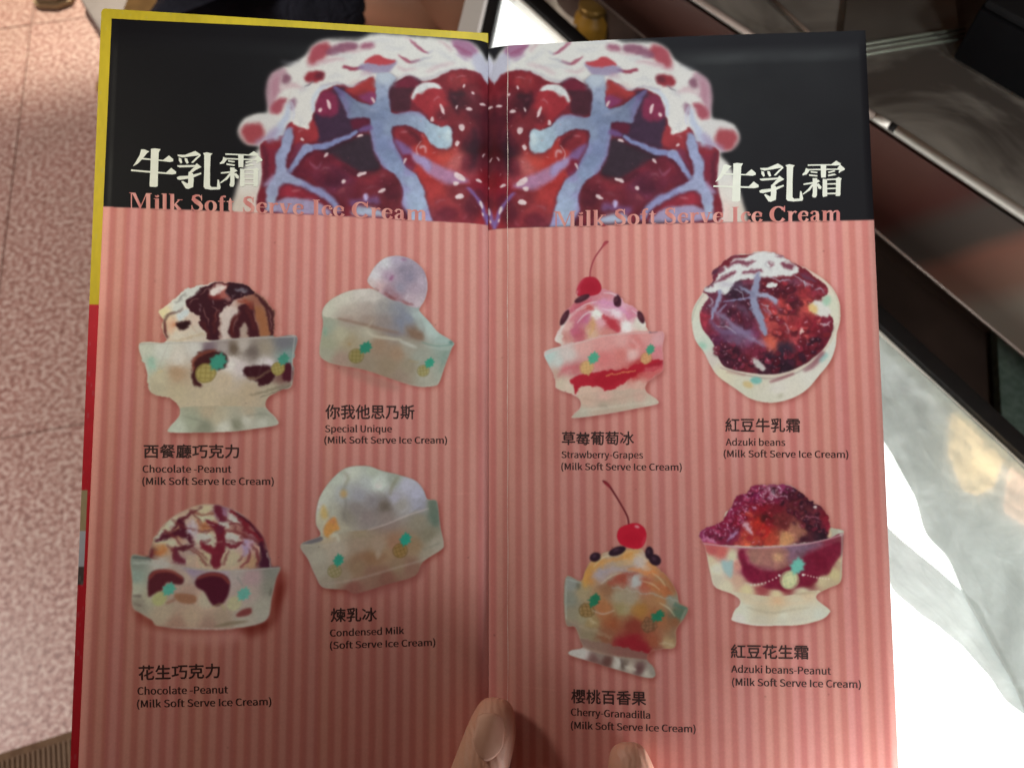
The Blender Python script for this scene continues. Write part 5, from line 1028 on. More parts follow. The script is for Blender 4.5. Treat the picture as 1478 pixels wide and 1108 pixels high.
def cutout(name, side, px_pts, label, sm=True, h=3e-5):
    """a printed photograph as a part of its page, in the same ink as the page around it"""
    P = [px2st(side, *p) for p in px_pts]
    P = smooth(P, 4) if sm else np.array(P)
    P = [(min(max(s, 1e-5), WID[side] - 1e-5), max(t, T_TOP[side] + 1e-5)) for s, t in P]
    tri = tessellate_polygon([[Vector((s, t, 0)) for s, t in P]])
    bm = bmesh.new(); vs = [bm.verts.new((s, t, 0)) for s, t in P]
    for a, b, c in tri:
        try: bm.faces.new((vs[a], vs[b], vs[c]))
        except ValueError: pass
    lo, hi = min(p[0] for p in P), max(p[0] for p in P)
    for gx in GRID[side]:
        if lo < gx < hi:
            bmesh.ops.bisect_plane(bm, geom=bm.verts[:] + bm.edges[:] + bm.faces[:], plane_co=(gx, 0, 0), plane_no=(1, 0, 0), dist=1e-7)
    for gy in np.linspace(T_TOP[side], T_BOT, 25):
        if min(p[1] for p in P) < gy < max(p[1] for p in P):
            bmesh.ops.bisect_plane(bm, geom=bm.verts[:] + bm.edges[:] + bm.faces[:], plane_co=(0, gy, 0), plane_no=(0, 1, 0), dist=1e-7)
    bm.verts.index_update()
    V = [pt(side, v.co.x, v.co.y, h) for v in bm.verts]; UVs = [uv_of(side, v.co.x, v.co.y) for v in bm.verts]
    F = []
    hh, n = PAGE[side]
    for f in bm.faces:
        idx = [v.index for v in f.verts]
        nn = np.cross(V[idx[1]] - V[idx[0]], V[idx[2]] - V[idx[1]])
        F.append(tuple(idx) if np.dot(nn, n) > 0 else tuple(idx[::-1]))
    bm.free()
    o = mesh_obj(name, V, F, PMAT[side], PAGES[side], True, UVs)
    o['label'] = label
    return o
st_mound_R = []
for (x, y) in OUTLINE['mound']:
    s, t = px2st('L', x, y); st_mound_R.append(st2px('R', s + 0.0028, t * 0.0842 / 0.0812 + 0.0001))
lim = lambda pts: [(x, min(y, 318.0 + 0.0 * x)) for x, y in pts]
def clip_line(side, pts):
    out = []
    for x, y in pts:
        yl = (298.2 + (x - 148) * (25.0 / 556)) if side == 'L' else (329.8 - (x - 700) * (12.3 / 558))
        out.append((x, min(y, yl - 0.4)))
    return out
cutout("headline_photo", 'L', clip_line('L', OUTLINE['mound']), "close-up photo of milk poured over red adzuki beans")
cutout("headline_photo", 'R', clip_line('R', st_mound_R), "mirrored close-up photo of milk over red adzuki beans")
for key, side, label in (('a', 'L', "photo of glass bowl with vanilla ice and thick chocolate sauce"), ('b', 'L', "photo of glass bowl with two pale scoops"),
                         ('c', 'L', "photo of glass bowl with criss-cross chocolate sauce"), ('d', 'L', "photo of tilted glass bowl with white condensed milk ice"),
                         ('e', 'R', "photo of pink strawberry ice with raisins and cherry"), ('f', 'R', "photo of bowl of adzuki beans and milk from above"),
                         ('g', 'R', "photo of yellow granadilla ice with red cherry"), ('h', 'R', "photo of footed bowl heaped with red beans and peanuts")):
    cutout("dessert_photo", side, OUTLINE[key], label, True)

# ---------------------------------------------------------- lettering ----
ink = simple("dark_brown_ink", (0.050, 0.022, 0.022), 0.5, var=0.15, scale=400, bump=0)
white_ink = simple("white_ink", (0.80, 0.80, 0.70), 0.5, var=0.03, scale=300, bump=0)
FONT = None
try:                                       # a plain grotesque that comes with Blender itself
    import os
    FONT = bpy.data.fonts.load(os.path.join(bpy.utils.system_resource('DATAFILES', path='fonts'), 'Noto Sans CJK Regular.woff2'))
except Exception:
    FONT = None
def text_mesh_raw(body):
    latin = all(ord(c) < 0x250 for c in body)
    cu = bpy.data.curves.new("lettering", 'FONT'); cu.body = body; cu.size = 20.0
    if FONT is not None and latin: cu.font = FONT
    cu.resolution_u = 4; cu.fill_mode = 'FRONT'
    o = bpy.data.objects.new("lettering", cu); COL.objects.link(o)
    bpy.context.view_layer.update()
    dg = bpy.context.evaluated_depsgraph_get(); ev = o.evaluated_get(dg); me = ev.to_mesh()
    V = np.array([v.co[:] for v in me.vertices]) / 20.0; F = [tuple(p.vertices) for p in me.polygons]
    ev.to_mesh_clear(); bpy.data.objects.remove(o); bpy.data.curves.remove(cu)
    return V, F
def text_mesh(body, offset=0.0):
    if '莓' not in body: return text_mesh_raw(body)
    i = body.index('莓')                    # this one is put together from its two halves
    V, F = text_mesh_raw(body.replace('莓', '　'))
    pitch = text_mesh_raw('草草')[0][:, 0].max() - text_mesh_raw('草')[0][:, 0].max()
    G, E = text_mesh_raw('每'); H_, K = text_mesh_raw('艹')
    y0, y1 = G[:, 1].min(), G[:, 1].max()
    G = G.copy(); G[:, 1] = y0 + (G[:, 1] - y0) * 0.76
    for M_, Q in ((G, E), (H_, K)):
        k = len(V); M_ = M_ + np.array([pitch * i, 0, 0]); V = np.vstack([V, M_]); F = F + [tuple(j + k for j in f) for f in Q]
    return V, F
def orient(V, F, n):
    out = []
    for f in F:
        nn = np.cross(V[f[1]] - V[f[0]], V[f[2]] - V[f[1]])
        out.append(tuple(f) if np.dot(nn, n) > 0 else tuple(f[::-1]))
    return out
def set_line(side, body, x0, x1, base0, base1, up_px, up_em, offset, name="caption"):
    """a line of print from (x0, base0) to (x1, base1); up_px is the height on the photograph of up_em of lettering"""
    V, F = text_mesh(body, offset)
    xa, xb = V[:, 0].min(), V[:, 0].max(); ya = 0.0
    if up_em == 0.727: up_em = text_mesh("M")[0][:, 1].max()
    if up_em is None: ya, up_em = V[:, 1].min(), V[:, 1].max() - V[:, 1].min()
    A, B = np.array(px2st(side, x0, base0)), np.array(px2st(side, x1, base1))
    U = (np.array(px2st(side, x0, base0 - up_px)) - A) / up_em; X = (B - A) / (xb - xa)
    W, FF = [], []
    F = orient([pt(side, *(A + X * (x - xa) + U * (y - ya)), 0) for x, y, z in V], F, PAGE[side][1])
    for j, (dx, dy) in enumerate(((-1, 0), (1, 0), (0, 1), (0, -1)) if offset > 0.016 else ((-1, 0), (1, 0))):   # struck twice or more for weight
        k = len(W)
        W += [pt(side, *(A + X * (x + dx * offset - xa) + U * (y + dy * offset - ya)), 4.5e-5 + j * 6e-6) for x, y, z in V]
        FF += [tuple(i + k for i in f) for f in F]
    return W, FF
def caption(side, rows, label):
    VV, FF = [], []
    for r in rows:
        W, F = set_line(side, *r); k = len(VV)
        VV += W; FF += [tuple(i + k for i in f) for f in F]
    o = mesh_obj("caption", VV, FF, ink, PAGES[side]); o['label'] = label
    return o
CJ, LT = 0.018, 0.008
caption('L', [("西餐廳巧克力", 208, 346, 660.8, 660.8, 19.8, None, CJ), ("Chocolate -Peanut", 206.4, 335, 681.6, 681.6, 10.2, 0.727, LT), ("(Milk Soft Serve Ice Cream)", 206, 396, 699.2, 699.2, 10.2, 0.727, LT)], "caption Chocolate -Peanut with six Chinese characters")
caption('L', [("你我他思乃斯", 470.4, 598, 605, 605, 20.6, None, CJ), ("Special Unique", 470, 565.5, 623.6, 623.6, 9.8, 0.727, LT), ("(Milk Soft Serve Ice Cream)", 469, 645, 639.8, 639.8, 9.6, 0.727, LT)], "caption Special Unique")
caption('L', [("花生巧克力", 200.5, 318, 980.8, 976.4, 20.8, None, CJ), ("Chocolate -Peanut", 199, 330, 1001.6, 998.4, 10.6, 0.727, LT), ("(Milk Soft Serve Ice Cream)", 198.3, 392.3, 1020.3, 1015.2, 10.6, 0.727, LT)], "caption Chocolate -Peanut with five Chinese characters")
caption('L', [("煉乳冰", 478, 544, 896, 895, 19.6, None, CJ), ("Condensed Milk", 477, 583, 916.8, 913.7, 9.9, 0.727, LT), ("(Soft Serve Ice Cream)", 477, 628, 934.6, 931, 9.9, 0.727, LT)], "caption Condensed Milk")
caption('R', [("草莓葡萄冰", 811.3, 914.5, 641.8, 641.8, 19, None, CJ), ("Strawberry-Grapes", 810.8, 927.5, 660.6, 661.2, 9.6, 0.727, LT), ("(Milk Soft Serve Ice Cream)", 810.4, 983, 677.8, 678.6, 9.6, 0.727, LT)], "caption Strawberry-Grapes")
caption('R', [("紅豆牛乳霜", 1046, 1153.6, 623.2, 623.6, 19.6, None, CJ), ("Adzuki beans", 1046.6, 1132.5, 642.8, 643.2, 9.8, 0.727, LT), ("(Milk Soft Serve Ice Cream)", 1043.7, 1224, 659.4, 660.6, 9.8, 0.727, LT)], "caption Adzuki beans")
caption('R', [("櫻桃百香果", 824.5, 932, 1013.4, 1016, 20, None, CJ), ("Cherry-Granadilla", 824.2, 937.9, 1031.2, 1035, 10.2, 0.727, LT), ("(Milk Soft Serve Ice Cream)", 824.2, 1003, 1050.3, 1054.6, 10.2, 0.727, LT)], "caption Cherry-Granadilla")
caption('R', [("紅豆花生霜", 1054, 1166, 948, 950.4, 19.8, None, CJ), ("Adzuki beans-Peanut", 1054.6, 1198.9, 968.6, 972.8, 10.4, 0.727, LT), ("(Milk Soft Serve Ice Cream)", 1055.9, 1242.3, 987.4, 992.3, 10.4, 0.727, LT)], "caption Adzuki beans-Peanut")

# bold headline characters, drawn stroke by stroke in the coordinates of an enlarged crop
def P4(*p): return [list(p)]
def ribbon(pts):
    """(x, y, width) -> outline"""
    L, R = [], []
    for i, (x, y, w) in enumerate(pts):
        a, b = pts[max(i - 1, 0)], pts[min(i + 1, len(pts) - 1)]
        dx, dy = b[0] - a[0], b[1] - a[1]; d = math.hypot(dx, dy) or 1
        L.append((x - dy / d * w / 2, y + dx / d * w / 2)); R.append((x + dy / d * w / 2, y - dx / d * w / 2))
    return L + R[::-1]
GLYPH_NIU = [  # box 430 wide, origin at its upper left corner
    [(195,8),(232,2),(290,8),(272,40),(266,200),(262,368),(240,376),(186,374),(182,362),(190,200),(196,40)],
    [(100,18),(128,14),(180,34),(158,50),(110,110),(66,158),(20,184),(52,132),(84,76)],
    [(86,96),(316,112),(316,124),(80,112)], [(314,112),(372,66),(414,102),(412,122),(380,130),(314,124)],
    [(4,214),(345,232),(345,248),(0,230)], [(342,234),(394,186),(442,222),(440,242),(404,250),(342,248)]]
GLYPH_RU = [
    [(8,62),(80,62),(180,22),(232,52),(226,62),(52,88),(10,76)], [(20,90),(44,98),(54,138),(40,148),(20,120)], [(78,92),(102,98),(116,140),(98,148),(80,120)], [(226,56),(236,64),(160,138),(140,136),(186,88)],
    [(6,166),(180,158),(196,140),(242,176),(186,206),(140,240),(118,232),(160,186),(176,176),(30,186),(6,178)],
    [(116,226),(160,240),(166,300),(160,372),(112,392),(88,386),(44,320),(62,316),(104,340),(112,330),(112,270)],
    [(0,282),(24,270),(120,262),(236,228),(240,242),(150,284),(32,306),(6,300)],
    [(256,40),(290,30),(348,42),(330,60),(324,200),(324,350),(340,366),(392,364),(398,290),(412,296),(428,366),(420,386),(330,392),(276,384),(262,366),(268,200),(268,60)]]
GLYPH_SHUANG = [
    [(52,30),(285,32),(285,44),(50,44)], [(280,32),(328,0),(372,26),(368,42),(320,46),(280,44)],
    [(32,64),(56,74),(66,92),(40,126),(0,136),(-2,122),(22,100)], [(40,74),(340,76),(340,88),(44,88)], [(336,76),(366,38),(412,78),(408,92),(376,104),(356,120),(350,110),(360,90),(336,88)],
    [(176,40),(230,40),(226,160),(180,160)], [(78,96),(144,104),(142,116),(80,110)], [(62,126),(144,136),(142,150),(64,142)], [(246,106),(310,92),(318,104),(252,120)], [(244,136),(312,124),(330,138),(252,150)],
    [(8,214),(110,200),(150,178),(170,196),(130,214),(8,228)], [(98,164),(142,164),(140,330),(128,350),(102,350),(92,336),(100,300)], [(92,220),(112,226),(70,282),(4,322),(0,314),(52,268)], [(134,224),(156,216),(186,250),(178,272),(156,266)],
    [(196,172),(240,178),(238,190),(240,340),(200,348),(194,330)], [(318,172),(352,158),(382,174),(372,190),(368,330),(362,342),(322,342),(326,200)],
    [(236,174),(322,172),(322,186),(236,188)], [(238,218),(326,216),(326,230),(238,230)], [(238,262),(326,260),(326,274),(238,274)], [(238,310),(326,308),(326,324),(238,324)]]
def shapes(side, items, fx, mat, name, label, h0=6e-5, uv=None):
    """items: outlines in drawing coordinates; fx maps them to photograph pixels"""
    VV, FF, UU = [], [], []
    for j, q in enumerate(items):
        st = [px2st(side, *fx(x, y)) for x, y in q]
        tri = tessellate_polygon([[Vector((a * 1000, b * 1000, 0)) for a, b in st]])
        k = len(VV); W = [pt(side, a, b, h0 + (j % 12) * 1.2e-5) for a, b in st]
        FF += [tuple(i + k for i in f) for f in orient(W, tri, PAGE[side][1])]; VV += W
        if uv: UU += [uv_of(side, a, b + uv) for a, b in st]
    o = mesh_obj(name, VV, FF, mat, PAGES[side], False, UU if uv else None)
    o['label'] = label
    return o
def headline(side, org, k, shear):
    items = []
    for gi, (G, ox) in enumerate(((GLYPH_NIU, 0), (GLYPH_RU, 448), (GLYPH_SHUANG, 870))):
        for q in G: items.append([(x + ox, y + (0, -6, 0)[gi]) for x, y in q])
    fx = lambda x, y: (org[0] + x / k, org[1] + y / k + shear * x)
    shapes(side, items, fx, white_ink, "headline_lettering", "white characters 牛乳霜 in bold brush-serif type")
headline('L', (189.0, 213.0), 6.72, 0.0060)
headline('R', (1028.5, 237.5), 6.72, -0.0042)

# the English headline: a bold roman face built from stems, hairlines, bowls and serifs
def stem(x, y0, y1, w=0.15, s0=True, s1=True):
    out = [[(x, y0), (x + w, y0), (x + w, y1), (x, y1)]]
    if s0: out.append([(x - .05, y0), (x + w + .05, y0), (x + w + .05, y0 + .03), (x - .05, y0 + .03)])
    if s1: out.append([(x - .05, y1 - .03), (x, y1 - .03), (x, y1), (x - .05, y1)])
    return out
def arc(cx, cy, rx, ry, a0, a1, thin, thick, n=16):
    pts = []
    for i in range(n + 1):
        a = math.radians(a0 + (a1 - a0) * i / n)
        pts.append((cx + rx * math.cos(a), cy + ry * math.sin(a), thin + (thick - thin) * abs(math.cos(a)) ** 1.5))
    return [ribbon(pts)]
def letter(c):
    xh, cap = 0.47, 0.68
    if c == 'M': return stem(.08, 0, cap, .045, True, False) + [[(.02, cap), (.26, cap), (.50, .12), (.43, .02), (.16, cap - .08), (.08, cap - .03), (.02, cap - .03)], [(.46, .12), (.68, cap), (.72, cap), (.46, .02), (.42, .05)], [(.68, 0), (.84, 0), (.84, cap), (.68, cap)], [(.62, 0), (.90, 0), (.90, .03), (.62, .03)], [(.84, cap - .03), (.90, cap - .03), (.90, cap), (.84, cap)]], .95
    if c == 'i': return stem(.07, 0, xh) + arc(.145, .60, .045, .045, 0, 360, .09, .09, 10), .29
    if c == 'l': return stem(.07, 0, .69), .29
    if c == 'k': return stem(.06, 0, .69) + [ribbon([(.20, .20, .05), (.42, .46, .05)]), ribbon([(.25, .26, .10), (.44, .02, .15)]), [(.34, .44), (.54, .44), (.54, .47), (.34, .47)], [(.34, 0), (.58, 0), (.58, .03), (.34, .03)]], .57
    if c == 'S': return [ribbon([(.44, .50, .03), (.42, .60, .05), (.34, .66, .07), (.24, .66, .09), (.14, .60, .13), (.13, .50, .16), (.22, .41, .19), (.34, .33, .19), (.43, .23, .16), (.42, .10, .13), (.32, .03, .09), (.20, .02, .06), (.11, .08, .04), (.07, .20, .03)]), [(.43, .45), (.46, .45), (.46, .69), (.43, .69)], [(.05, 0), (.08, 0), (.08, .24), (.05, .24)]], .54
    if c == 'o': return arc(.25, .235, .17, .215, 0, 360, .045, .15, 24), .50
    if c == 'f': return stem(.09, 0, .56, .14, True, False) + [ribbon([(.16, .54, .14), (.18, .63, .10), (.26, .67, .06), (.32, .64, .09)]), [(.02, .43), (.30, .43), (.30, .47), (.02, .47)]], .33
    if c == 't': return [ribbon([(.16, .60, .03), (.16, .46, .13), (.16, .12, .14), (.20, .04, .09), (.29, .06, .04)]), [(.02, .43), (.30, .43), (.30, .47), (.02, .47)]], .33
    if c == 'e': return arc(.25, .235, .165, .215, 30, 335, .05, .15, 22) + [[(.12, .25), (.42, .25), (.42, .285), (.12, .285)], ribbon([(.40, .28, .06), (.385, .36, .07), (.34, .43, .05)])], .45
    if c == 'r': return stem(.07, 0, xh) + [ribbon([(.20, .30, .04), (.26, .42, .06), (.34, .45, .07), (.39, .40, .11)])], .43
    if c == 'v': return [ribbon([(.10, .45, .15), (.25, .05, .13)]), ribbon([(.40, .46, .05), (.26, .03, .05)]), [(.01, .44), (.20, .44), (.20, .47), (.01, .47)], [(.32, .44), (.49, .44), (.49, .47), (.32, .47)]], .50
    if c == 'I': return stem(.11, 0, cap, .17) + [[(.28, cap - .03), (.34, cap - .03), (.34, cap), (.28, cap)]], .39
    if c == 'c': return arc(.25, .235, .165, .215, 50, 325, .045, .15, 20) + arc(.36, .37, .04, .04, 0, 360, .08, .08, 8), .43
    if c == 'C': return arc(.37, .34, .27, .315, 40, 325, .05, .18, 24) + [[(.60, .44), (.64, .44), (.64, .69), (.60, .69)], ribbon([(.61, .46, .04), (.56, .58, .06), (.50, .63, .05)])], .70
    if c == 'a': return [ribbon([(.09, .34, .11), (.14, .43, .07), (.24, .45, .05), (.33, .40, .11), (.34, .30, .14), (.34, .10, .14), (.38, .03, .09), (.46, .05, .04)]), ribbon([(.32, .28, .04), (.18, .24, .06), (.11, .16, .12), (.12, .07, .12), (.22, .03, .06), (.31, .09, .04)])], .49
    if c == 'm': return stem(.06, 0, xh) + stem(.34, 0, .38, .14, True, False) + stem(.61, 0, .38, .14, True, False) + [ribbon([(.19, .36, .04), (.28, .44, .07), (.37, .44, .10), (.41, .36, .14)]), ribbon([(.46, .36, .04), (.55, .44, .07), (.64, .44, .10), (.68, .36, .14)])], .82
    return [], .25
def roman(side, x0, x1, b0, b1, em_y):
    items, pen = [], 0.0
    for c in "Milk Soft Serve Ice Cream":
        q, adv = letter(c)
        for s in q: items.append([(x + pen, y) for x, y in s])
        pen += adv + 0.012
    fx = lambda x, y: (x0 + (x1 - x0) * x / pen, b0 + (b1 - b0) * x / pen - y * em_y)
    keep = []
    shapes(side, items, fx, PMAT[side], "headline_lettering", "pink roman lettering Milk Soft Serve Ice Cream", 3.5e-5, 0.0083)
roman('L', 186, 617, 301.5, 320.5, 34.5)
roman('R', 799, 1215, 329.0, 319.8, 34.0)

# worn crease beside the gutter on the right page, and the glued hinge
crease_m = simple("worn_crease", (0.78, 0.62, 0.56), 0.6, scale=500)
cx = 0.0088
VV, FF = [], []
for i, t in enumerate(np.linspace(0.002, 0.30, 90)):
    w = 0.00011 * (0.5 + 0.9 * abs(math.sin(i * 1.7)) * abs(math.sin(i * 0.31)))
    c = cx + 0.00012 * math.sin(i * 0.5) - 0.0006 * (t / 0.3)
    VV += [pt('R', c - w, t, 6e-5), pt('R', c + w, t, 6e-5)]
for i in range(89): FF.append((2 * i, 2 * i + 1, 2 * i + 3, 2 * i + 2))
o = mesh_obj("crease_line", VV, orient(VV, FF, PAGE['R'][1]), crease_m, PAGES['R']); o['label'] = "pale worn crease beside the gutter"

# hard cover behind the pages
cov = np.zeros((512, 512, 3), dtype=np.float32)
ROWT = lambda t: int((t + 0.01) / 0.36 * 512)
cov[:] = enc(np.array([0.56, 0.42, 0.02])); cov[ROWT(0.1205):] = enc(np.array([0.50, 0.016, 0.030]))
cov[ROWT(0.1955):ROWT(0.212), 499:] = enc(np.array([0.36, 0.28, 0.17])); cov[ROWT(0.212):ROWT(0.226), 499:] = enc(np.array([0.42, 0.44, 0.52])); cov[ROWT(0.226):ROWT(0.233), 499:] = enc(np.array([0.08, 0.06, 0.06]))
_r = np.random.default_rng(12)
cov *= (1 + (noise(512, 512, 40, _r)[..., None] - 0.5) * 0.10 + (noise(512, 512, 4, _r)[..., None] - 0.5) * 0.05)
for _ in range(60):                        # rubbed nicks along the board's edges
    i_, j_, n_ = _r.integers(0, 508), _r.integers(496, 511), _r.integers(1, 4)
    cov[i_:i_ + n_, j_:j_ + n_] = cov[i_:i_ + n_, j_:j_ + n_] * 0.82 + 0.12
for _ in range(40):
    i_, j_, n_ = _r.integers(0, 9), _r.integers(0, 508), _r.integers(1, 4)
    cov[i_:i_ + 1, j_:j_ + n_] = cov[i_:i_ + 1, j_:j_ + n_] * 0.82 + 0.12
cov = np.clip(cov, 0, 1)
cov_img = picture("cover_print", cov)
cm = NT("cover_card", rough=0.5, spec=0.2); ti = cm.n('ShaderNodeTexImage'); ti.image = cov_img; ti.extension = 'EXTEND'; cm.l(ti.outputs['Color'], cm.b.inputs['Base Color'])
def cover(side, name, outline, label):
    """outline in page metres (s, t); a rounded board 1.6 mm thick under the pages"""
    hh, n = PAGE[side]
    P = outline; k = len(P); V, U = [], []
    for lev, ins in ((-0.0029, 0.0005), (-0.0033, 0.0), (-0.0046, 0.0), (-0.0050, 0.0005)):
        cxm, cym = sum(p[0] for p in P) / k, sum(p[1] for p in P) / k
        for s, t in P:
            d = math.hypot(s - cxm, t - cym); s2, t2 = s - (s - cxm) / d * ins, t - (t - cym) / d * ins
            V.append(G_TOP + hh * s2 + G_DIR * t2 + n * lev); U.append((s2 / 0.1650, 1 - (t2 + 0.01) / 0.36))
    F = []
    for l in range(3):
        for i in range(k): F.append((l * k + i, l * k + (i + 1) % k, (l + 1) * k + (i + 1) % k, (l + 1) * k + i))
    F.append(tuple(range(k))[::-1]); F.append(tuple(3 * k + i for i in range(k)))
    o = mesh_obj(name, V, F, cm.m, menu, False, U)
    bm = bmesh.new(); bm.from_mesh(o.data); bmesh.ops.recalc_face_normals(bm, faces=bm.faces); bm.to_mesh(o.data); bm.free()
    o['label'] = label
    return o
def rounded(s0, s1a, s1b, t0a, t0b, t1, r=0.0016):
    out = [(s0, t0a)]
    for a in np.linspace(90, 0, 6): out.append((s1a - r + r * math.cos(math.radians(a)), t0b + r - r * math.sin(math.radians(a))))
    for a in np.linspace(0, -90, 6): out.append((s1b - r + r * math.cos(math.radians(a)), t1 - r - r * math.sin(math.radians(a))))
    return out + [(s0, t1)]
cover('L', "cover_board", rounded(-0.0005, 0.1640, 0.1626, -0.0062, -0.0072, 0.3385), "yellow and red cover board showing as a border round the left page")
cover('R', "cover_board", rounded(0.001, 0.1606, 0.1600, 0.0035, 0.0035, 0.334), "cover board hidden under the right page")

# ============================================================ the hand ====
def skin_mesh(name, nodes, edges, mat, parent=None, sub=2, root=0):
    """one continuous body: nodes are (point, radius or (rx, ry)), edges join them"""
    me = bpy.data.meshes.new(name); me.from_pydata([tuple(n[0]) for n in nodes], edges, [])
    o = bpy.data.objects.new(name, me); COL.objects.link(o)
    md = o.modifiers.new("skin", 'SKIN'); md.use_smooth_shade = True; md.branch_smoothing = 0.6
    sv = me.skin_vertices[0].data
    for i, n in enumerate(nodes):
        sv[i].radius = n[1] if isinstance(n[1], (tuple, list)) else (n[1], n[1])
        sv[i].use_root = i == root
    ss = o.modifiers.new("sub", 'SUBSURF'); ss.levels = sub; ss.render_levels = sub
    bpy.context.view_layer.update()
    dg = bpy.context.evaluated_depsgraph_get()
    new = bpy.data.meshes.new_from_object(o.evaluated_get(dg)); bpy.data.objects.remove(o)
    org = Vector((0, 0, 0)); q = parent
    while q is not None: org += q.location; q = q.parent
    for v in new.vertices: v.co -= org
    new.materials.clear(); new.materials.append(mat)
    for p in new.polygons: p.use_smooth = True
    new.name = name
    r = bpy.data.objects.new(name, new); COL.objects.link(r)
    if parent is not None: r.parent = parent
    return r

def skin_material(name, col, red):
    m = NT(name, col, 0.48, 0, 0.4); v = m.coord('Object')
    m.base(m.mix(m.noise(v, 70, 4), m.ramp(m.noise(v, 25, 3), [(0.3, col), (0.75, red)]), tuple(c * 0.92 for c in col)))
    m.b.inputs['Subsurface Weight'].default_value = 0.12; m.b.inputs['Subsurface Radius'].default_value = (0.006, 0.002, 0.001)
    w = m.n('ShaderNodeTexWave', wave_type='BANDS'); m.l(v, w.inputs['Vector']); w.inputs['Scale'].default_value = 120; w.inputs['Distortion'].default_value = 6
    h = m.mix(0.5, m.noise(v, 900, 3, 0.7), w.outputs['Color']); m.bump(h, 0.4, 0.0008)
    return m.m
def on_page(px, py, h, side='L'):
    s, t = px2st(side, px, py); hh, n = PAGE[side]
    return G_TOP + hh * s + G_DIR * t + n * h
skin = skin_material("hand_skin", (0.66, 0.36, 0.26), (0.68, 0.27, 0.21))
hand_root = on_page(780, 1420, -0.02)
hand = empty("person", hand_root, "hand of the reader holding the menu open, thumb and little fingertip on the page", "person")
# thumb, over the lower edge; palm and three fingers behind the boards; little finger round the right of the gutter
N = [(on_page(790, 1560, -0.010), (0.024, 0.019)),     # 0 wrist side of the palm
     (on_page(800, 1700, -0.006), (0.026, 0.021)),     # 1 wrist
     (on_page(790, 1420, -0.017), (0.034, 0.016)),     # 2 palm
     (on_page(700, 1400, -0.004), (0.018, 0.015)),     # 3 thumb root
     (on_page(636, 1275, 0.011), 0.0150),              # 4 thumb knuckle
     (on_page(662, 1170, 0.0140), 0.0126),             # 5 thumb shaft
     (on_page(690, 1092, 0.0125), 0.0116),             # 6
     (on_page(706, 1046, 0.0108), 0.0112),             # 7 nail
     (on_page(713, 1012, 0.0084), 0.0082),             # 8 tip
     (on_page(715, 998, 0.0070), 0.0048),
     (on_page(720, 1300, -0.019), 0.0120), (on_page(690, 1180, -0.018), 0.0092), (on_page(670, 1080, -0.0155), 0.0080), (on_page(662, 1000, -0.0140), 0.0068),   # index behind
     (on_page(785, 1290, -0.021), 0.0120), (on_page(775, 1160, -0.020), 0.0095), (on_page(770, 1040, -0.0165), 0.0082), (on_page(768, 950, -0.0145), 0.0068),    # middle behind
     (on_page(850, 1310, -0.019), 0.0115), (on_page(852, 1190, -0.018), 0.0090), (on_page(858, 1090, -0.0160), 0.0078), (on_page(862, 1010, -0.0140), 0.0066),   # ring behind
     (on_page(880, 1400, -0.010), 0.0125), (on_page(945, 1300, 0.004, 'R'), 0.0100), (on_page(928, 1190, 0.0105, 'R'), 0.0092), (on_page(912, 1115, 0.0100, 'R'), 0.0104), (on_page(904, 1078, 0.0084, 'R'), 0.0086), (on_page(903, 1060, 0.0068, 'R'), 0.0050)]
E = [(1, 0), (0, 2), (2, 3), (3, 4), (4, 5), (5, 6), (6, 7), (7, 8), (8, 9), (2, 10), (10, 11), (11, 12), (12, 13), (2, 14), (14, 15), (15, 16), (16, 17),
     (2, 18), (18, 19), (19, 20), (20, 21), (2, 22), (22, 23), (23, 24), (24, 25), (25, 26), (26, 27)]
skin_mesh("hand_body", N, E, skin, hand, 3, 0)
# thumbnail: a curved plate set in the end of the thumb
nail_m = NT("thumb_nail", (0.66, 0.47, 0.38), 0.6, 0, 0.15)
nv = nail_m.coord('Object'); nail_m.base(nail_m.ramp(nail_m.noise(nv, 120, 2), [(0.3, (0.62, 0.33, 0.25)), (0.7, (0.68, 0.40, 0.31))]))
def make_nail():
    hh, n = PAGE['L']
    c0, c1 = on_page(694, 1062, 0.0), on_page(706, 1010, 0.0)          # from cuticle to free edge along the page
    ax = (c1 - c0); L = np.linalg.norm(ax); ax = ax / L; sd = np.cross(ax, n); sd /= np.linalg.norm(sd)
    V, F = [], []
    nu, nv_ = 14, 14
    for lay in (0, 1):
        for j in range(nv_ + 1):
            v = j / nv_
            for i in range(nu + 1):
                u = -1 + 2 * i / nu
                w = 0.0061 * (1 - 0.10 * v) * (1 - 0.20 * max(0, 0.25 - v) / 0.25)
                along = -0.0016 * (1 - v) * (1 - u * u) + L * v - 0.0022 * v * u * u * 1.2 + 0.0020 * (1 - v) * u * u
                top = 0.0236 - 0.0052 * v ** 1.7 - 0.0016 * u * u + 0.0002 * (1 - v) ** 3 - lay * 0.0009
                V.append(c0 + ax * along + sd * (w * u) + n * top)
    W = nu + 1; K = W * (nv_ + 1)
    for j in range(nv_):
        for i in range(nu):
            a = j * W + i; F.append((a, a + 1, a + W + 1, a + W)); F.append((K + a, K + a + W, K + a + W + 1, K + a + 1))
    ring = [i for i in range(W)] + [j * W + nu for j in range(1, nv_ + 1)] + [nv_ * W + i for i in range(nu - 1, -1, -1)] + [j * W for j in range(nv_ - 1, 0, -1)]
    for a, b in zip(ring, ring[1:] + ring[:1]): F.append((a, K + a, K + b, b))
    o = mesh_obj("nail", V, F, nail_m.m, hand, True)
    return o
make_nail()

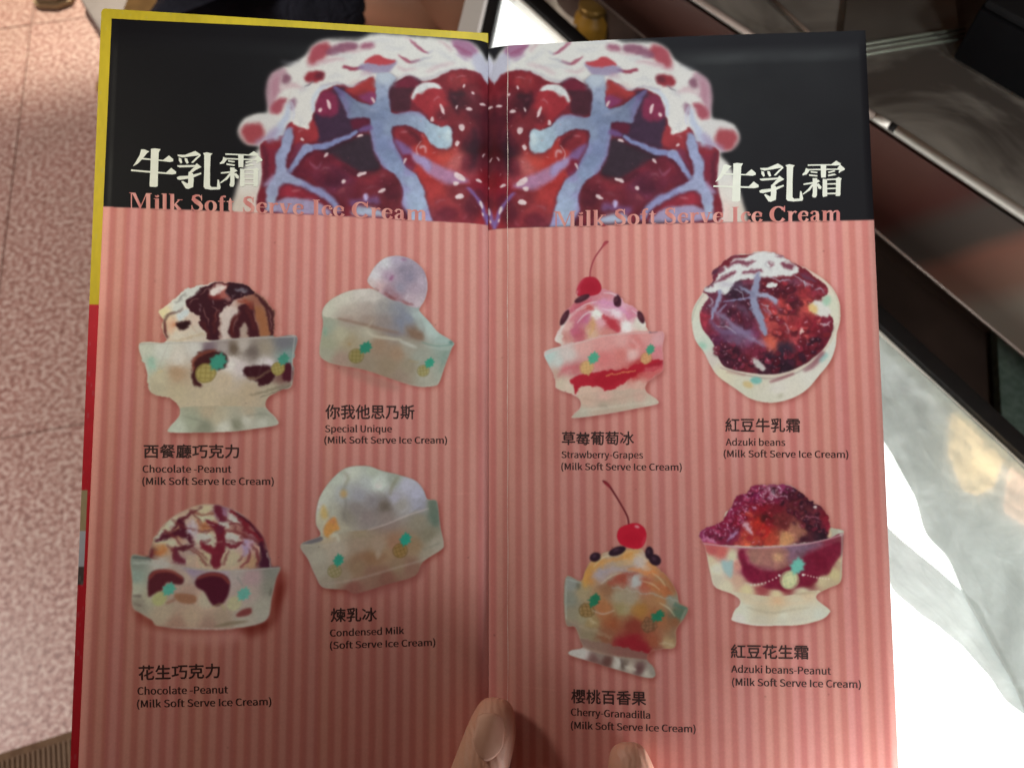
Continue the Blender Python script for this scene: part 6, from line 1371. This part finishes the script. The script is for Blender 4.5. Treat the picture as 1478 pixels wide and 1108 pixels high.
# ========================================================== the floor ====
TH = math.radians(-11.9)
FX, FY = np.array([math.cos(TH), -math.sin(TH)]), np.array([math.sin(TH), math.cos(TH)])
g0 = at_z(45, 36, 0)[:2]
floor_m = NT("speckled_tile", rough=0.42, spec=0.4)
v = floor_m.coord('Object')
n1 = floor_m.noise(v, 98, 4, 0.6); n2 = floor_m.noise(v, 170, 3, 0.6); n3 = floor_m.noise(v, 6, 3)
c = floor_m.ramp(n1, [(0.36, (0.24, 0.11, 0.09)), (0.46, (0.46, 0.24, 0.20)), (0.53, (0.58, 0.39, 0.34)), (0.62, (0.74, 0.58, 0.51))])
c = floor_m.mix(floor_m.ramp(n2, [(0.56, (0, 0, 0)), (0.66, (1, 1, 1))]), c, (0.29, 0.12, 0.10))
c = floor_m.mix(floor_m.ramp(n3, [(0.3, (0.25,) * 3), (0.7, (0, 0, 0))]), c, (0.42, 0.33, 0.27))
floor_m.base(c); floor_m.bump(n1, 0.08, 0.002)
grout = simple("dark_grout", (0.34, 0.25, 0.21), 0.85, scale=200)
bed = simple("floor_bed", (0.20, 0.16, 0.14), 0.9, scale=20)
floor = prism("floor", [(-7, -4), (7, -4), (7, 9), (-7, 9)], -0.05, -0.004, grout)
floor['kind'] = 'structure'
TS = float(np.dot(at_z(45, 36, 0)[:2] - at_z(5, 632, 0)[:2], FY))
print('tile', TS)
tile_me = None
rr = random.Random(4)
for i in range(-4, 5):
    for j in range(-4, 5):
        c2 = g0 + FX * ((i + 0.5) * TS) - FY * ((j + 0.5) * TS)
        if tile_me is None:
            bm = bmesh.new(); bmesh.ops.create_cube(bm, size=1.0)
            for w in bm.verts: w.co = Vector((w.co.x * (TS - 0.0018), w.co.y * (TS - 0.0018), w.co.z * 0.012 - 0.006))
            bmesh.ops.bevel(bm, geom=[e for e in bm.edges if e.verts[0].co.z > -0.001 and e.verts[1].co.z > -0.001], offset=0.0015, segments=2, affect='EDGES')
            tile_me = bpy.data.meshes.new("tile"); bm.to_mesh(tile_me); bm.free(); tile_me.materials.append(floor_m.m)
        o = bpy.data.objects.new("tile", tile_me); COL.objects.link(o); o.parent = floor
        o.location = (c2[0], c2[1], rr.uniform(-0.0006, 0.0004)); o.rotation_euler = (0, 0, -TH + rr.choice((0, 1, 2, 3)) * math.pi / 2)

# ribbed brown mat at the near left
mat_m = NT("brown_mat", rough=0.9, spec=0.2); v = mat_m.coord('Object')
mat_m.base(mat_m.ramp(mat_m.noise(v, 60, 4), [(0.3, (0.13, 0.075, 0.045)), (0.7, (0.22, 0.14, 0.085))])); mat_m.bump(mat_m.noise(v, 500, 3), 0.4, 0.002)
rib_m = simple("mat_rib", (0.27, 0.185, 0.125), 0.9, scale=200, bump=0.3)
mo = at_z(-2, 1086, 0.012)[:2]; mr = at_z(112, 1050, 0.012)[:2]
ux = (mr - mo) / np.linalg.norm(mr - mo); uy = np.array([-ux[1], ux[0]])
doormat = empty("door_mat", (*(mo + ux * 0.1 - uy * 0.3), 0.0), "brown ribbed mat on the speckled floor at the near left", "mat")
A, B = mo - ux * 0.35, mo + ux * 0.45
corners = [A, B, B - uy * 0.6, A - uy * 0.6]
prism("mat_base", [tuple(q) for q in corners[::-1]], 0.0, 0.008, mat_m.m, doormat, 0.002)
ribs = bmesh.new()
for k in range(100):
    o_ = A + ux * (0.012 + k * 0.0078)
    if np.dot(o_ - A, ux) > 0.79: break
    cut = 0.012 + 0.10 * max(0.0, 1 - abs(((k % 46) - 33) / 14.0)) * (1 if (k % 46) < 34 else 0)
    a_, b_ = o_ - uy * cut, o_ - uy * 0.59
    w_ = ux * 0.0022
    base = [ribs.verts.new((*(a_ - w_), 0.0075)), ribs.verts.new((*(a_ + w_), 0.0075)), ribs.verts.new((*(b_ + w_), 0.0075)), ribs.verts.new((*(b_ - w_), 0.0075))]
    w2 = ux * 0.0012
    top = [ribs.verts.new((*(a_ - w2 - uy * .002), 0.0115)), ribs.verts.new((*(a_ + w2 - uy * .002), 0.0115)), ribs.verts.new((*(b_ + w2), 0.0115)), ribs.verts.new((*(b_ - w2), 0.0115))]
    ribs.faces.new(top)
    for q in range(4): ribs.faces.new((base[q], base[(q + 1) % 4], top[(q + 1) % 4], top[q]))
bmesh.ops.recalc_face_normals(ribs, faces=ribs.faces)
rb = from_bm("rib", ribs, rib_m, doormat); rb['kind'] = 'stuff'

# ============================================ the glass counter ====
ZC = 0.85
steel = NT("brushed_steel", (0.62, 0.59, 0.55), 0.4, 0.15, 0.5); v = steel.coord('Object', (1, 40, 40)); steel.rough(steel.ramp(steel.noise(v, 12, 3), [(0.3, (0.26,) * 3), (0.7, (0.42,) * 3)])); steel = steel.m
bright_trim = simple("polished_trim", (0.95, 0.95, 0.92), 0.3, 0.0, scale=40)
rubber = simple("black_rubber", (0.010, 0.009, 0.009), 0.6, scale=80, spec=0.15)
cab_m = simple("cabinet_steel", (0.40, 0.37, 0.34), 0.5, 0.3, scale=20)
def L2(p, q, k): return p + (q - p) * k
a0 = at_z(753, 5, ZC)[:2]; a1 = at_z(1478, 678, ZC)[:2]                # right edge of the lit glass
b0 = at_z(722, 0, ZC)[:2]; b1 = at_z(709, 60, ZC)[:2]                  # left edge
da = (a1 - a0) / np.linalg.norm(a1 - a0); db = (b1 - b0) / np.linalg.norm(b1 - b0)
na = np.array([-da[1], da[0]]);  na = na if np.dot(na, b1 - a0) < 0 else -na  # away from the glass
nb = np.array([-db[1], db[0]]);  nb = nb if np.dot(nb, a1 - b0) < 0 else -nb
M_ = np.array([[da[0], -db[0]], [da[1], -db[1]]]); kk = np.linalg.solve(M_, b0 - a0); corner = a0 + da * kk[0]
NEAR = 2.0
glass_poly = [corner, corner + db * 1.35, corner + db * 1.35 + da * 0.0 + np.array([1.9, -0.6]), corner + da * 1.9]
counter = empty("display_counter", (*(corner + (da + db) * 0.3), 0.0), "brightly lit glass-topped display counter with steel and black rubber edging", "counter")
prism("cabinet", [tuple(q) for q in [corner + (na + nb) * 0.01, corner + db * 1.34 + nb * 0.02, glass_poly[2], corner + da * 1.89 + na * 0.02]][::-1], 0.0, 0.80, cab_m, counter, 0.004)
# luminous white bed under the glass
bed_m = NT("lit_white_bed", (0.8, 0.8, 0.78), 0.6)
v = bed_m.coord('Object'); bed_m.b.inputs['Emission Strength'].default_value = 1.25
e_ = bed_m.ramp(bed_m.noise(v, 7, 3), [(0.3, (0.93, 0.98, 0.96)), (0.7, (1.0, 1.0, 1.0))]); bed_m.l(e_, bed_m.b.inputs['Emission Color'])
prism("light_panel", [tuple(q) for q in glass_poly][::-1], 0.815, 0.838, bed_m.m, counter)
gl = NT("counter_glass", (0.92, 0.98, 0.96), 0.04, 0, 0.5); gl.b.inputs['Alpha'].default_value = 0.10
prism("glass_top", [tuple(q) for q in glass_poly][::-1], 0.843, 0.849, gl.m, counter)
def strip(name, p, d, n, o0, o1, s0, s1, z0, z1, mat, parent, bevel=0.001):
    q = [p + d * s0 + n * o0, p + d * s1 + n * o0, p + d * s1 + n * o1, p + d * s0 + n * o1]
    a = sum(q[i][0] * q[(i + 1) % 4][1] - q[(i + 1) % 4][0] * q[i][1] for i in range(4))
    if a < 0: q = q[::-1]
    return prism(name, [tuple(x) for x in q], z0, z1, mat, parent, bevel)
strip("rubber_seal", corner, db, nb, 0.0, 0.0125, -0.005, 1.34, 0.80, 0.853, rubber, counter)
strip("trim_strip", corner, db, nb, 0.0130, 0.0172, -0.01, 1.34, 0.80, 0.854, bright_trim, counter)
strip("steel_frame", corner, db, nb, 0.0176, 0.039, -0.02, 1.34, 0.79, 0.852, steel, counter)
thin_edge = simple("glass_edge_trim", (0.93, 0.90, 0.82), 0.35, scale=40)
strip("glass_edge", corner, da, na, 0.0, 0.004, 0.0, 1.88, 0.82, 0.8505, thin_edge, counter)
strip("rubber_seal", corner, da, na, 0.0044, 0.020, -0.002, 1.88, 0.80, 0.856, rubber, counter)
# crumpled clear plastic lying on the lit glass
def crumple_mat(name, col, alpha, rough):
    m = NT(name, col, rough, 0, 0.6); v = m.coord('Object')
    f = m.noise(v, 9, 4, 0.6, 1.5); g = m.noise(v, 30, 5, 0.65, 2.0)
    m.base(m.ramp(f, [(0.3, tuple(c * 0.75 for c in col)), (0.65, col)]))
    al = m.mix(0.5, m.ramp(f, [(0.3, (alpha,) * 3), (0.7, (alpha * 0.55,) * 3)]), m.ramp(g, [(0.35, (alpha,) * 3), (0.7, (alpha * 0.7,) * 3)]))
    m.l(al, m.b.inputs['Alpha']); m.bump(g, 0.35, 0.004)
    return m.m
def sheet(name, corners_px, z0, amp, mat, label, seed, nx=90, ny=60):
    rng = np.random.default_rng(seed); C4 = [at_z(x, y, z0) for x, y in corners_px]
    h = (noise(ny + 1, nx + 1, 22, rng) - 0.5) * 1.6 + (noise(ny + 1, nx + 1, 9, rng) - 0.5) * 0.6
    r = 1 - np.abs(noise(ny + 1, nx + 1, 13, rng) - 0.5) * 2; h = np.clip(h * 0.5 + 0.45 + r ** 10 * 0.12, 0, 1.6)
    wob = noise(4, nx + 1, 10, rng) - 0.5
    V, F = [], []
    for j in range(ny + 1):
        for i in range(nx + 1):
            u, w = i / nx, j / ny
            e = 0.008 * wob[2, i] * max(0.0, 2 * w - 1)
            p = (C4[0] * (1 - u) + C4[1] * u) * (1 - w) + (C4[3] * (1 - u) + C4[2] * u) * w
            V.append((p[0] + e, p[1] + e, z0 + amp * float(h[j, i])))
    for j in range(ny):
        for i in range(nx):
            a = j * (nx + 1) + i; F.append((a, a + nx + 1, a + nx + 2, a + 1))
    o = mesh_obj(name, V, F, mat, None, True)
    so = o.modifiers.new("thickness", 'SOLIDIFY'); so.thickness = 0.0003
    tag(o, label, "plastic sheet"); return o
noise_edge = np.random.default_rng(2).random(64)
clear = crumple_mat("clear_plastic", (0.56, 0.64, 0.61), 0.80, 0.14)
clear2 = crumple_mat("grey_plastic", (0.62, 0.69, 0.66), 0.66, 0.25)
sheet("plastic_sheet", [(1215, 436), (1510, 704), (1520, 1100), (1266, 625)], 0.8545, 0.0035, clear, "crumpled clear plastic sheet along the black edge of the lit counter", 3)
sheet("plastic_sheet", [(1225, 715), (1410, 872), (1520, 1080), (1240, 790)], 0.8515, 0.002, clear2, "narrow grey plastic sheet reaching out from under the larger one", 8)  # gap left between the sheets stands in for a reflected streak
# glowing plates added in place of warm reflections on the glass
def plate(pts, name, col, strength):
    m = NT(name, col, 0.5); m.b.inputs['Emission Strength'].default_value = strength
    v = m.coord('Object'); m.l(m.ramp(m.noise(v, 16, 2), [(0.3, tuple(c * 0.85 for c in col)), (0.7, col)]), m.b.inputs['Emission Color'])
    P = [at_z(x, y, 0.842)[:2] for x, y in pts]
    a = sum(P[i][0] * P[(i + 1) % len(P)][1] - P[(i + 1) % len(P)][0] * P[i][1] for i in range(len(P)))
    prism("warm_reflection", [tuple(q) for q in (P if a > 0 else P[::-1])], 0.8385, 0.842, m.m, counter, 0.001)
plate([(1376, 580), (1452, 650), (1436, 700), (1415, 712), (1392, 704), (1372, 650)], "amber_reflection", (1.0, 0.74, 0.42), 5.0)
plate([(1462, 664), (1520, 700), (1520, 780), (1452, 735)], "peach_reflection", (1.0, 0.68, 0.50), 4.0)

# the recess and raised shelf behind the counter
dark_brown = simple("dark_brown_laminate", (0.085, 0.055, 0.045), 0.5, var=0.35, scale=9)
green_m = NT("green_speckled_surface", rough=0.5); v = green_m.coord('Object'); green_m.base(green_m.ramp(green_m.noise(v, 160, 4), [(0.35, (0.13, 0.20, 0.165)), (0.65, (0.21, 0.29, 0.25))]))
panel_m = NT("painted_reflection_panel", rough=0.5, metal=0.0, spec=0.15); v = panel_m.coord('Object')
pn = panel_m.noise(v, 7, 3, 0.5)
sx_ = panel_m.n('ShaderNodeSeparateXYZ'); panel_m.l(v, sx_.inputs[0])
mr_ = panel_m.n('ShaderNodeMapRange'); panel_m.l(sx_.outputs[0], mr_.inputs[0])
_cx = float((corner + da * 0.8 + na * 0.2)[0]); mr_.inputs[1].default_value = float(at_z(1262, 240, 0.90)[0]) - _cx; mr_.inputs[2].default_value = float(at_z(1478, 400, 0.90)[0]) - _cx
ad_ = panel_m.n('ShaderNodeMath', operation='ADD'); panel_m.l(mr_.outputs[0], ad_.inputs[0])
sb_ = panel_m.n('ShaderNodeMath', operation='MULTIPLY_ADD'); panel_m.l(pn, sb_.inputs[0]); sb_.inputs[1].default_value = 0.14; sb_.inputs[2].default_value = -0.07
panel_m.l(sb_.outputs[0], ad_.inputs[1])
PANEL_REFLECTION_RAMP = [(0.0, (0.052, 0.020, 0.015)), (0.25, (0.048, 0.015, 0.012)), (0.40, (0.046, 0.036, 0.031)), (0.55, (0.052, 0.040, 0.034)), (0.66, (0.15, 0.068, 0.050)), (0.84, (0.16, 0.088, 0.066)), (1.0, (0.19, 0.16, 0.13))]  # reddish and grey reflections painted along the panel as colour
panel_m.base(panel_m.ramp(ad_.outputs[0], PANEL_REFLECTION_RAMP))
top_m = NT("dark_steel_top", rough=0.5, metal=0.0, spec=0.15); v = top_m.coord('Object'); tn = top_m.noise(v, 7, 4, 0.6, 1.0)
top_m.base(top_m.ramp(tn, [(0.36, (0.06, 0.052, 0.046)), (0.62, (0.24, 0.225, 0.20))]))
case = empty("refrigerated_case", (*(corner + da * 0.8 + na * 0.2), 0.0), "dark steel case with reddish reflections painted on its panel and a shiny rail behind the lit counter", "refrigerator")
d0, d1 = at_z(867, 0, 0.83)[:2], at_z(1425, 466, 0.83)[:2]
dd = (d1 - d0) / np.linalg.norm(d1 - d0); nd = np.array([-dd[1], dd[0]]); nd = nd if np.dot(nd, na) > 0 else -nd
strip("recess_floor", corner, da, na, 0.0205, 0.40, -0.1, 1.9, 0.66, 0.70, dark_brown, case)
# a green speckled slab shows in the recess at the right
gp = [at_z(x, y, 0.70)[:2] for x, y in [(1425, 440), (1434, 610), (1500, 700), (1600, 560), (1500, 440)]]
green = prism("counter_slab", [tuple(q) for q in gp][::1], 0.701, 0.716, green_m.m, case, 0.002); green['label'] = "green speckled slab at the right of the recess"
# upright panel with its reflections painted in, and what it carries
zc = 0.985
c0, c1 = at_z(1010, 0, zc)[:2], at_z(1478, 309, zc)[:2]
dc = (c1 - c0) / np.linalg.norm(c1 - c0); nc = np.array([-dc[1], dc[0]]); nc = nc if np.dot(nc, na) > 0 else -nc
ext0, ext1 = c0 - dc * 0.5, c1 + dc * 0.5
e0, e1 = d0 - dd * 0.5, d1 + dd * 0.5
f0, f1 = d0 - dd * 0.25, d1 + dd * 0.25
g0_, g1_ = c0 - dc * 0.25, c1 + dc * 0.25
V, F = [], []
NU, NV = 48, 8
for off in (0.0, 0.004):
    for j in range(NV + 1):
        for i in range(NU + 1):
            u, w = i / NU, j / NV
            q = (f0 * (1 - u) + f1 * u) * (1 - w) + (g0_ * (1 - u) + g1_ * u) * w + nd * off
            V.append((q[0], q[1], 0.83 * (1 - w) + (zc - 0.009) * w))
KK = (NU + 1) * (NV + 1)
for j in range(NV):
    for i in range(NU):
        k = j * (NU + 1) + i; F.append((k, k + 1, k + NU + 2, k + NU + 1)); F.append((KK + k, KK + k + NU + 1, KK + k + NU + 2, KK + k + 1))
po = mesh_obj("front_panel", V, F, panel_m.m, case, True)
e0, e1 = f0, f1
po['label'] = "steel panel under the shiny rail, reddish reflections painted in its colour"
lip_m = simple("lip_steel", (0.24, 0.19, 0.165), 0.4, 0.4, scale=30)
tube("lower_lip", [(*e0, 0.829), (*e1, 0.829)], 0.0016, lip_m, case)
rail_m = NT("shiny_rail", (0.66, 0.63, 0.58), 0.5, 0.5); rail_m = rail_m.m
qk = at_z(1290, 182, zc)[:2]; qs = float(np.dot(qk - ext0, dc))
rl = tube("rail", [(*(ext0 + dc * (qs + 0.004 + q)), zc) for q in np.linspace(0, 1.0, 4)], 0.0036, rail_m, case, 28)
tube("rail", [(*(ext0 + dc * (qs - 0.0016)), zc - .0004), (*(ext0 + dc * (qs - 0.016)), zc - .0008)], 0.0030, rail_m, case, 28)
tube("rail_joint", [(*(ext0 + dc * (qs + 0.0045)), zc), (*(ext0 + dc * (qs - 0.002)), zc)], 0.0031, rubber, case, 20)
tube("rail", [(*(ext0 + dc * (qs - 0.0165)), zc - .001), (*(ext0 - dc * 0.2), zc - .001)], 0.0028, lip_m, case, 20)
tp = [ext0 + nc * 0.002, ext1 + nc * 0.002, ext1 + nc * 0.9, ext0 + nc * 0.9]
a = sum(tp[i][0] * tp[(i + 1) % 4][1] - tp[(i + 1) % 4][0] * tp[i][1] for i in range(4))
prism("case_top", [tuple(q) for q in (tp if a > 0 else tp[::-1])], 0.977, zc - 0.003, top_m.m, case, 0.001)
bp = [ext0 + nc * 0.16, ext1 + nc * 0.16, ext1 + nc * 0.88, ext0 + nc * 0.88]
prism("case_body", [tuple(q) for q in (bp if a > 0 else bp[::-1])], 0.0, 0.976, dark_brown, case)
# sliding glass lid lying on the case top, three edge lines showing
lid_m = simple("green_glass_edge", (0.20, 0.23, 0.19), 0.25, 0.1, scale=30)
for k, (ya, yb) in enumerate(((66, 46), (73, 53), (81, 60))):
    p0, p1 = at_z(1190, ya + 8, zc + 0.004), at_z(1392, yb - 5, zc + 0.004)
    tube("glass_lid_edge", [p0, p1], 0.0014, lid_m, case, 8)
gdark = simple("lid_glass", (0.10, 0.095, 0.085), 0.15, 0.2, var=0.3, scale=6)
lp = [at_z(x, y, zc + 0.003)[:2] for x, y in [(1225, -20), (1215, 62), (1385, 44), (1375, -30)]]
a = sum(lp[i][0] * lp[(i + 1) % 4][1] - lp[(i + 1) % 4][0] * lp[i][1] for i in range(4))
prism("glass_lid", [tuple(q) for q in (lp if a > 0 else lp[::-1])], zc - 0.0028, zc + 0.003, gdark, case, 0.0008)
slat = simple("brass_brown_strip", (0.17, 0.13, 0.105), 0.4, 0.4, scale=20)
p0, p1 = at_z(1095, -20, zc + 0.001), at_z(1180, 60, zc + 0.001)
tube("seam_strip", [p0, p1], 0.0018, slat, case, 8)
# black box at the upper right
bx = [at_z(x, y, 1.0)[:2] for x, y in [(1388, 60), (1500, 125), (1640, -10), (1480, -70)]]
a = sum(bx[i][0] * bx[(i + 1) % 4][1] - bx[(i + 1) % 4][0] * bx[i][1] for i in range(4))
blackbox_m = simple("matt_black_plastic", (0.006, 0.006, 0.007), 0.8, scale=40, spec=0.05)
bb = empty("black_box", (*np.mean(bx, axis=0), 0.983), "matt black box standing on the dark case top at the upper right", "box")
prism("box_body", [tuple(q) for q in (bx if a > 0 else bx[::-1])], 0.9835, 1.03, blackbox_m, bb, 0.003)
cxy = np.mean(bx, axis=0); bx2 = [cxy + (q - cxy) * 0.97 for q in bx]
prism("lid", [tuple(q) for q in (bx2 if a > 0 else bx2[::-1])], 1.0305, 1.038, simple("black_lid", (0.012, 0.012, 0.013), 0.7, scale=40, spec=0.1), bb, 0.003)
# made-up bowl and jar in place of a beige blur and a golden reflection
cream = simple("added_bowl_cream", (0.80, 0.72, 0.60), 0.35, scale=20)
gold = simple("added_jar_amber", (0.46, 0.24, 0.03), 0.4, 0.0, var=0.3, scale=25)
def lathe(name, base, prof, mat, parent, seg=28):
    V, F = [], []
    for r, z in prof:
        for k in range(seg): V.append((base[0] + r * math.cos(2 * math.pi * k / seg), base[1] + r * math.sin(2 * math.pi * k / seg), base[2] + z))
    for i in range(len(prof) - 1):
        for k in range(seg): F.append((i * seg + k, i * seg + (k + 1) % seg, (i + 1) * seg + (k + 1) % seg, (i + 1) * seg + k))
    F.append(tuple(range(seg))[::-1]); F.append(tuple((len(prof) - 1) * seg + k for k in range(seg)))
    return mesh_obj(name, V, F, mat, parent, True)
bwl = at_z(802, 46, 0.70)
bo = empty("bowl", (bwl[0], bwl[1], 0.70), "cream bowl added in place of a beige blur beyond the menu's top edge", "bowl")
lathe("added_bowl_body", (bwl[0], bwl[1], 0.7002), [(0.018, 0), (0.020, 0.003), (0.036, 0.016), (0.043, 0.034), (0.0435, 0.037), (0.041, 0.036), (0.033, 0.018), (0.012, 0.008), (0.001, 0.007)], cream, bo)
jr = at_z(852, 62, 0.70)
jo = empty("jar", (jr[0], jr[1], 0.70), "amber jar added in place of a golden reflection in the recess", "jar")
lathe("added_jar_body", (jr[0], jr[1], 0.7002), [(0.020, 0), (0.024, 0.004), (0.025, 0.030), (0.024, 0.040), (0.018, 0.046), (0.018, 0.050)], gold, jo)
lathe("lid", (jr[0], jr[1], 0.7502), [(0.0195, 0), (0.020, 0.002), (0.020, 0.008), (0.018, 0.010), (0.004, 0.0105)], simple("added_jar_lid", (0.34, 0.20, 0.05), 0.35, 0.5, scale=30), jo)  # lid of the added jar

# ===================================== the customer sitting beyond the menu ====
leg_skin = skin_material("leg_skin", (0.52, 0.26, 0.165), (0.54, 0.25, 0.15))
navy = NT("navy_cloth", rough=0.9, spec=0.2); v = navy.coord('Object'); navy.base(navy.ramp(navy.noise(v, 14, 4), [(0.3, (0.008, 0.009, 0.015)), (0.7, (0.020, 0.022, 0.034))])); navy.bump(navy.noise(v, 35, 4, 0.6, 1.0), 0.5, 0.02); navy = navy.m
hair_m = simple("black_hair", (0.012, 0.010, 0.010), 0.5, scale=120, bump=0.3)
kz = 0.50
hipL, hipR = at_z(300, 2, kz), at_z(300, -60, kz + .01)
knL, knR = at_z(612, 8, kz), at_z(668, 2, kz + .005)
H = np.array([(hipL[0] + hipR[0]) / 2 - 0.03, (hipL[1] + hipR[1]) / 2, 0.56])
seat_h = 0.43
person = empty("person", (H[0], H[1], 0), "person in navy clothes sitting bare-kneed on a wooden stool beyond the menu", "person")
ftL, ftR = np.array([knL[0] + .02, knL[1] + .01, 0.07]), np.array([knR[0] + .02, knR[1] + .01, 0.07])
sh = H + np.array([-0.02, 0, 0.50]); nk = H + np.array([0.02, 0, 0.58]); hd = H + np.array([0.05, 0, 0.72])
fy = np.array([0, 0.17, 0]); 
B_ = [(H, (0.13, 0.13)), (H + np.array([-0.02, 0, 0.22]), (0.13, 0.11)), (sh, (0.12, 0.09)), (nk, 0.050), (hd, (0.085, 0.085)), (hd + np.array([0.02, 0, 0.09]), 0.075),
      (hipL, 0.080), ((hipL + knL) / 2, 0.072), (knL, 0.060), (knL + (ftL - knL) * .35, 0.060), (knL + (ftL - knL) * .85, 0.033), (ftL, 0.035), (ftL + np.array([0.13, -0.01, -0.035]), (0.036, 0.022)),
      (hipR, 0.080), ((hipR + knR) / 2, 0.072), (knR, 0.060), (knR + (ftR - knR) * .35, 0.060), (knR + (ftR - knR) * .85, 0.033), (ftR, 0.035), (ftR + np.array([0.13, 0.01, -0.035]), (0.036, 0.022)),
      (sh - fy, 0.050), (sh - fy * 1.35 + np.array([0.06, 0, -0.26]), 0.040), (sh - fy * 1.0 + np.array([0.26, 0, -0.30]), 0.030), (sh - fy * 0.9 + np.array([0.34, 0, -0.30]), (0.034, 0.018)),
      (sh + fy, 0.050), (sh + fy * 1.35 + np.array([0.06, 0, -0.26]), 0.040), (sh + fy * 1.0 + np.array([0.26, 0, -0.30]), 0.030), (sh + fy * 0.9 + np.array([0.34, 0, -0.30]), (0.034, 0.018))]
BE = [(0, 1), (1, 2), (2, 3), (3, 4), (4, 5), (0, 6), (6, 7), (7, 8), (8, 9), (9, 10), (10, 11), (11, 12), (0, 13), (13, 14), (14, 15), (15, 16), (16, 17), (17, 18), (18, 19),
      (2, 20), (20, 21), (21, 22), (22, 23), (2, 24), (24, 25), (25, 26), (26, 27)]
skin_mesh("body", B_, BE, leg_skin, person, 2, 0)
S_ = [(H + np.array([0, 0, -0.01]), (0.15, 0.15)), (H + np.array([-0.02, 0, 0.22]), (0.15, 0.13)), (sh, (0.14, 0.105)), (nk + np.array([-0.01, 0, -0.03]), 0.060),
      (sh - fy, 0.062), (sh - fy * 1.28 + np.array([0.045, 0, -0.18]), 0.055), (sh + fy, 0.062), (sh + fy * 1.28 + np.array([0.045, 0, -0.18]), 0.055)]
skin_mesh("shirt", S_, [(0, 1), (1, 2), (2, 3), (2, 4), (4, 5), (2, 6), (6, 7)], navy, person, 2, 0)
kk1, kk2 = hipL + (knL - hipL) * 0.86, hipR + (knR - hipR) * 0.74
skin_mesh("shorts", [(H + np.array([0, 0, -0.02]), (0.155, 0.145)), (hipL, 0.098), ((hipL + kk1) / 2, 0.094), (kk1, 0.086), (hipR, 0.098), ((hipR + kk2) / 2, 0.094), (kk2, 0.086)], [(0, 1), (1, 2), (2, 3), (0, 4), (4, 5), (5, 6)], navy, person, 2, 0)
bm = bmesh.new(); bmesh.ops.create_uvsphere(bm, u_segments=24, v_segments=16, radius=1.0)
for w in bm.verts:
    w.co = Vector((hd[0] - 0.012 + w.co.x * 0.098, hd[1] + w.co.y * 0.095, hd[2] + 0.075 + w.co.z * 0.10))
from_bm("hair", bm, hair_m, person, True)
for dy in (-0.032, 0.032):
    bm = bmesh.new(); bmesh.ops.create_uvsphere(bm, u_segments=12, v_segments=8, radius=0.011, matrix=Matrix.Translation(Vector(hd + np.array([0.078, dy, 0.01]))))
    from_bm("eye", bm, simple("eye_dark", (0.05, 0.04, 0.035), 0.2, scale=10), person, True)
# stool
wood = simple("golden_wood", (0.36, 0.21, 0.075), 0.45, var=0.25, scale=30)
stool = empty("stool", (H[0], H[1] + .02, 0), "golden wooden stool under the person in navy", "stool")
sx, sy = H[0], (hipL[1] + hipR[1]) / 2
prism("seat", [(sx - .18, sy - .17), (sx + .18, sy - .17), (sx + .18, sy + .17), (sx - .18, sy + .17)], 0.375, 0.405, wood, stool, 0.008)
for ax_, ay_ in ((-1, -1), (1, -1), (1, 1), (-1, 1)):
    tube("leg", [(sx + ax_ * .14, sy + ay_ * .13, 0.375), (sx + ax_ * .17, sy + ay_ * .16, 0.0)], [0.016, 0.013], wood, stool, 10)
# grey step and pale slipper on the floor at the upper left
step_m = simple("grey_step", (0.27, 0.255, 0.25), 0.6, var=0.12, scale=30)
gs = [at_z(x, y, 0.04)[:2] for x, y in [(113, -6), (150, 52), (330, 90), (420, -90), (180, -90)]]
a = sum(gs[i][0] * gs[(i + 1) % 5][1] - gs[(i + 1) % 5][0] * gs[i][1] for i in range(5))
so = prism("floor_step", [tuple(q) for q in (gs if a > 0 else gs[::-1])], 0.0, 0.04, step_m, None, 0.004); tag(so, "low grey step on the floor beside the menu's upper left corner", "step")
sp = [at_z(x, y, 0.012)[:2] for x, y in [(48, 4), (54, 8), (82, 9), (102, 2), (112, -20), (100, -60), (58, -60), (46, -20)]]
slm = simple("beige_canvas", (0.50, 0.40, 0.24), 0.8, scale=90)
sl = empty("slipper", (*np.mean(sp, axis=0), 0.0), "pale beige slipper on the floor at the upper left corner", "slipper")
a = sum(sp[i][0] * sp[(i + 1) % 8][1] - sp[(i + 1) % 8][0] * sp[i][1] for i in range(8))
prism("sole", [tuple(q) for q in (sp if a > 0 else sp[::-1])], 0.0005, 0.014, slm, sl, 0.004)
cs = np.mean(sp, axis=0); s2 = [cs + (q - cs) * 0.86 for q in sp]
prism("upper", [tuple(q) for q in (s2 if a > 0 else s2[::-1])], 0.0142, 0.034, simple("beige_upper", (0.54, 0.45, 0.29), 0.8, scale=90), sl, 0.009, 4)
